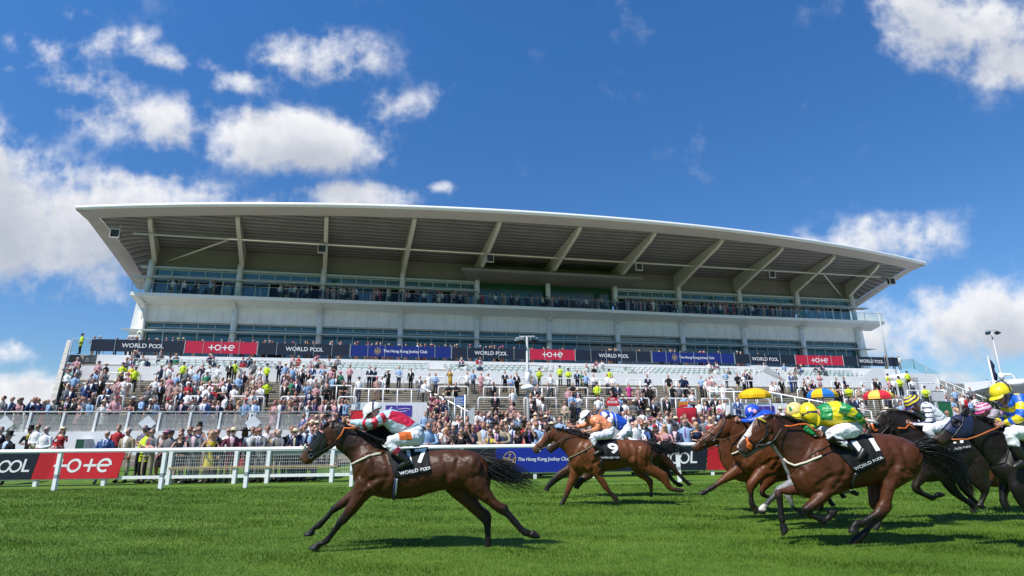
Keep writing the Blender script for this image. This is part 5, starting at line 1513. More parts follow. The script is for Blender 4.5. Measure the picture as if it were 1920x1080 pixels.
    for j in range(n2):
        for i in range(n1):
            az = 2 * math.pi * (i + .5) / n1; el = (j + .5) / n2
            mb.f.append([o + j * n1 + i, o + j * n1 + (i + 1) % n1, o + (j + 1) * n1 + (i + 1) % n1, o + (j + 1) * n1 + i]); mb.m.append(pk(az, el)); mb.sm.append(True)
    mb.rings([[rs[0][i] for i in range(n1)], [loc(.0, 0, .02) + (rs[0][i] - loc(0, 0, .02)) * .9 for i in range(n1)]], 0, cap=False)
    hel = part(mb, 'helmet', J['cap'], root)
    mb = MB(); a_ = [loc(.128 * hs * math.cos(q), .108 * hs * math.sin(q), .016) for q in np.linspace(-1.1, 1.1, 13)]; b_ = [loc(.05 + .135 * hs * math.cos(q), .1 * hs * math.sin(q), -.008) for q in np.linspace(-1.1, 1.1, 13)]
    mb.rings([a_, b_, [p - up * .008 for p in b_], [p - up * .01 for p in a_]], 0, cap=False, closed=False, smooth=False); part(mb, 'peak', J.get('peak', J['cap'][0]), root, hel)
    mb = MB(); gp = [loc(.10 * math.cos(q) + .0, .083 * math.sin(q), .004) for q in np.linspace(-1.5, 1.5, 17)]
    mb.tube(gp, [.008] + [.015 + .010 * abs(math.sin(i * .39)) for i in range(15)] + [.008], 6); part(mb, 'goggles', J.get('goggle', BLACK), root)
    mb = MB(); mb.tube([loc(.03, -.09, .03), loc(.035, -.085, -.04), loc(.06, -.045, -.105), loc(.07, 0, -.122), loc(.06, .045, -.105), loc(.035, .085, -.04), loc(.03, .09, .03)], .006, 5)
    if J.get('band'): mb.tube([loc(-.004 + .142 * hs * math.cos(q + math.pi / 2) * .35 - .035, .120 * hs * math.sin(q + math.pi / 2) * 1.0 if False else .117 * hs * math.cos(q), .03 + .122 * hs * math.sin(q)) for q in np.linspace(-.1, math.pi + .1, 20)], .009, 5)
    part(mb, 'strap', J.get('bandm', BLACK), root)
    J['hands'] = hands; J['root'] = root
    return J
def reins(H, J, bit, m=ORANGE, c='X', mid=None, name='reins'):
    """from the bit ring to the rider's hand, one each side of the neck"""
    Y = H['Y']; b = H['hit'](*bit, .012); hn = J['hands'][0][0]; hf = J['hands'][1][0]; mb = MB(); k = max(2, len(mid or []))
    def run(b, h, s):
        if mid: pts = [b] + [(ony(*q, Y + s * .12)) for q in mid] + [h]
        else: pts = [b, b * .66 + h * .34 + Vector((0, s * .06, -.02)), b * .3 + h * .7 + Vector((0, s * .04, -.02)), h]
        return [Vector(cr([tuple(p) for p in pts], t)) for t in np.linspace(0, len(pts) - 1, 16)]
    mb.tube(run(b, hn, -1), .0095, 6); mb.tube(run(Vector((b.x, 2 * Y - b.y, b.z)), hf, 1), .0095, 6)
    part(mb, name, m, H['root'])
    mb = MB(); mb.tube([b + Vector((.03 * math.cos(a), -.004, .03 * math.sin(a))) for a in np.linspace(0, 6.3, 14)], .006, 5); part(mb, 'bit_ring', METAL, H['root'])
def girth_leather(H, J): pass
# ---------------------------------------------------------------- the field, traced horse by horse
def T(c, x, y): return cpx(c, x, y)
IDT = lambda p: p
LEAD = dict(Y=8.5, seed=1, label='dark bay racehorse in black hood leading the race at full stretch', origin=T('M', 800, 980), voxel=.0115,
    torso=prs('M', '1262,500,1272,570,.05;1248,458,1266,608,.16;1185,408,1215,640,.235;1110,390,1125,640,.275;1020,388,1010,628,.27;930,396,900,655,.265;850,400,815,680,.275;750,396,715,686,.275;660,382,620,678,.26;590,365,545,655,.235;530,350,480,610,.20;490,345,455,570,.13'),
    neck=prs('M', '640,378,520,600,.15;600,345,456,560,.135;540,310,445,500,.115;470,268,432,452,.10;405,238,395,418,.088;345,222,352,385,.08'),
    head=prs('M', '330,222,352,360,.075;285,238,335,378,.088;248,268,305,396,.085;220,312,272,416,.072;190,360,238,440,.058;158,402,210,464,.052;136,430,190,478,.05;132,446,172,480,.04'),
    ear=(T('A', 345, 372), T('A', 428, 340), T('A', 440, 252)), eye=T('A', 265, 490), nostril=T('A', 108, 740),
    legs=[('near fore', prs('C', '690,60,1010,300;660,190,880,318;625,330,800,385;548,470,705,495;492,565,612,590;455,618,566,642;428,668,522,672;372,750,458,748;322,806,402,812;272,848,348,886;218,868,268,915;180,890,256,930;118,936,238,962;116,944,225,966'), False),
          ('far fore', prs('C', '700,120,900,280;640,232,760,330;540,318,640,400;440,402,532,462;396,442,482,492;338,528,402,540;262,600,332,622;204,648,262,702;150,692,200,722;106,732,192,762;58,780,170,792;56,788,160,796'), False),
          ('near hind', prs('B', '330,230,545,235,.12;375,370,635,385,.125;450,470,655,455,.11;548,545,668,478;622,592,706,535;692,648,762,580;742,680,800,592;788,702,820,640;850,772,884,712;920,842,950,792;950,868,1002,815;984,876,1012,835;1012,888,1036,818;1046,892,1076,846;1090,890,1100,876'), False),
          ('far hind', prs('B', '260,250,600,300,.12;250,440,560,450,.11;310,515,548,540;428,612,585,605;505,682,640,645;570,738,664,690;596,775,664,735;605,832,662,822;608,900,662,900;604,938,664,940;608,960,660,960;600,975,664,975;596,990,664,990'), False)],
    muscle=[(T('M', 575, 500), .095, .07, .23, .20, -25, 'torso'), (T('M', 610, 580), .13, .07, .115, .185, 15, 'torso'), (T('M', 1150, 500), .19, .11, .20, .19, 20, 'torso'), (T('M', 1060, 545), .13, .08, .12, .205, -20, 'torso'), (T('M', 1215, 560), .10, .08, .2, .12, 20, 'torso'), (T('M', 320, 350), .055, .03, .06, .055, 0, 'head')],
    crease=[('M', '650,395;690,480;680,560;625,620', .028, .016), ('M', '590,385;540,470;480,575', .026, .012), ('M', '545,600;600,560;680,545', .024, .013), ('M', '1000,430;1030,510;1000,615', .035, .018), ('M', '1085,450;1062,540;1090,620;1140,650', .026, .013), ('M', '1215,430;1180,520;1195,610;1235,650', .022, .013), ('M', '1110,400;1150,470;1150,560', .03, .007),
            ('M', '360,400;430,490;490,565', .022, .010), ('M', '600,370;520,400;440,400', .03, .007), ('M', '765,560;790,620;800,670', .02, .005), ('M', '830,560;850,620;850,670', .02, .005), ('M', '900,540;915,600;905,650', .02, .005), ('C', '800,260;660,460;540,620;420,770;330,850', .012, .007), ('C', '740,280;600,520', .016, .007), ('B', '560,470;680,600;760,640', .016, .009), ('B', '800,680;880,760;945,830', .010, .006), ('A', '330,640;370,560;400,480', .02, .007), ('A', '150,640;240,560;300,470', .016, .005)],
    col=((.058, .0195, .0060), (.019, .0095, .0055), (.011, .009, .008), (.10, .045, .022)), pointstart=.17, dkhead=False,
    mane=('A', '450,330;560,330;680,360;850,420;1000,480;1120,530', 1.0, -.12, .20),
    tail=('B', '560,165,.03;640,235,.07;760,295,.10;900,360,.10;1068,438,.055'), ntail=330,
    cloth=('A', '1175,640;1705,592;1738,905;1288,1000'), num=('17', .66, .34, .31), wp=(.60, .85, .074),
    straps=[('breast_girth', CREAM, [('A', '742,815;830,770;950,712;1110,678')], .016, .008), ('breast_strap', LEATH, [('A', '945,705;1010,650;1080,635;1140,560'), ('A', '1100,670;1290,670')], .006, .008),
            ('girth', mat('girth_webbing', (.02, .03, .10), .7), [('C', '1160,105;1150,200;1138,345')], .022, .008), ('overgirth', mat('pale_girth', (.42, .43, .40), .7), [('C', '1175,110;1168,200;1155,290')], .014, .016),
            ('bridle', LEATH, [('A', '345,375;380,470;300,600;215,690'), ('A', '160,600;210,640;255,640'), ('A', '385,400;430,600;330,690;220,700'), ('A', '215,700;160,620')], .0075, .008),
            ('noseband', CREAM, [('A', '125,640;140,600;165,560')], .018, .006), ('browband', mat('red_white_browband', (.6, .25, .25), .6), [('A', '300,365;345,395;390,420')], .012, .010)])
H1 = horse(LEAD)
def hood(H, poly, off, m, label, cut=None):
    """a cloth hood: the skin of the head inside an outline, lifted by its thickness"""
    body = [c for c in H['root'].children if c.name.startswith('body')][0]; me = body.data; org = H['root'].location
    def inside(x, y):
        r = False; n = len(poly)
        for i in range(n):
            (x1, y1), (x2, y2) = poly[i], poly[(i + 1) % n]
            if (y1 > y) != (y2 > y) and x < (x2 - x1) * (y - y1) / (y2 - y1) + x1: r = not r
        return r
    def topx(P):      # as read on the horse's own plane
        d = np.array((P.x, H['Y'], P.z)) - EYE; return 960 + FPX * (d @ CR) / (d @ CF), 540 - FPX * (d @ CU) / (d @ CF)
    used = {}; vs = []; fs = []
    for p in me.polygons:
        c = p.center + org
        if not inside(*topx(c)): continue
        if cut and inside_circle(topx(c), cut): continue
        q = []
        for i in p.vertices:
            if i not in used: used[i] = len(vs); vs.append(me.vertices[i].co + org + me.vertices[i].normal * off)
            q.append(used[i])
        fs.append(q)
    mb = MB(); mb.add(vs, fs, 0, True); return part(mb, label, m, H['root'])
def inside_circle(p, c): return math.hypot(p[0] - c[0], p[1] - c[1]) < c[2]
hood(LEAD, [T('A', *q) for q in ((300, 360), (400, 400), (445, 560), (430, 700), (330, 720), (260, 660), (250, 600), (190, 560), (215, 490))], .009, mat('black_hood', (.012, .012, .014), .35, .5, .2, 12), 'hood')
mb = MB(); c = LEAD['hit'](*T('A', 285, 470), .0); mb.ell(c, .05, .022, .055); part(mb, 'blinker_cup', mat('black_blinker', (.012, .012, .014), .25), LEAD['root'])
LB = mat('pale_blue_silk', (.42, .56, .64), .38, .5, .06, 7, .35, 12); RS = mat('scarlet_silk', (.50, .015, .045), .38, .5, .06, 7, .35, 12)
def pat_lead(n, t, p):
    if n == 'arm' or n == 'armf': return 1 if (t < .14 or .24 < t < .38 or .50 < t < .62) else 0
    zz = ony(*cpx('A', 1250, 235), 8.5)
    return 1 if (.42 < t < .93 and p.z > zz.z - (t - .42) * .26 and p.z < zz.z + .11 - (t - .42) * .08) else 0
CAPW = mat('white_silk', (.82, .82, .80), .4, .5, .05, 8, .3, 14)
J1 = jockey(dict(Y=8.5, label='jockey in pale blue and red silks with white cap crouched on the leading horse', silk=[LB, RS], pat=pat_lead, cap=[CAPW], band=True, face=(-.86, .5), patch=ORANGE, boottop=mat('maroon_leather', (.22, .015, .03), .3, .5, .1, 8)))
mb = MB(); mb.tube([ony(*T('A', 655, 300), 8.44), ony(*T('A', 720, 215), 8.42), ony(*T('A', 875, 5), 8.40)], [.011, .008, .005], 6)
tag(mb.build('whip', BLACK, None, ony(*T('A', 655, 300), 8.44)), 'thin black whip held upright by the jockey in pale blue and red', 'whip')
reins(LEAD, J1, T('A', 225, 705), LEATH, mid=[T('A', 430, 610), T('A', 560, 500)])
def tube_px(H, nm, m, c, txt, dy, rad, raw=True):
    mb = MB(); mb.tube([ony(*cpx(c, *map(float, q.split(','))), H['Y'] + dy) for q in txt.split(';')], rad, 6); return part(mb, nm, m, H['root'])
tube_px(LEAD, 'rein_grip', ORANGE, 'A', '555,500;610,440;650,350;690,360;840,352', -.115, .014)

BH = dict(Y=8.45, seed=2, label='bay racehorse with white blaze and orange noseband galloping under number eleven', origin=T('R', 950, 960), voxel=.0115,
    torso=prs('R', '1322,440,1324,530,.06;1300,400,1305,580,.15;1250,368,1262,610,.235;1180,348,1180,620,.275;1110,338,1105,615,.27;1030,340,1020,640,.265;950,345,925,655,.275;870,345,840,690,.275;800,350,760,705,.26;745,358,690,700,.235;710,365,640,650,.20;690,380,605,580,.13'),
    neck=prs('R', '790,360,655,640,.15;735,350,592,540,.135;680,310,562,470,.115;620,270,540,440,.10;560,240,520,412,.088;505,226,498,385,.08'),
    head=prs('R', '490,226,515,345,.075;445,235,500,372,.088;412,254,470,395,.085;385,288,440,412,.072;355,330,412,425,.060;325,372,388,440,.054;304,408,365,458,.05;302,422,348,462,.04'),
    ear=(T('K', 368, 275), T('K', 432, 285), T('K', 466, 202)), eye=T('K', 285, 398), nostril=T('K', 105, 595),
    legs=[('near fore', prs('L', '790,60,1090,160,.12;800,160,1040,260;800,240,960,300;738,312,885,372;662,385,785,440;616,430,722,474;640,492,728,448;690,532,742,482;790,584,824,522;866,624,892,542;912,598,884,528;950,570,908,500;1012,500,900,472;1028,466,905,452'), False),
          ('far fore', prs('L', '640,80,760,280,.11;590,160,660,300;500,182,540,292;415,212,445,292;328,236,400,262;322,305,404,298;338,360,406,352;350,450,416,440;352,530,428,522;364,575,440,568;374,612,426,606;374,645,456,640;384,700,472,690;392,758,440,726'), False),
          ('near hind', prs('L', '1470,-60,1900,60,.13;1510,40,1840,120,.125;1512,120,1755,175;1514,225,1660,240;1502,330,1625,365;1470,400,1632,440;1430,470,1572,505;1378,512,1442,562;1284,562,1334,630;1222,572,1292,652;1186,605,1240,655;1168,640,1272,662;1146,692,1252,712;1144,712,1238,718'), False),
          ('far hind', prs('L', '1350,20,1620,60,.12;1368,180,1560,200;1375,300,1545,320;1390,410,1560,440;1450,490,1555,540;1372,615,1444,622;1288,692,1364,722;1208,752,1302,800;1180,782,1244,830;1168,808,1228,868;1098,856,1218,890;1094,866,1190,896'), False)],
    muscle=[(T('R', 760, 520), .095, .07, .23, .20, -25, 'torso'), (T('R', 800, 610), .13, .07, .115, .185, 15, 'torso'), (T('R', 1220, 470), .19, .11, .20, .19, 20, 'torso'), (T('R', 1150, 540), .13, .08, .12, .205, -20, 'torso'), (T('R', 480, 360), .055, .03, .06, .055, 0, 'head')],
    crease=[('R', '810,370;850,470;850,560;800,640', .028, .016), ('R', '740,370;680,470;620,570', .026, .012), ('R', '720,620;780,575;850,560', .024, .013), ('R', '1105,400;1125,480;1105,590', .035, .018), ('R', '1140,470;1135,560;1165,600', .026, .012), ('R', '1160,545;1220,560;1275,530;1300,470', .022, .015), ('R', '1290,420;1250,500;1270,580', .022, .012), ('R', '1200,370;1240,430;1235,500', .03, .006),
            ('R', '505,390;560,470;610,560', .022, .010), ('R', '700,330;620,370;540,380', .03, .007), ('R', '640,540;665,600;700,660', .02, .012), ('L', '960,200;830,310;700,420', .016, .009), ('L', '1560,60;1575,250;1540,360', .018, .010), ('L', '1560,440;1420,530;1310,600', .012, .007), ('K', '250,480;330,430;400,380', .018, .006), ('K', '350,540;410,480;450,420', .02, .007)],
    col=((.078, .0245, .0085), (.036, .0145, .0078), (.012, .010, .009), (.05, .035, .03)), pointstart=.24, blaze=(.12, .93, .034),
    mane=('K', '440,235;560,240;680,280;800,350;940,440;1010,490', 1.0, -.10, .20),
    tail=('S', '850,480,.03;900,430,.06;1020,450,.10;1150,540,.13;1290,680,.11;1380,820,.06'), ntail=360,
    cloth=('R', '800,365;1055,338;1142,488;985,572'), num=('11', .74, .42, .40), wp=(.50, .86, .072),
    straps=[('breast_girth', CREAM, [('R', '570,480;590,500;630,518;700,500;780,465')], .015, .008), ('breast_strap', LEATH, [('R', '710,475;720,455;770,435;840,400'), ('R', '775,465;880,425')], .006, .008),
            ('girth', LEATH, [('R', '975,560;955,610;948,640')], .03, .008), ('bridle', LEATH, [('K', '300,285;400,330;415,440;330,545;270,600'), ('K', '150,465;215,510;260,545'), ('K', '420,330;380,480;290,560'), ('K', '440,320;500,500;430,570;300,600')], .0075, .008),
            ('noseband', ORANGE, [('K', '180,490;195,540;190,590;225,610'), ('K', '195,540;235,590')], .020, .006), ('browband', mat('yellow_browband', (.6, .5, .02), .5), [('K', '285,265;340,280;395,312')], .011, .010)])
H2 = horse(BH)
GN = mat('green_silk', (.012, .24, .06), .35, .5, .06, 7, .4, 10); YL = mat('yellow_silk', (.74, .60, .015), .35, .5, .06, 7, .4, 10); NV = mat('navy_cloth', (.012, .016, .05), .5)
BJ = dict(torso=prs('K', '985,140,985,320,.11;1060,98,1070,352,.18;1170,74,1175,362,.205;1275,105,1275,360,.20;1360,185,1345,345,.175;1395,260,1370,370,.14'),
    hips=prs('K', '1310,230,1290,430,.15;1370,250,1340,470,.18;1415,300,1390,470,.18;1435,350,1410,470,.13;1438,390,1425,450,.08'),
    thigh=line('K', '1370,400,.115,-.10;1230,420,.104,-.20;1118,455,.072,-.285'), shin=line('K', '1110,452,.067,-.285;1210,520,.058,-.29;1330,590,.046,-.28'),
    boot=line('K', '1105,470,.066,-.29;1220,530,.060,-.285;1370,610,.050,-.28'), foot=line('K', '1500,610,.042,-.28;1480,660,.045,-.285;1445,715,.034,-.285;1430,738,.020,-.285'),
    thighf=line('K', '1340,390,.115,.10;1150,390,.104,.20;1010,420,.072,.285'), shinf=line('K', '1010,420,.067,.285;1110,500,.058,.29;1230,580,.046,.28'),
    bootf=line('K', '1005,440,.064,.29;1120,510,.058,.285;1270,600,.050,.28'), footf=line('K', '1390,600,.042,.28;1360,650,.045,.285;1330,700,.034,.285;1320,720,.020,.285'),
    arm=line('K', '1240,150,.080,-.18;1330,175,.070,-.24;1420,235,.056,-.26;1470,290,.044,-.24;1490,322,.036,-.22'), armf=line('K', '1010,290,.072,.05;930,345,.062,.0;860,395,.052,-.05;920,425,.042,-.07;950,432,.034,-.07'),
    hand=(T('K', 1512, 350), -.20), handf=(T('K', 985, 440), -.06), head=T('K', 905, 205), hel=T('K', 880, 190), face=(.1, 1))
def pat_b(n, t, p):
    if n == 'torso':
        zz = ony(*cpx('K', 1100, 290), 8.45).z
        return 1 if (.20 < t < .44 or p.z < zz) else 0
    if n == 'arm': return 1 if (abs((t - .36)) < .07 and abs(math.sin(p.z * 45 + p.x * 20)) > .25) or (.62 < t < .70) else 0
    return 1 if .3 < t < .4 else 0
J2 = jockey(dict(Y=8.45, spec=BJ, label='jockey in green and yellow silks swinging a whip on the blazed bay horse', silk=[GN, YL], pat=pat_b, cap=[YL, NV], cappat=lambda az, el: 1 if .18 < math.cos(az) * math.cos(el * 1.5) < .36 else 0, hs=1.16, face=(.10, 1.0), facey=-.45, bow=(-.9, 0, .55)))
mb = MB(); mb.tube([ony(*T('K', 1545, 385), 8.23), ony(*T('K', 1480, 230), 8.22), ony(*T('K', 1285, 0), 8.2)], [.015, .012, .010], 8)
tag(mb.build('whip', BLACK, None, ony(*T('K', 1545, 385), 8.23)), 'thick black whip held up by the green and yellow jockey', 'whip')
tube_px(BH, 'reins', ORANGE, 'K', '610,352;680,355;760,335;850,330;920,380;985,440', -.12, .012); tube_px(BH, 'rein_leather', LEATH, 'K', '280,570;430,560;500,500;560,400;610,352', -.14, .008)

NH = dict(Y=13.2, seed=3, label='bright bay racehorse wearing number nine behind the leader', origin=T('N', 720, 980), voxel=.013,
    torso=prs('N', '1180,500,1188,560,.06;1165,465,1180,620,.15;1120,438,1140,670,.235;1060,424,1060,690,.275;990,414,980,665,.27;920,412,915,660,.265;830,408,830,690,.275;740,402,735,715,.275;660,400,655,722,.26;590,405,555,722,.235;540,410,480,690,.20;510,420,440,640,.13'),
    neck=prs('N', '600,408,470,660,.15;560,395,425,600,.135;490,368,395,540,.115;420,342,345,490,.10;360,322,310,455,.088;310,308,288,425,.08'),
    head=prs('N', '295,306,300,400,.075;252,310,285,425,.088;218,332,262,445,.085;190,368,235,468,.072;158,410,205,492,.060;120,458,172,515,.054;90,490,142,540,.05;84,508,122,546,.04'),
    ear=(T('N', 205, 335), T('N', 252, 318), T('N', 243, 268)), eye=T('N', 205, 390), nostril=T('N', 98, 505),
    legs=[('near fore', prs('N', '560,560,760,720,.11;600,650,750,730;612,705,712,745;678,780,752,772;722,842,788,836;778,902,816,884;818,950,856,926;842,985,884,960;846,1000,886,988'), False),
          ('far fore', prs('N', '430,600,600,700,.11;430,680,545,740;430,725,520,765;412,800,482,822;394,858,452,872;378,920,426,928;356,972,398,980;338,1000,380,1008;334,1022,380,1026'), False),
          ('near hind', prs('N', '920,520,1190,540,.13;960,620,1190,620,.12;1050,690,1210,650;1160,742,1280,690;1258,792,1330,725;1300,832,1356,805;1335,870,1384,850;1378,892,1424,856;1430,900,1486,872;1440,906,1490,890'), False),
          ('far hind', prs('N', '940,560,1160,640,.12;980,655,1110,700;1060,755,1150,742;1128,795,1196,780;1158,850,1198,842;1170,900,1198,898;1166,930,1200,930;1162,944,1200,944'), False)],
    muscle=[(T('N', 560, 560), .095, .07, .23, .20, -25, 'torso'), (T('N', 610, 650), .13, .07, .115, .185, 15, 'torso'), (T('N', 1090, 540), .19, .11, .20, .19, 20, 'torso'), (T('N', 1000, 590), .13, .08, .12, .205, -20, 'torso')],
    crease=[('N', '640,420;670,510;660,600;610,690', .028, .016), ('N', '580,420;520,520;460,620', .026, .012), ('N', '560,680;610,640;670,610', .024, .013), ('N', '965,460;985,550;960,650', .035, .018), ('N', '1040,500;1030,600;1060,680', .026, .013), ('N', '1150,470;1120,570;1130,660', .022, .013), ('N', '310,430;370,510;430,600', .022, .010)],
    col=((.122, .040, .012), (.085, .030, .011), (.022, .014, .010), (.09, .04, .025)), pointstart=.5, blaze=(.2, .85, .018),
    mane=('N', '270,305;340,312;430,345;520,375;590,400', 1.0, -.1, .17), tail=('N', '1150,450,.03;1230,490,.06;1320,520,.07;1430,550,.05'), ntail=220,
    cloth=('N', '612,412;862,418;900,603;738,606'), num=('9', .80, .44, .36), wp=(.54, .87, .07),
    straps=[('breast_girth', mat('olive_webbing', (.16, .15, .10), .7), [('N', '425,582;470,565;540,530;640,475')], .014, .008), ('girth', LEATH, [('N', '725,600;715,700')], .03, .008),
            ('bridle', LEATH, [('N', '225,325;235,400;170,480;150,500'), ('N', '120,455;175,490'), ('N', '255,320;240,440;160,505')], .008, .008)])
H3 = horse(NH)
OR = mat('orange_silk', (.84, .29, .13), .4, .5, .06, 7, .35, 12); DKS = mat('dark_star', (.03, .015, .04), .5)
J3 = jockey(dict(Y=13.2, xf=affine([T('N', 590, 200), T('N', 815, 340), T('N', 625, 395)]), label='jockey in orange silks with dark stars on the horse numbered nine', silk=[OR, DKS], pat=lambda n, t, p: 1 if n == 'arm' and t < .5 and (abs((t * 7) % 1 - .5) < .2) and math.sin(p.z * 40) > -.2 else 0,
    cap=[CAPW, NV], cappat=lambda az, el: 1 if el < .12 else 0, face=(-.8, .75),
    arm=[(T('N', 665, 235), .072, -.17), (T('N', 690, 275), .062, -.22), (T('N', 690, 305), .05, -.24), (T('N', 640, 325), .042, -.18), (T('N', 590, 335), .033, -.1)], hand=(T('N', 570, 338), -.08), sleeve=4))
reins(NH, J3, T('N', 150, 505), LEATH, mid=[T('N', 300, 450), T('N', 430, 375)])
# the horse hidden beyond it
x9 = lambda p: (p[0] + 22, p[1] - 3)
NB = dict(NH); NB.update(Y=14.9, seed=4, label='dark brown racehorse almost hidden behind horse nine, tail streaming out', origin=T('N', 900, 930), xf=lambda p: (1060 + (p[0] - 1040) * .97 + 6, 855 + (p[1] - 857) * .92), voxel=.016, col=((.045, .02, .011), (.02, .012, .009), (.011, .009, .008), (.04, .02, .012)), pointstart=.3,
    legs=[('near fore', prs('N', '420,600,560,700,.10;400,650,500,700;330,700,420,745;260,770,330,800;215,830,265,850;200,850,250,868;192,878,245,890'), True),
          ('far fore', prs('N', '560,640,680,720,.1;560,730,640,765;480,790,560,815;470,840,520,860;470,862,522,872'), True),
          ('near hind', prs('N', '1180,520,1330,560,.12;1270,610,1370,600;1350,680,1410,660;1420,740,1445,715;1480,800,1505,775;1510,830,1530,800;1530,842,1568,820'), True),
          ('far hind', prs('N', '1180,560,1300,620,.11;1260,680,1350,660;1330,760,1370,740;1390,820,1410,790;1430,850,1470,820;1450,852,1482,838'), True)],
    cloth=('N', '620,420;850,425;890,590;740,596'), num=('', .5, .5, .3), blaze=(.9, .91, .001), tail=('N', '1270,450,.03;1340,470,.06;1430,500,.09;1540,540,.05'), tailraw=True, straps=[])
del NB['straps']; H4 = horse(NB)
BLS = mat('royal_silk', (.015, .075, .50), .4, .5, .06, 7, .35, 12)
J4 = jockey(dict(Y=14.9, xf=affine([T('N', 760, 200), T('N', 975, 300), T('N', 880, 400)]), label='jockey in royal blue and white silks beyond the orange jockey', silk=[BLS, CAPW], pat=lambda n, t, p: 1 if (n == 'torso' and (.18 < t < .3 or .44 < t < .52)) or (n != 'torso' and t < .3) else 0, cap=[BLS, CAPW], cappat=lambda az, el: 1 if math.sin(az * 3) > .3 else 0))

AH = dict(Y=10.7, seed=5, label='bay racehorse in plain dark bridle, foremost of the chasing group at right', origin=T('P', 620, 950), voxel=.0125,
    torso=prs('P', '1262,380,1268,460,.06;1240,340,1255,520,.15;1190,310,1200,600,.235;1110,300,1110,630,.275;1030,296,1020,640,.27;950,295,935,655,.265;860,292,845,672,.275;770,288,740,680,.275;690,282,640,680,.26;625,280,540,670,.235;570,290,470,640,.20;540,310,440,600,.13'),
    neck=prs('P', '690,286,540,660,.15;640,280,440,600,.135;560,250,380,535,.115;480,220,355,470,.10;410,195,345,410,.088;350,182,345,360,.08'),
    head=prs('P', '350,182,372,320,.075;308,188,348,345,.088;270,206,318,362,.085;240,240,288,376,.072;205,285,250,388,.060;165,328,215,402,.054;122,362,186,415,.05;114,382,160,420,.04'),
    ear=(T('P', 305, 195), T('P', 352, 190), T('P', 362, 152)), eye=T('P', 245, 252), nostril=T('P', 138, 375),
    legs=[('near fore', prs('P', '600,470,780,640,.11;598,590,735,680;555,655,690,690;508,722,600,748;494,762,580,778;504,810,558,806;512,860,552,858;514,905,556,905;520,935,576,930;530,955,584,945;545,978,592,962;556,1018,590,1002'), False),
          ('far fore', prs('P', '400,520,540,680,.11;375,600,450,690;300,672,350,732;238,732,280,762;180,772,218,802;138,800,172,826;108,812,152,842;80,834,132,852'), False),
          ('near hind', prs('P', '1060,480,1270,500,.13;1080,600,1260,600,.12;1100,700,1220,690;1130,780,1210,770;1120,860,1170,850;1100,920,1150,910;1080,960,1140,960;1070,975,1140,975'), False),
          ('far hind', prs('P', '1080,520,1250,560,.12;1130,650,1230,640;1190,740,1250,720;1240,800,1280,780;1280,850,1310,830;1300,880,1340,860'), False)],
    muscle=[(T('P', 600, 520), .095, .07, .23, .20, -25, 'torso'), (T('P', 650, 590), .13, .07, .115, .185, 15, 'torso')],
    crease=[('P', '700,300;740,400;730,520;670,620', .028, .016), ('P', '630,300;560,420;480,560', .026, .012), ('P', '590,590;650,550;730,530', .024, .013), ('P', '345,340;400,440;450,540', .022, .010)],
    col=((.108, .034, .0105), (.09, .029, .010), (.016, .012, .010), (.05, .03, .022)), pointstart=.36,
    mane=('P', '350,175;420,190;500,225;580,270', 1.0, -.1, .19), tail=('P', '1262,390,.03;1330,400,.06;1420,430,.08;1500,480,.05'), ntail=120,
    straps=[('breast_girth', CREAM, [('P', '370,500;400,490;440,470')], .014, .008), ('bridle', LEATH, [('P', '280,200;310,230;250,330;210,370'), ('P', '160,310;220,340;235,360'), ('P', '320,200;280,300;220,380'), ('P', '215,385;300,385;360,350')], .008, .008)])
H5 = horse(AH)
J5 = jockey(dict(Y=10.7, xf=affine([T('P', 548, 150), T('P', 850, 265), T('P', 690, 330)]), label='jockey in royal blue silks with starred blue cap behind the blazed horse', silk=[BLS, CAPW], pat=lambda n, t, p: 1 if n == 'torso' and t > .8 else 0, cap=[BLS, mat('pink_star', (.8, .45, .55), .5)], cappat=lambda az, el: 1 if (math.sin(az * 2.5 + 1) > .86 and .3 < el < .62) or (math.sin(az * 3) > .9 and el < .3) else 0, peak=BLS))
reins(AH, J5, T('P', 208, 375), BROWNL, mid=[T('P', 340, 370), T('P', 480, 300)])
xa = lambda p: (p[0] - 20, p[1] + 15)
A2 = dict(AH); A2.update(Y=11.8, seed=6, label='bay racehorse whose muzzle shows below the foremost chasing horse', xf=xa, voxel=.016, blaze=(.9, .91, .001), col=((.13, .04, .015), (.10, .035, .015), (.016, .012, .01), (.06, .03, .02)),
    legs=[('near fore', prs('P', '600,560,760,700,.10;610,690,740,740;606,745,690,780;604,800,650,815;606,840,650,830;640,872,650,832;700,880,700,850;720,880,720,850'), True), ('far fore', prs('P', '480,580,600,700,.10;474,650,580,680;480,720,540,740;490,780,545,790;510,850,548,850;520,900,560,900;530,940,570,940'), True)] + [(n, p, False) for n, p, r in AH['legs'][2:]], straps=[AH['straps'][1]])
H6 = horse(A2)
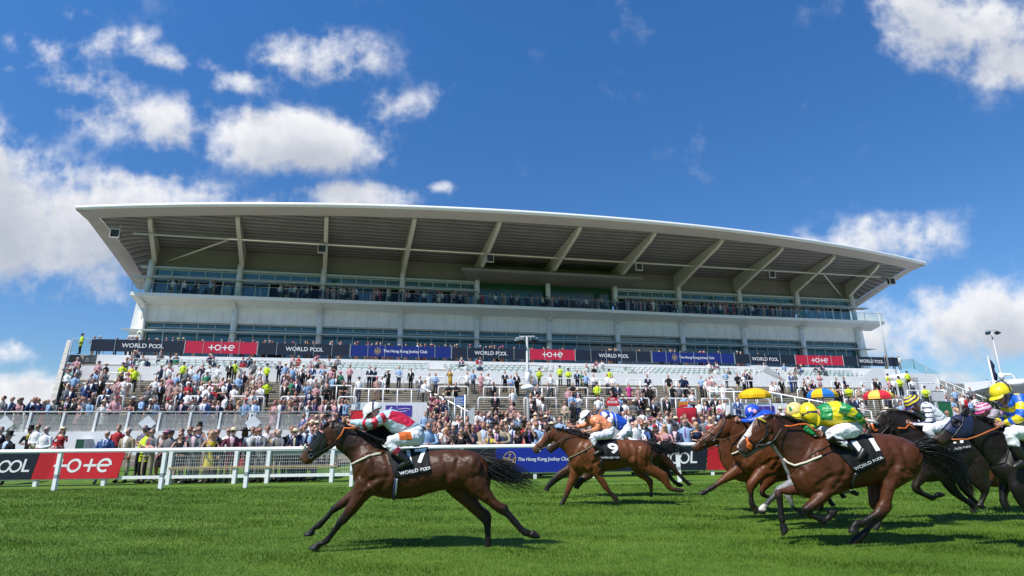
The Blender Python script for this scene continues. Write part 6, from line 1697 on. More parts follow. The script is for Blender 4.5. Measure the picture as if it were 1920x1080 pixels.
# the grey, masked by the blazed bay
sc = lambda s, cx, cy, dx, dy: (lambda p: (cx + dx + (p[0] - cx) * s, cy + dy + (p[1] - cy) * s))
GX = sc(.92, 1443, 776, -2, 12)
GH = dict(BH); GH.update(Y=9.75, seed=7, label='grey racehorse mostly hidden beyond the blazed bay, pale foreleg showing', xf=GX, voxel=.015, col=((.22, .22, .23), (.20, .20, .21), (.045, .045, .048), (.10, .09, .09)), pointstart=.3, blaze=(.9, .91, .001), socks={'near fore': .66},
    legs=[('near fore', prs('L', '560,60,760,200,.11;520,80,640,210;430,140,530,220;338,196,420,262;296,262,370,310;230,340,290,360;176,392,240,420;150,418,215,440;130,446,222,456;120,500,212,505'), True),
          ('far fore', prs('L', '470,140,600,230,.10;430,290,520,300;480,390,530,380;500,420,545,420;560,480,600,450;590,520,640,490;610,535,645,515'), True),
          ('near hind', prs('L', '1330,0,1560,60,.12;1380,160,1540,190;1430,330,1530,350;1440,450,1540,470;1440,560,1520,570;1425,640,1495,650;1420,685,1480,690'), True),
          ('far hind', prs('L', '900,60,1160,120,.11;940,200,1150,200;1060,270,1160,250;1150,270,1190,230;1190,290,1225,236;1240,305,1270,270'), True)], straps=[], cloth=('R', '800,365;1055,338;1142,488;985,572'), num=('', .5, .5, .3), mane=('K', '440,235;560,240;680,280;800,350;940,440;1010,490', 1.0, -.10, .15), nmane=90, ntail=90)
H7 = horse(GH)
PYS = mat('pale_yellow_silk', (.74, .58, .22), .38, .5, .06, 7, .3, 12)
J6 = jockey(dict(Y=9.75, xf=affine([T('P', 905, 140), T('P', 1190, 290), T('P', 1010, 330)]), label='jockey in pale yellow cap with green shamrocks beside the green and yellow jockey', silk=[GN, YL], pat=lambda n, t, p: 1 if n != 'torso' else 0, cap=[PYS, mat('shamrock_green', (.01, .16, .07), .5)], cappat=lambda az, el: 1 if (math.sin(az * 2.6 + .4) > .82 and .28 < el < .68) else 0, peak=YL))
# the near-black horse with the white noseband
CX = sc(.86, 1443, 776, 226, -9)
CH = dict(BH); CH.update(Y=10.4, seed=8, label='near black racehorse with white sheepskin noseband right of the green jockey', xf=CX, voxel=.0135, origin=T('R', 1000, 960), col=((.020, .013, .010), (.018, .012, .010), (.010, .009, .008), (.03, .02, .017)), pointstart=.25, blaze=(.10, .55, .014),
    legs=[('near fore', prs('Q', '330,680,520,800,.10;306,770,450,800;300,840,380,855;290,882,350,880;306,926,362,902;384,966,404,930;446,992,462,948;478,975,482,925;520,965,505,922;556,952,520,928'), True),
          ('far fore', prs('Q', '470,680,640,760,.10;476,780,606,778;520,850,618,835;570,918,642,892;640,972,684,944;718,1020,742,992;750,1046,780,1018;764,1062,800,1040'), True),
          ('near hind', prs('Q', '690,620,900,680,.12;700,760,890,780;760,860,890,850;830,930,890,900;830,975,866,965;800,1010,850,1010;790,1034,850,1034'), True),
          ('far hind', prs('Q', '640,640,800,700,.11;600,780,720,800;640,860,720,880;700,940,750,940;770,1000,800,990;800,1040,860,1040;810,1050,890,1050'), True)],
    cloth=('Q', '470,470;690,490;752,588;592,632'), clothraw=True, num=('17', .66, .28, .28), wp=(.52, .80, .068), ntail=160,
    straps=[('breast_girth', LEATH, [('R', '570,480;590,500;630,518;700,500')], .012, .008), ('bridle', LEATH, [('K', '300,285;400,330;415,440;330,545;270,600'), ('K', '420,330;380,480;290,560'), ('K', '150,465;215,510;260,545')], .008, .008)],
    tail=('S', '1250,560,.03;1330,640,.07;1380,760,.10;1420,900,.07'), tailraw=True, mane=('K', '440,235;560,240;680,280;800,350;940,440;1010,490', 1.0, -.10, .15))
H8 = horse(CH)
tube_px(CH, 'noseband', mat('sheepskin', (.75, .72, .66), .95, .2, .1, 20, .8, 60), 'S', '362,152;400,160;462,185', -.075, .026); tube_px(CH, 'orange_cheekpiece', ORANGE, 'S', '405,190;415,225;430,262;455,250', -.085, .02)
WS = mat('white_satin', (.80, .80, .82), .38, .5, .05, 7, .3, 12); NS_ = mat('navy_satin', (.03, .02, .10), .4, .5, .05, 7, .3, 12)
J7 = jockey(dict(Y=10.4, xf=affine([T('Q', 300, 232), T('Q', 545, 395), T('Q', 400, 440)]), label='jockey in white silks with navy sleeve stripes and striped yellow cap', silk=[WS, NS_], pat=lambda n, t, p: 1 if (n == 'arm' and math.sin(p.z * 75) > .45) or (n == 'torso' and .2 < t < .3) else 0, cap=[NS_, YL], cappat=lambda az, el: 1 if int(el * 7) % 2 == 1 else 0, face=(-.85, .55),
    arm=[(T('Q', 400, 250), .07, -.17), (T('Q', 425, 320), .06, -.22), (T('Q', 420, 385), .048, -.22), (T('Q', 360, 395), .040, -.15), (T('Q', 295, 392), .032, -.09)], hand=(T('Q', 265, 388), -.07)))
tube_px(CH, 'reins', ORANGE, 'Q', '180,425;240,430;265,400;330,440', -.11, .012)
# the black horse at the right edge of the picture
DH = dict(Y=7.9, seed=9, label='black racehorse in navy hood at the right edge of the picture', origin=T('Q', 1300, 1000), voxel=.012,
    torso=prs('Q', '2010,600,2015,720,.06;1980,540,1995,800,.15;1910,500,1925,850,.235;1800,475,1800,880,.275;1680,470,1670,880,.27;1560,475,1545,900,.265;1440,480,1410,930,.275;1320,478,1270,930,.275;1210,470,1130,900,.26;1130,470,1020,860,.235;1070,475,950,800,.20;1040,490,910,740,.13'),
    neck=prs('Q', '1190,475,1050,830,.15;1120,465,930,740,.135;1020,435,860,660,.115;920,400,800,590,.10;830,362,755,545,.088;745,330,735,505,.08'),
    head=prs('Q', '735,322,752,470,.075;680,318,740,500,.088;628,330,710,518,.085;588,372,668,526,.072;545,420,628,532,.062;500,462,590,545,.056;458,494,560,562,.052;456,515,538,570,.042'),
    ear=(T('Q', 670, 325), T('Q', 722, 330), T('Q', 712, 258)), eye=T('Q', 620, 385), nostril=T('Q', 490, 512),
    legs=[('near fore', prs('Q', '1020,700,1260,860,.11;1040,800,1230,880;1060,900,1200,920;1110,1000,1190,990;1150,1060,1215,1040;1180,1130,1230,1115;1200,1190,1250,1180;1205,1215,1270,1205'), False),
          ('far fore', prs('Q', '960,740,1110,860,.10;972,850,1070,880;974,920,1040,930;976,985,1028,980;985,1020,1040,1012;1000,1050,1052,1040;1018,1075,1056,1062'), False),
          ('near hind', prs('Q', '1720,700,2000,740,.13;1760,860,1980,860;1800,980,1920,960;1850,1060,1930,1040;1830,1140,1880,1140;1810,1200,1870,1200'), False),
          ('far hind', prs('Q', '1700,700,1900,760,.12;1700,860,1840,880;1740,980,1820,980;1770,1080,1820,1080;1780,1160,1830,1160'), False)],
    muscle=[(T('Q', 1090, 680), .095, .07, .23, .20, -25, 'torso'), (T('Q', 1130, 780), .13, .07, .115, .185, 15, 'torso'), (T('Q', 715, 450), .055, .03, .06, .055, 0, 'head')],
    col=((.0135, .0115, .0105), (.0125, .011, .0105), (.009, .0085, .008), (.055, .032, .022)), pointstart=.2,
    mane=('Q', '740,322;830,355;920,395;1020,430;1100,460', 1.0, -.1, .2), tail=('Q', '2010,560,.03;2080,600,.07;2200,660,.1;2320,760,.05'), ntail=100,
    straps=[('bridle', LEATH, [('Q', '540,430;600,470;640,500'), ('Q', '690,330;680,400;620,480;590,505')], .008, .010), ('breast_strap', LEATH, [('Q', '1020,500;1040,600;1020,690;940,715')], .007, .008)])
H9 = horse(DH)
hood(DH, [T('Q', *q) for q in ((600, 308), (735, 330), (725, 500), (640, 522), (560, 455), (530, 440), (570, 360))], .009, mat('navy_hood', (.012, .018, .06), .5, .4, .2, 12), 'hood', cut=(*T('Q', 620, 385), 5.5))
mb = MB(); c = DH['hit'](*T('Q', 622, 386), .0); mb.tube([c + Vector((.05 * math.cos(a), -.022, .05 * math.sin(a))) for a in np.linspace(0, 6.283, 18)], .014, 6); part(mb, 'blinker_ring', BLACK, DH['root'])
RB = mat('bright_blue_silk', (.015, .11, .55), .38, .5, .06, 7, .4, 10)
DX = affine([T('Q', 990, 152), T('Q', 1275, 440), T('Q', 1040, 470)])
J8 = jockey(dict(Y=7.9, xf=DX, label='jockey in blue and yellow hooped silks with yellow cap at the right edge', silk=[RB, YL], pat=lambda n, t, p: 1 if (n == 'torso' and int(t * 7) % 2 == 1) or (n != 'torso' and int(t * 6) % 2 == 1) else 0, cap=[YL], face=(-.9, .42), band=True, hs=1.05,
    arm=[(T('Q', 1125, 190), .078, -.18), (T('Q', 1150, 270), .07, -.25), (T('Q', 1130, 345), .056, -.25), (T('Q', 1070, 372), .045, -.17), (T('Q', 1010, 390), .036, -.1)], hand=(T('Q', 968, 400), -.08), handf=(T('Q', 900, 385), .08),
    armf=[(T('Q', 1090, 220), .07, .17), (T('Q', 1060, 300), .06, .2), (T('Q', 1020, 350), .05, .18), (T('Q', 980, 370), .042, .12), (T('Q', 930, 380), .034, .08)]))
tube_px(DH, 'reins', mat('tan_rubber', (.40, .11, .03), .5), 'Q', '600,515;720,515;800,490;880,455;965,420', -.125, .011)
# last of the group, a bay under a pink and grey jockey
EX = sc(.80, 1443, 776, 360, 10)
EH = dict(BH); EH.update(Y=11.4, seed=10, label='bay racehorse running beyond the black horse at the right edge', xf=EX, voxel=.015, col=((.15, .05, .02), (.10, .035, .015), (.014, .011, .01), (.05, .03, .02)), blaze=(.9, .91, .001), straps=[], cloth=('R', '800,365;1055,338;1142,488;985,572'), ntail=80, num=('', .5, .5, .3),
    legs=[('near fore', prs('Q', '840,640,990,740,.10;850,740,940,760;866,800,930,820;850,870,900,880;832,930,870,930;820,970,864,975;812,985,864,990'), True)] + [(n, p, False) for n, p, r in BH['legs'][1:]])
H10 = horse(EH)
PK = mat('pink_hoop', (.42, .05, .17), .45, .4, .06, 7, .3, 12); GY = mat('grey_silk', (.30, .27, .30), .45, .4, .06, 7, .3, 12)
J9 = jockey(dict(Y=11.4, xf=affine([T('Q', 852, 285), T('Q', 1090, 420), T('Q', 940, 450)]), label='jockey in grey silks with pink and white hooped cap beyond the black horse', silk=[GY, PK], pat=lambda n, t, p: 1 if n == 'torso' and int(t * 9) % 2 else 0, cap=[PK, mat('pale_pink', (.62, .50, .55), .5)], cappat=lambda az, el: int(el * 6) % 2, face=(-.9, .3),
    arm=[(T('Q', 940, 290), .068, -.17), (T('Q', 920, 335), .058, -.2), (T('Q', 880, 352), .046, -.16), (T('Q', 840, 358), .040, -.1), (T('Q', 815, 360), .032, -.08)], hand=(T('Q', 800, 362), -.07)))
# ---------------------------------------------------------------- people: racegoers on the lawn, the steps, the walkway and the balcony
mb = MB()     # the lawn behind the fence rises towards the terrace; worn grass and tarmac
bank = lambda y: max(0.0, .10 * (y - 20.9))
mb.add([(-40, 20.9, .004), (60, 20.9, .004), (60, 24.6, .374), (-40, 24.6, .374)], [(0, 1, 2, 3)])
tag(mb.build('lawn', GR), kind='structure')
mb = MB(); mb.add([(-40, 24.6, .374), (60, 24.6, .374), (60, 46, 2.51), (30, 33.0, 1.2), (-40, 31.0, 1.0)], [(0, 1, 2, 3, 4)])
tag(mb.build('apron', mat('worn_lawn', (.15, .135, .10), .9, .1, .35, .9, .3, 30)), kind='structure')
HP = {'-': 0}
def C3(*c): return tuple(c)
COLS = {'n': (.022, .032, .075), 'k': (.014, .014, .016), 'g': (.15, .155, .165), 'b': (.05, .10, .26), 't': (.38, .31, .21), 'p': (.55, .30, .33), 'm': (.13, .03, .055), 'w': (.74, .74, .74), 'r': (.45, .03, .04), 'y': (.68, .56, .05), 'e': (.04, .22, .11), 'l': (.28, .42, .62), 'f': (.42, .28, .26), 'h': (.55, .70, .04), 'q': (.50, .05, .22), 'o': (.50, .34, .05), 'a': (.30, .52, .48)}
CW = {'n': 'navy', 'k': 'black', 'g': 'grey', 'b': 'mid blue', 't': 'tan', 'p': 'pink', 'm': 'maroon', 'w': 'white', 'r': 'red', 'y': 'yellow', 'e': 'green', 'l': 'pale blue', 'f': 'flowered', 'h': 'hi-vis yellow', 'q': 'magenta', 'o': 'mustard', 'a': 'aqua'}
HAIRC = {'-': (.028, .017, .011), 'b': (.52, .28, .20), 'g': (.42, .41, .40), 'y': (.48, .33, .13), 'l': (.06, .03, .015)}
HATC = {'t': (.012, .012, .013), 'h': (.62, .53, .36), 'c': (.02, .025, .05), 'w': (.76, .76, .76), 'f': (.60, .12, .25), 'k': (.014, .014, .014), 'r': (.45, .03, .04)}
HATW = {'t': 'black top hat', 'h': 'pale straw hat', 'c': 'dark cap', 'w': 'white cap', 'f': 'pink fascinator', 'k': 'wide black hat', 'r': 'red cap'}
ARMS = {'s': ((.25, .02, 1.12), (.22, -.07, .86)), 'l': ((.27, -.13, 1.14), (.09, -.37, 1.10)), 'a': ((.26, -.05, 1.11), (-.07, -.20, 1.17)), 'p': ((.25, -.17, 1.17), (.07, -.25, 1.53)), 'h': ((.25, .0, 1.10), (.05, -.22, 1.03))}
POSEW = {'s': 'standing', 'l': 'leaning forward', 'a': 'arms folded', 'p': 'hands raised to face', 'h': 'hands clasped', 'o': 'shading eyes'}
PM = {}
def person_mesh(kind, hair, hat, pose, var):
    key = (kind, hair, hat, pose, var)
    if key in PM: return PM[key]
    f = Flesh(); lean = .10 if pose == 'l' else 0
    def tube(pts, rr, nm, n=10):
        o = len(f.mb.v); f.mb.tube(pts, rr, n); k = len(pts)
        for i in range(k):
            for j in range(n): f.tag.append((f.mb.v[o + i * n + j], nm, i / (k - 1)))
    def body(zs, nm):
        rs = []
        for z, cy, rx, ry in zs:
            ring = []
            for j in range(16):
                q = 2 * math.pi * j / 16; p = Vector((rx * math.cos(q), cy + ry * math.sin(q) - lean * max(0, (z - .9) / .6), z)); ring.append(p); f.tag.append((p, nm, 0))
            rs.append(ring)
        f.mb.rings(rs)
    L_ = Vector((0, -lean, 0)); wom = kind == 'D'; sw = .165 if wom else .19
    for s in (-1, 1):
        st = .035 * var * s
        tube([Vector((s * .085, 0, .93)), Vector((s * .088 + st, -.015, .5)), Vector((s * .09 + st, .02, .09))], [.095, .066, .046 if not wom else .04], 'leg')
        f.ball(Vector((s * .092 + st, -.045, .045)), .043, .125, .042, 'shoe')
    if kind == 'S': body([(.76, .01, .185, .135), (.92, .0, .185, .13), (1.10, 0, .165, .118), (1.30, 0, .195, .128), (1.42, .0, .175, .105), (1.49, .01, .09, .075)], 'torso')
    elif wom: body([(.50, .0, .20, .17), (.72, 0, .195, .155), (.92, 0, .165, .125), (1.08, 0, .125, .095), (1.26, -.01, .15, .118), (1.38, 0, .14, .09), (1.47, .01, .07, .06)], 'torso')
    else: body([(.86, 0, .165, .118), (1.0, 0, .165, .118), (1.12, 0, .158, .112), (1.30, 0, .178, .12), (1.42, 0, .165, .10), (1.49, .01, .085, .07)], 'torso')
    hc = Vector((0, -.015, 1.645)) + L_ * 1.3
    tube([Vector((0, .01, 1.44)) + L_, hc + Vector((0, .015, -.05))], [.058, .052], 'head')
    f.ball(hc, .074, .092, .115, 'head'); f.ball(hc + Vector((0, -.045, -.06)), .048, .045, .05, 'head'); f.ball(hc + Vector((0, -.098, -.015)), .016, .022, .028, 'head')
    for s in (-1, 1): f.ball(hc + Vector((s * .076, .01, -.01)), .012, .022, .03, 'head')
    if hair != 'b': f.ball(hc + Vector((0, .016, .036)), .086, .095, .100, 'hair')
    if hair in 'yl':
        for s in (-1, 1): tube([hc + Vector((s * .05, .04, .04)), hc + Vector((s * .075, .04, -.1)), hc + Vector((s * .07, .05, -.22))], [.05, .045, .025], 'hair')
    hands = []
    for s in (-1, 1):
        e, w = ARMS['s' if (pose == 'o' and s < 0) else ('h' if pose == 'o' else pose)]
        e, w = Vector((e[0] * s, e[1], e[2])), Vector((w[0] * s, w[1], w[2]))
        if pose == 'o' and s > 0: e, w = Vector((.33, -.10, 1.42)), Vector((.13, -.15, 1.67))
        sh = Vector((s * sw, .0, 1.405))
        if pose == 'l': sh += L_; e += L_ * .6
        if pose == 'a': w.z += .03 * s
        a = 'arm' if (kind in 'SH' or var % 2 == 0 and kind == 'W') else 'sleeve'
        r0 = .056 if kind == 'S' else .047; r0 = .038 if wom else r0
        tube([sh, sh * .5 + e * .5 + Vector((s * .01, 0, 0)), e], [r0 * 1.12, r0, r0 * .88], 'arm' if a == 'arm' else 'uparm')
        tube([e, e * .5 + w * .5, w], [r0 * .86, r0 * .78, .030], 'arm' if a == 'arm' else 'forearm')
        d = (w - e).normalized(); f.ball(w + d * .05, .036, .036, .044, 'hand'); hands.append((w + d * .055, d, s))
    me = f.skin(.021, 2)
    names = {'leg': 3, 'shoe': 4, 'torso': 2, 'head': 0, 'hair': 1, 'arm': 2, 'uparm': 0 if (wom and var) else 2, 'forearm': 0, 'hand': 0}
    if wom: names['leg'] = 0
    idx = []
    for p in me.polygons:
        c = p.center; nm = f.near(c, 1)[0][0][1]; k = names[nm]
        if nm == 'torso' and kind == 'S' and c.y < -.04 - lean * .6 and 1.10 < c.z < 1.50 and abs(c.x) < .012 + .052 * (c.z - 1.10) / .3: k = 5
        if nm == 'torso' and kind == 'H' and 1.13 < c.z < 1.17: k = 5
        if nm == 'torso' and kind in 'SW' and k in (2, 5) and var == 1 and c.y < -.05 - lean * .6 and abs(c.x) < .022 and 1.12 < c.z < 1.46: k = 6
        if nm == 'torso' and kind == 'W' and c.z < .97: k = 3
        if nm == 'torso' and wom and c.z > 1.40: k = 0
        if nm == 'head' and var != 2 and c.y < hc.y - .05 and abs(c.z - hc.z - .008) < .024 and abs(c.x) < .066: k = 7
        if nm == 'hair' and c.y < hc.y - .045 and c.z < hc.z + .03 and abs(c.x) < .066: k = 0
        idx.append(k)
    bm = bmesh.new(); bm.from_mesh(me)
    for fc, k in zip(bm.faces, idx): fc.material_index = k
    m2 = MB()
    for c, d, s in hands:
        up = Vector((0, 0, 1)); up = (up - d * up.dot(d)); up = up.normalized() if up.length > .1 else Vector((0, -1, 0)); out = d.cross(up)
        for i, ln in enumerate((.045, .055, .052, .04)):
            b = c + up * (.024 - .016 * i) + d * .02; m2.tube([b, b + d * ln * .6, b + d * ln - out * .012 * s], [.0095, .009, .006], 4, 0)
        b = c + up * .03 - d * .01; m2.tube([b, b + up * .022 + d * .018, b + up * .026 + d * .042], [.011, .010, .007], 4, 0)
    if hat:
        b = hc + Vector((0, .01, .055)); rk = Matrix.Rotation(-.12, 3, 'X')
        def lathe(prof, rx=1.0, ry=1.12, off=Vector((0, 0, 0))): m2.rings([[b + off + rk @ Vector((r * rx * math.cos(q), r * ry * math.sin(q), z)) for q in [2 * math.pi * j / 16 for j in range(16)]] for r, z in prof], 6)
        if hat == 't': lathe([(.145, .0), (.15, .012), (.088, .018), (.084, .09), (.092, .165), (.02, .168)])
        elif hat in 'hk': lathe([(.165, -.01), (.17, .0), (.09, .014), (.085, .06), (.06, .095), (.01, .098)] if hat == 'h' else [(.20, -.02), (.205, -.008), (.09, .014), (.085, .06), (.06, .085), (.01, .088)])
        elif hat in 'cwr':
            lathe([(.09, -.005), (.093, .025), (.07, .065), (.02, .082)]); m2.hexa([b + Vector(q) for q in ((-.06, -.08, .0), (.06, -.08, .0), (.045, -.175, -.015), (-.045, -.175, -.015), (-.06, -.08, .012), (.06, -.08, .012), (.045, -.175, -.005), (-.045, -.175, -.005))], 6)
        elif hat == 'f':
            lathe([(.10, .03), (.115, .05), (.05, .075), (.01, .08)], off=Vector((.03, -.02, .0)))
            for q in range(5): m2.tube([b + Vector((.03, 0, .06)), b + Vector((.05 + .02 * q, .0, .12 + .01 * q)), b + Vector((.10 + .01 * q, .02 * q - .03, .13 - .01 * q))], [.012, .014, .003], 4, 6)
    vv = [bm.verts.new(v) for v in m2.v]
    for q, mi in zip(m2.f, m2.m):
        try: fc = bm.faces.new([vv[i] for i in q]); fc.material_index = mi; fc.smooth = True
        except ValueError: pass
    bm.to_mesh(me); bm.free(); me.name = 'person'
    for _ in range(8): me.materials.append(SKIN)
    PM[key] = me; return me
CM = {}
def cmat(nm, c, v=.14, sc=9):
    c = tuple(round(x, 3) for x in c)
    if (nm, c) not in CM: CM[(nm, c)] = mat(nm, c, .75 if nm != 'skin' else .5, .25, v, sc)
    return CM[(nm, c)]
SKINS = [(.56, .30, .22), (.60, .34, .26), (.48, .23, .16), (.62, .36, .28), (.10, .05, .03)]
FLOR = None
def floral(c):
    key = ('floral', c)
    if key in CM: return CM[key]
    m = bpy.data.materials.new('floral_print'); m.use_nodes = True; t = m.node_tree; b = t.nodes['Principled BSDF']; b.inputs['Roughness'].default_value = .7
    tcn = t.nodes.new('ShaderNodeTexCoord'); vo = t.nodes.new('ShaderNodeTexVoronoi'); vo.inputs['Scale'].default_value = 16; t.links.new(tcn.outputs['Object'], vo.inputs['Vector'])
    r = t.nodes.new('ShaderNodeValToRGB'); r.color_ramp.interpolation = 'CONSTANT'; e = r.color_ramp.elements; e[0].color = (*c, 1); e[1].position = .55; e[1].color = (.45, .05, .07, 1); k = e.new(.75); k.color = (.05, .06, .09, 1)
    sp = t.nodes.new('ShaderNodeSeparateColor'); t.links.new(vo.outputs['Color'], sp.inputs[0]); t.links.new(sp.outputs[0], r.inputs[0]); t.links.new(r.outputs[0], b.inputs['Base Color'])
    CM[key] = m; return m
PEOPLE = []
def parse(c, txt):
    for q in txt.split(';'):
        v = q.split(','); x, y = cpx(c, float(v[0]), float(v[1])); yield x, y, v[2], (v[3] if len(v) > 3 and v[3] else '-'), (v[4] if len(v) > 4 else '')
CROP.update({'a': (0, 620, 6.75), 'b': (0, 760, 6.354), 'c': (240, 640, 6.75), 'd': (240, 770, 6.0), 'e': (480, 640, 6.75), 'f': (720, 640, 6.75), 'g': (960, 640, 6.75), 'i': (1200, 640, 6.75), 'j': (1440, 640, 6.75), 'k': (1660, 580, 6.0), 'l': (780, 760, 6.857), 'm': (1080, 760, 7.385)})
LAWN = [('b', '25,255,Sk;125,300,Sk,t,h;410,225,SK,t;465,225,Ww;570,250,Ww,g;760,250,Dr,h,p;1425,230,Wr,,s;1275,375,Sb,g,h;1540,270,St,g'),
 ('d', '225,225,Hh,c;200,165,Wg,,a;425,225,Df,f,p;490,240,Wg,c;610,200,Wk;620,285,Dk,l,l;815,115,Sk,t;805,205,Wl;775,275,Sg,b,l;930,235,Dp,l,p;945,305,Dy,y,l;1140,195,Ww;1205,215,Sm,h,l;1320,210,Dr,k;1405,215,Ww;1455,230,Sn,,h;1520,205,Sg,b;1675,220,St,,p;1845,200,Sk;1905,235,Wn,h,l;280,215,Wg;700,230,Wn;1010,230,Sk;1570,215,Ww,,a;1740,235,Wg,g,l'),
 ('A', '140,360,Sn;245,340,Wl;100,370,Wg;20,355,Sk;300,365,Ww'),
 ('l', '160,240,Wl,,l;240,205,Sn;290,215,Ww;310,265,Ww,,s;240,355,Dw,l,p;425,225,Wn;390,365,Df,y,p;375,205,Ww;575,145,Sk,g;660,215,Wk;650,280,Wg;735,290,Wn;660,320,Dm,l,p;590,345,Dk,l,l;870,230,St;925,245,Sk;970,320,Dy,l,l;1045,285,Sn;1080,255,Sb,b;1020,190,Sn,k;1165,170,Sg,h;1195,320,Sn,,l;1255,225,Ww,g;1315,330,Dk,k,l;1400,130,Sg;1460,275,Wk,,p;1550,285,Wl;1545,155,Ww,,p;1605,50,Sk;1710,60,Ww;1600,120,Dr,l,p;1745,205,Dk,h;1685,220,Wg;1040,125,Wg;935,105,Sg,g;1025,60,Wp;1115,55,Wn;1165,85,Dw,y;880,15,Sn;830,60,Df,l;795,0,Ww;120,40,Wl;200,95,Wg;390,65,Wn,,p;540,120,Dw,l;480,290,Wk;1120,330,Wt,,l'),
 ('m', '735,10,Sn;905,30,Ww,c;985,5,Wg,h;690,60,Ww;240,55,Ww;335,60,Ww;810,295,Ww,b,l;905,185,Ww;925,280,Sb;980,245,Wk,b,l;1075,175,Wl,,o;1105,270,Df,r,l;1140,150,Ww;1160,90,Ww;1255,75,Sg;1275,160,Sg,,o;1320,100,Wk;1395,145,Wl,b;1235,335,Dp,y,l;1385,285,Sn,c,l;1500,210,Wl,,o;1645,230,Dn,y,l;1760,135,Ww,c;1720,95,Wl;1860,160,Dr,y;1905,130,Ww'),
 ('Q', '225,225,Wl;205,285,Wl,h;280,230,Dp,l;600,210,Wl;560,290,Sb;640,270,Df,y')]
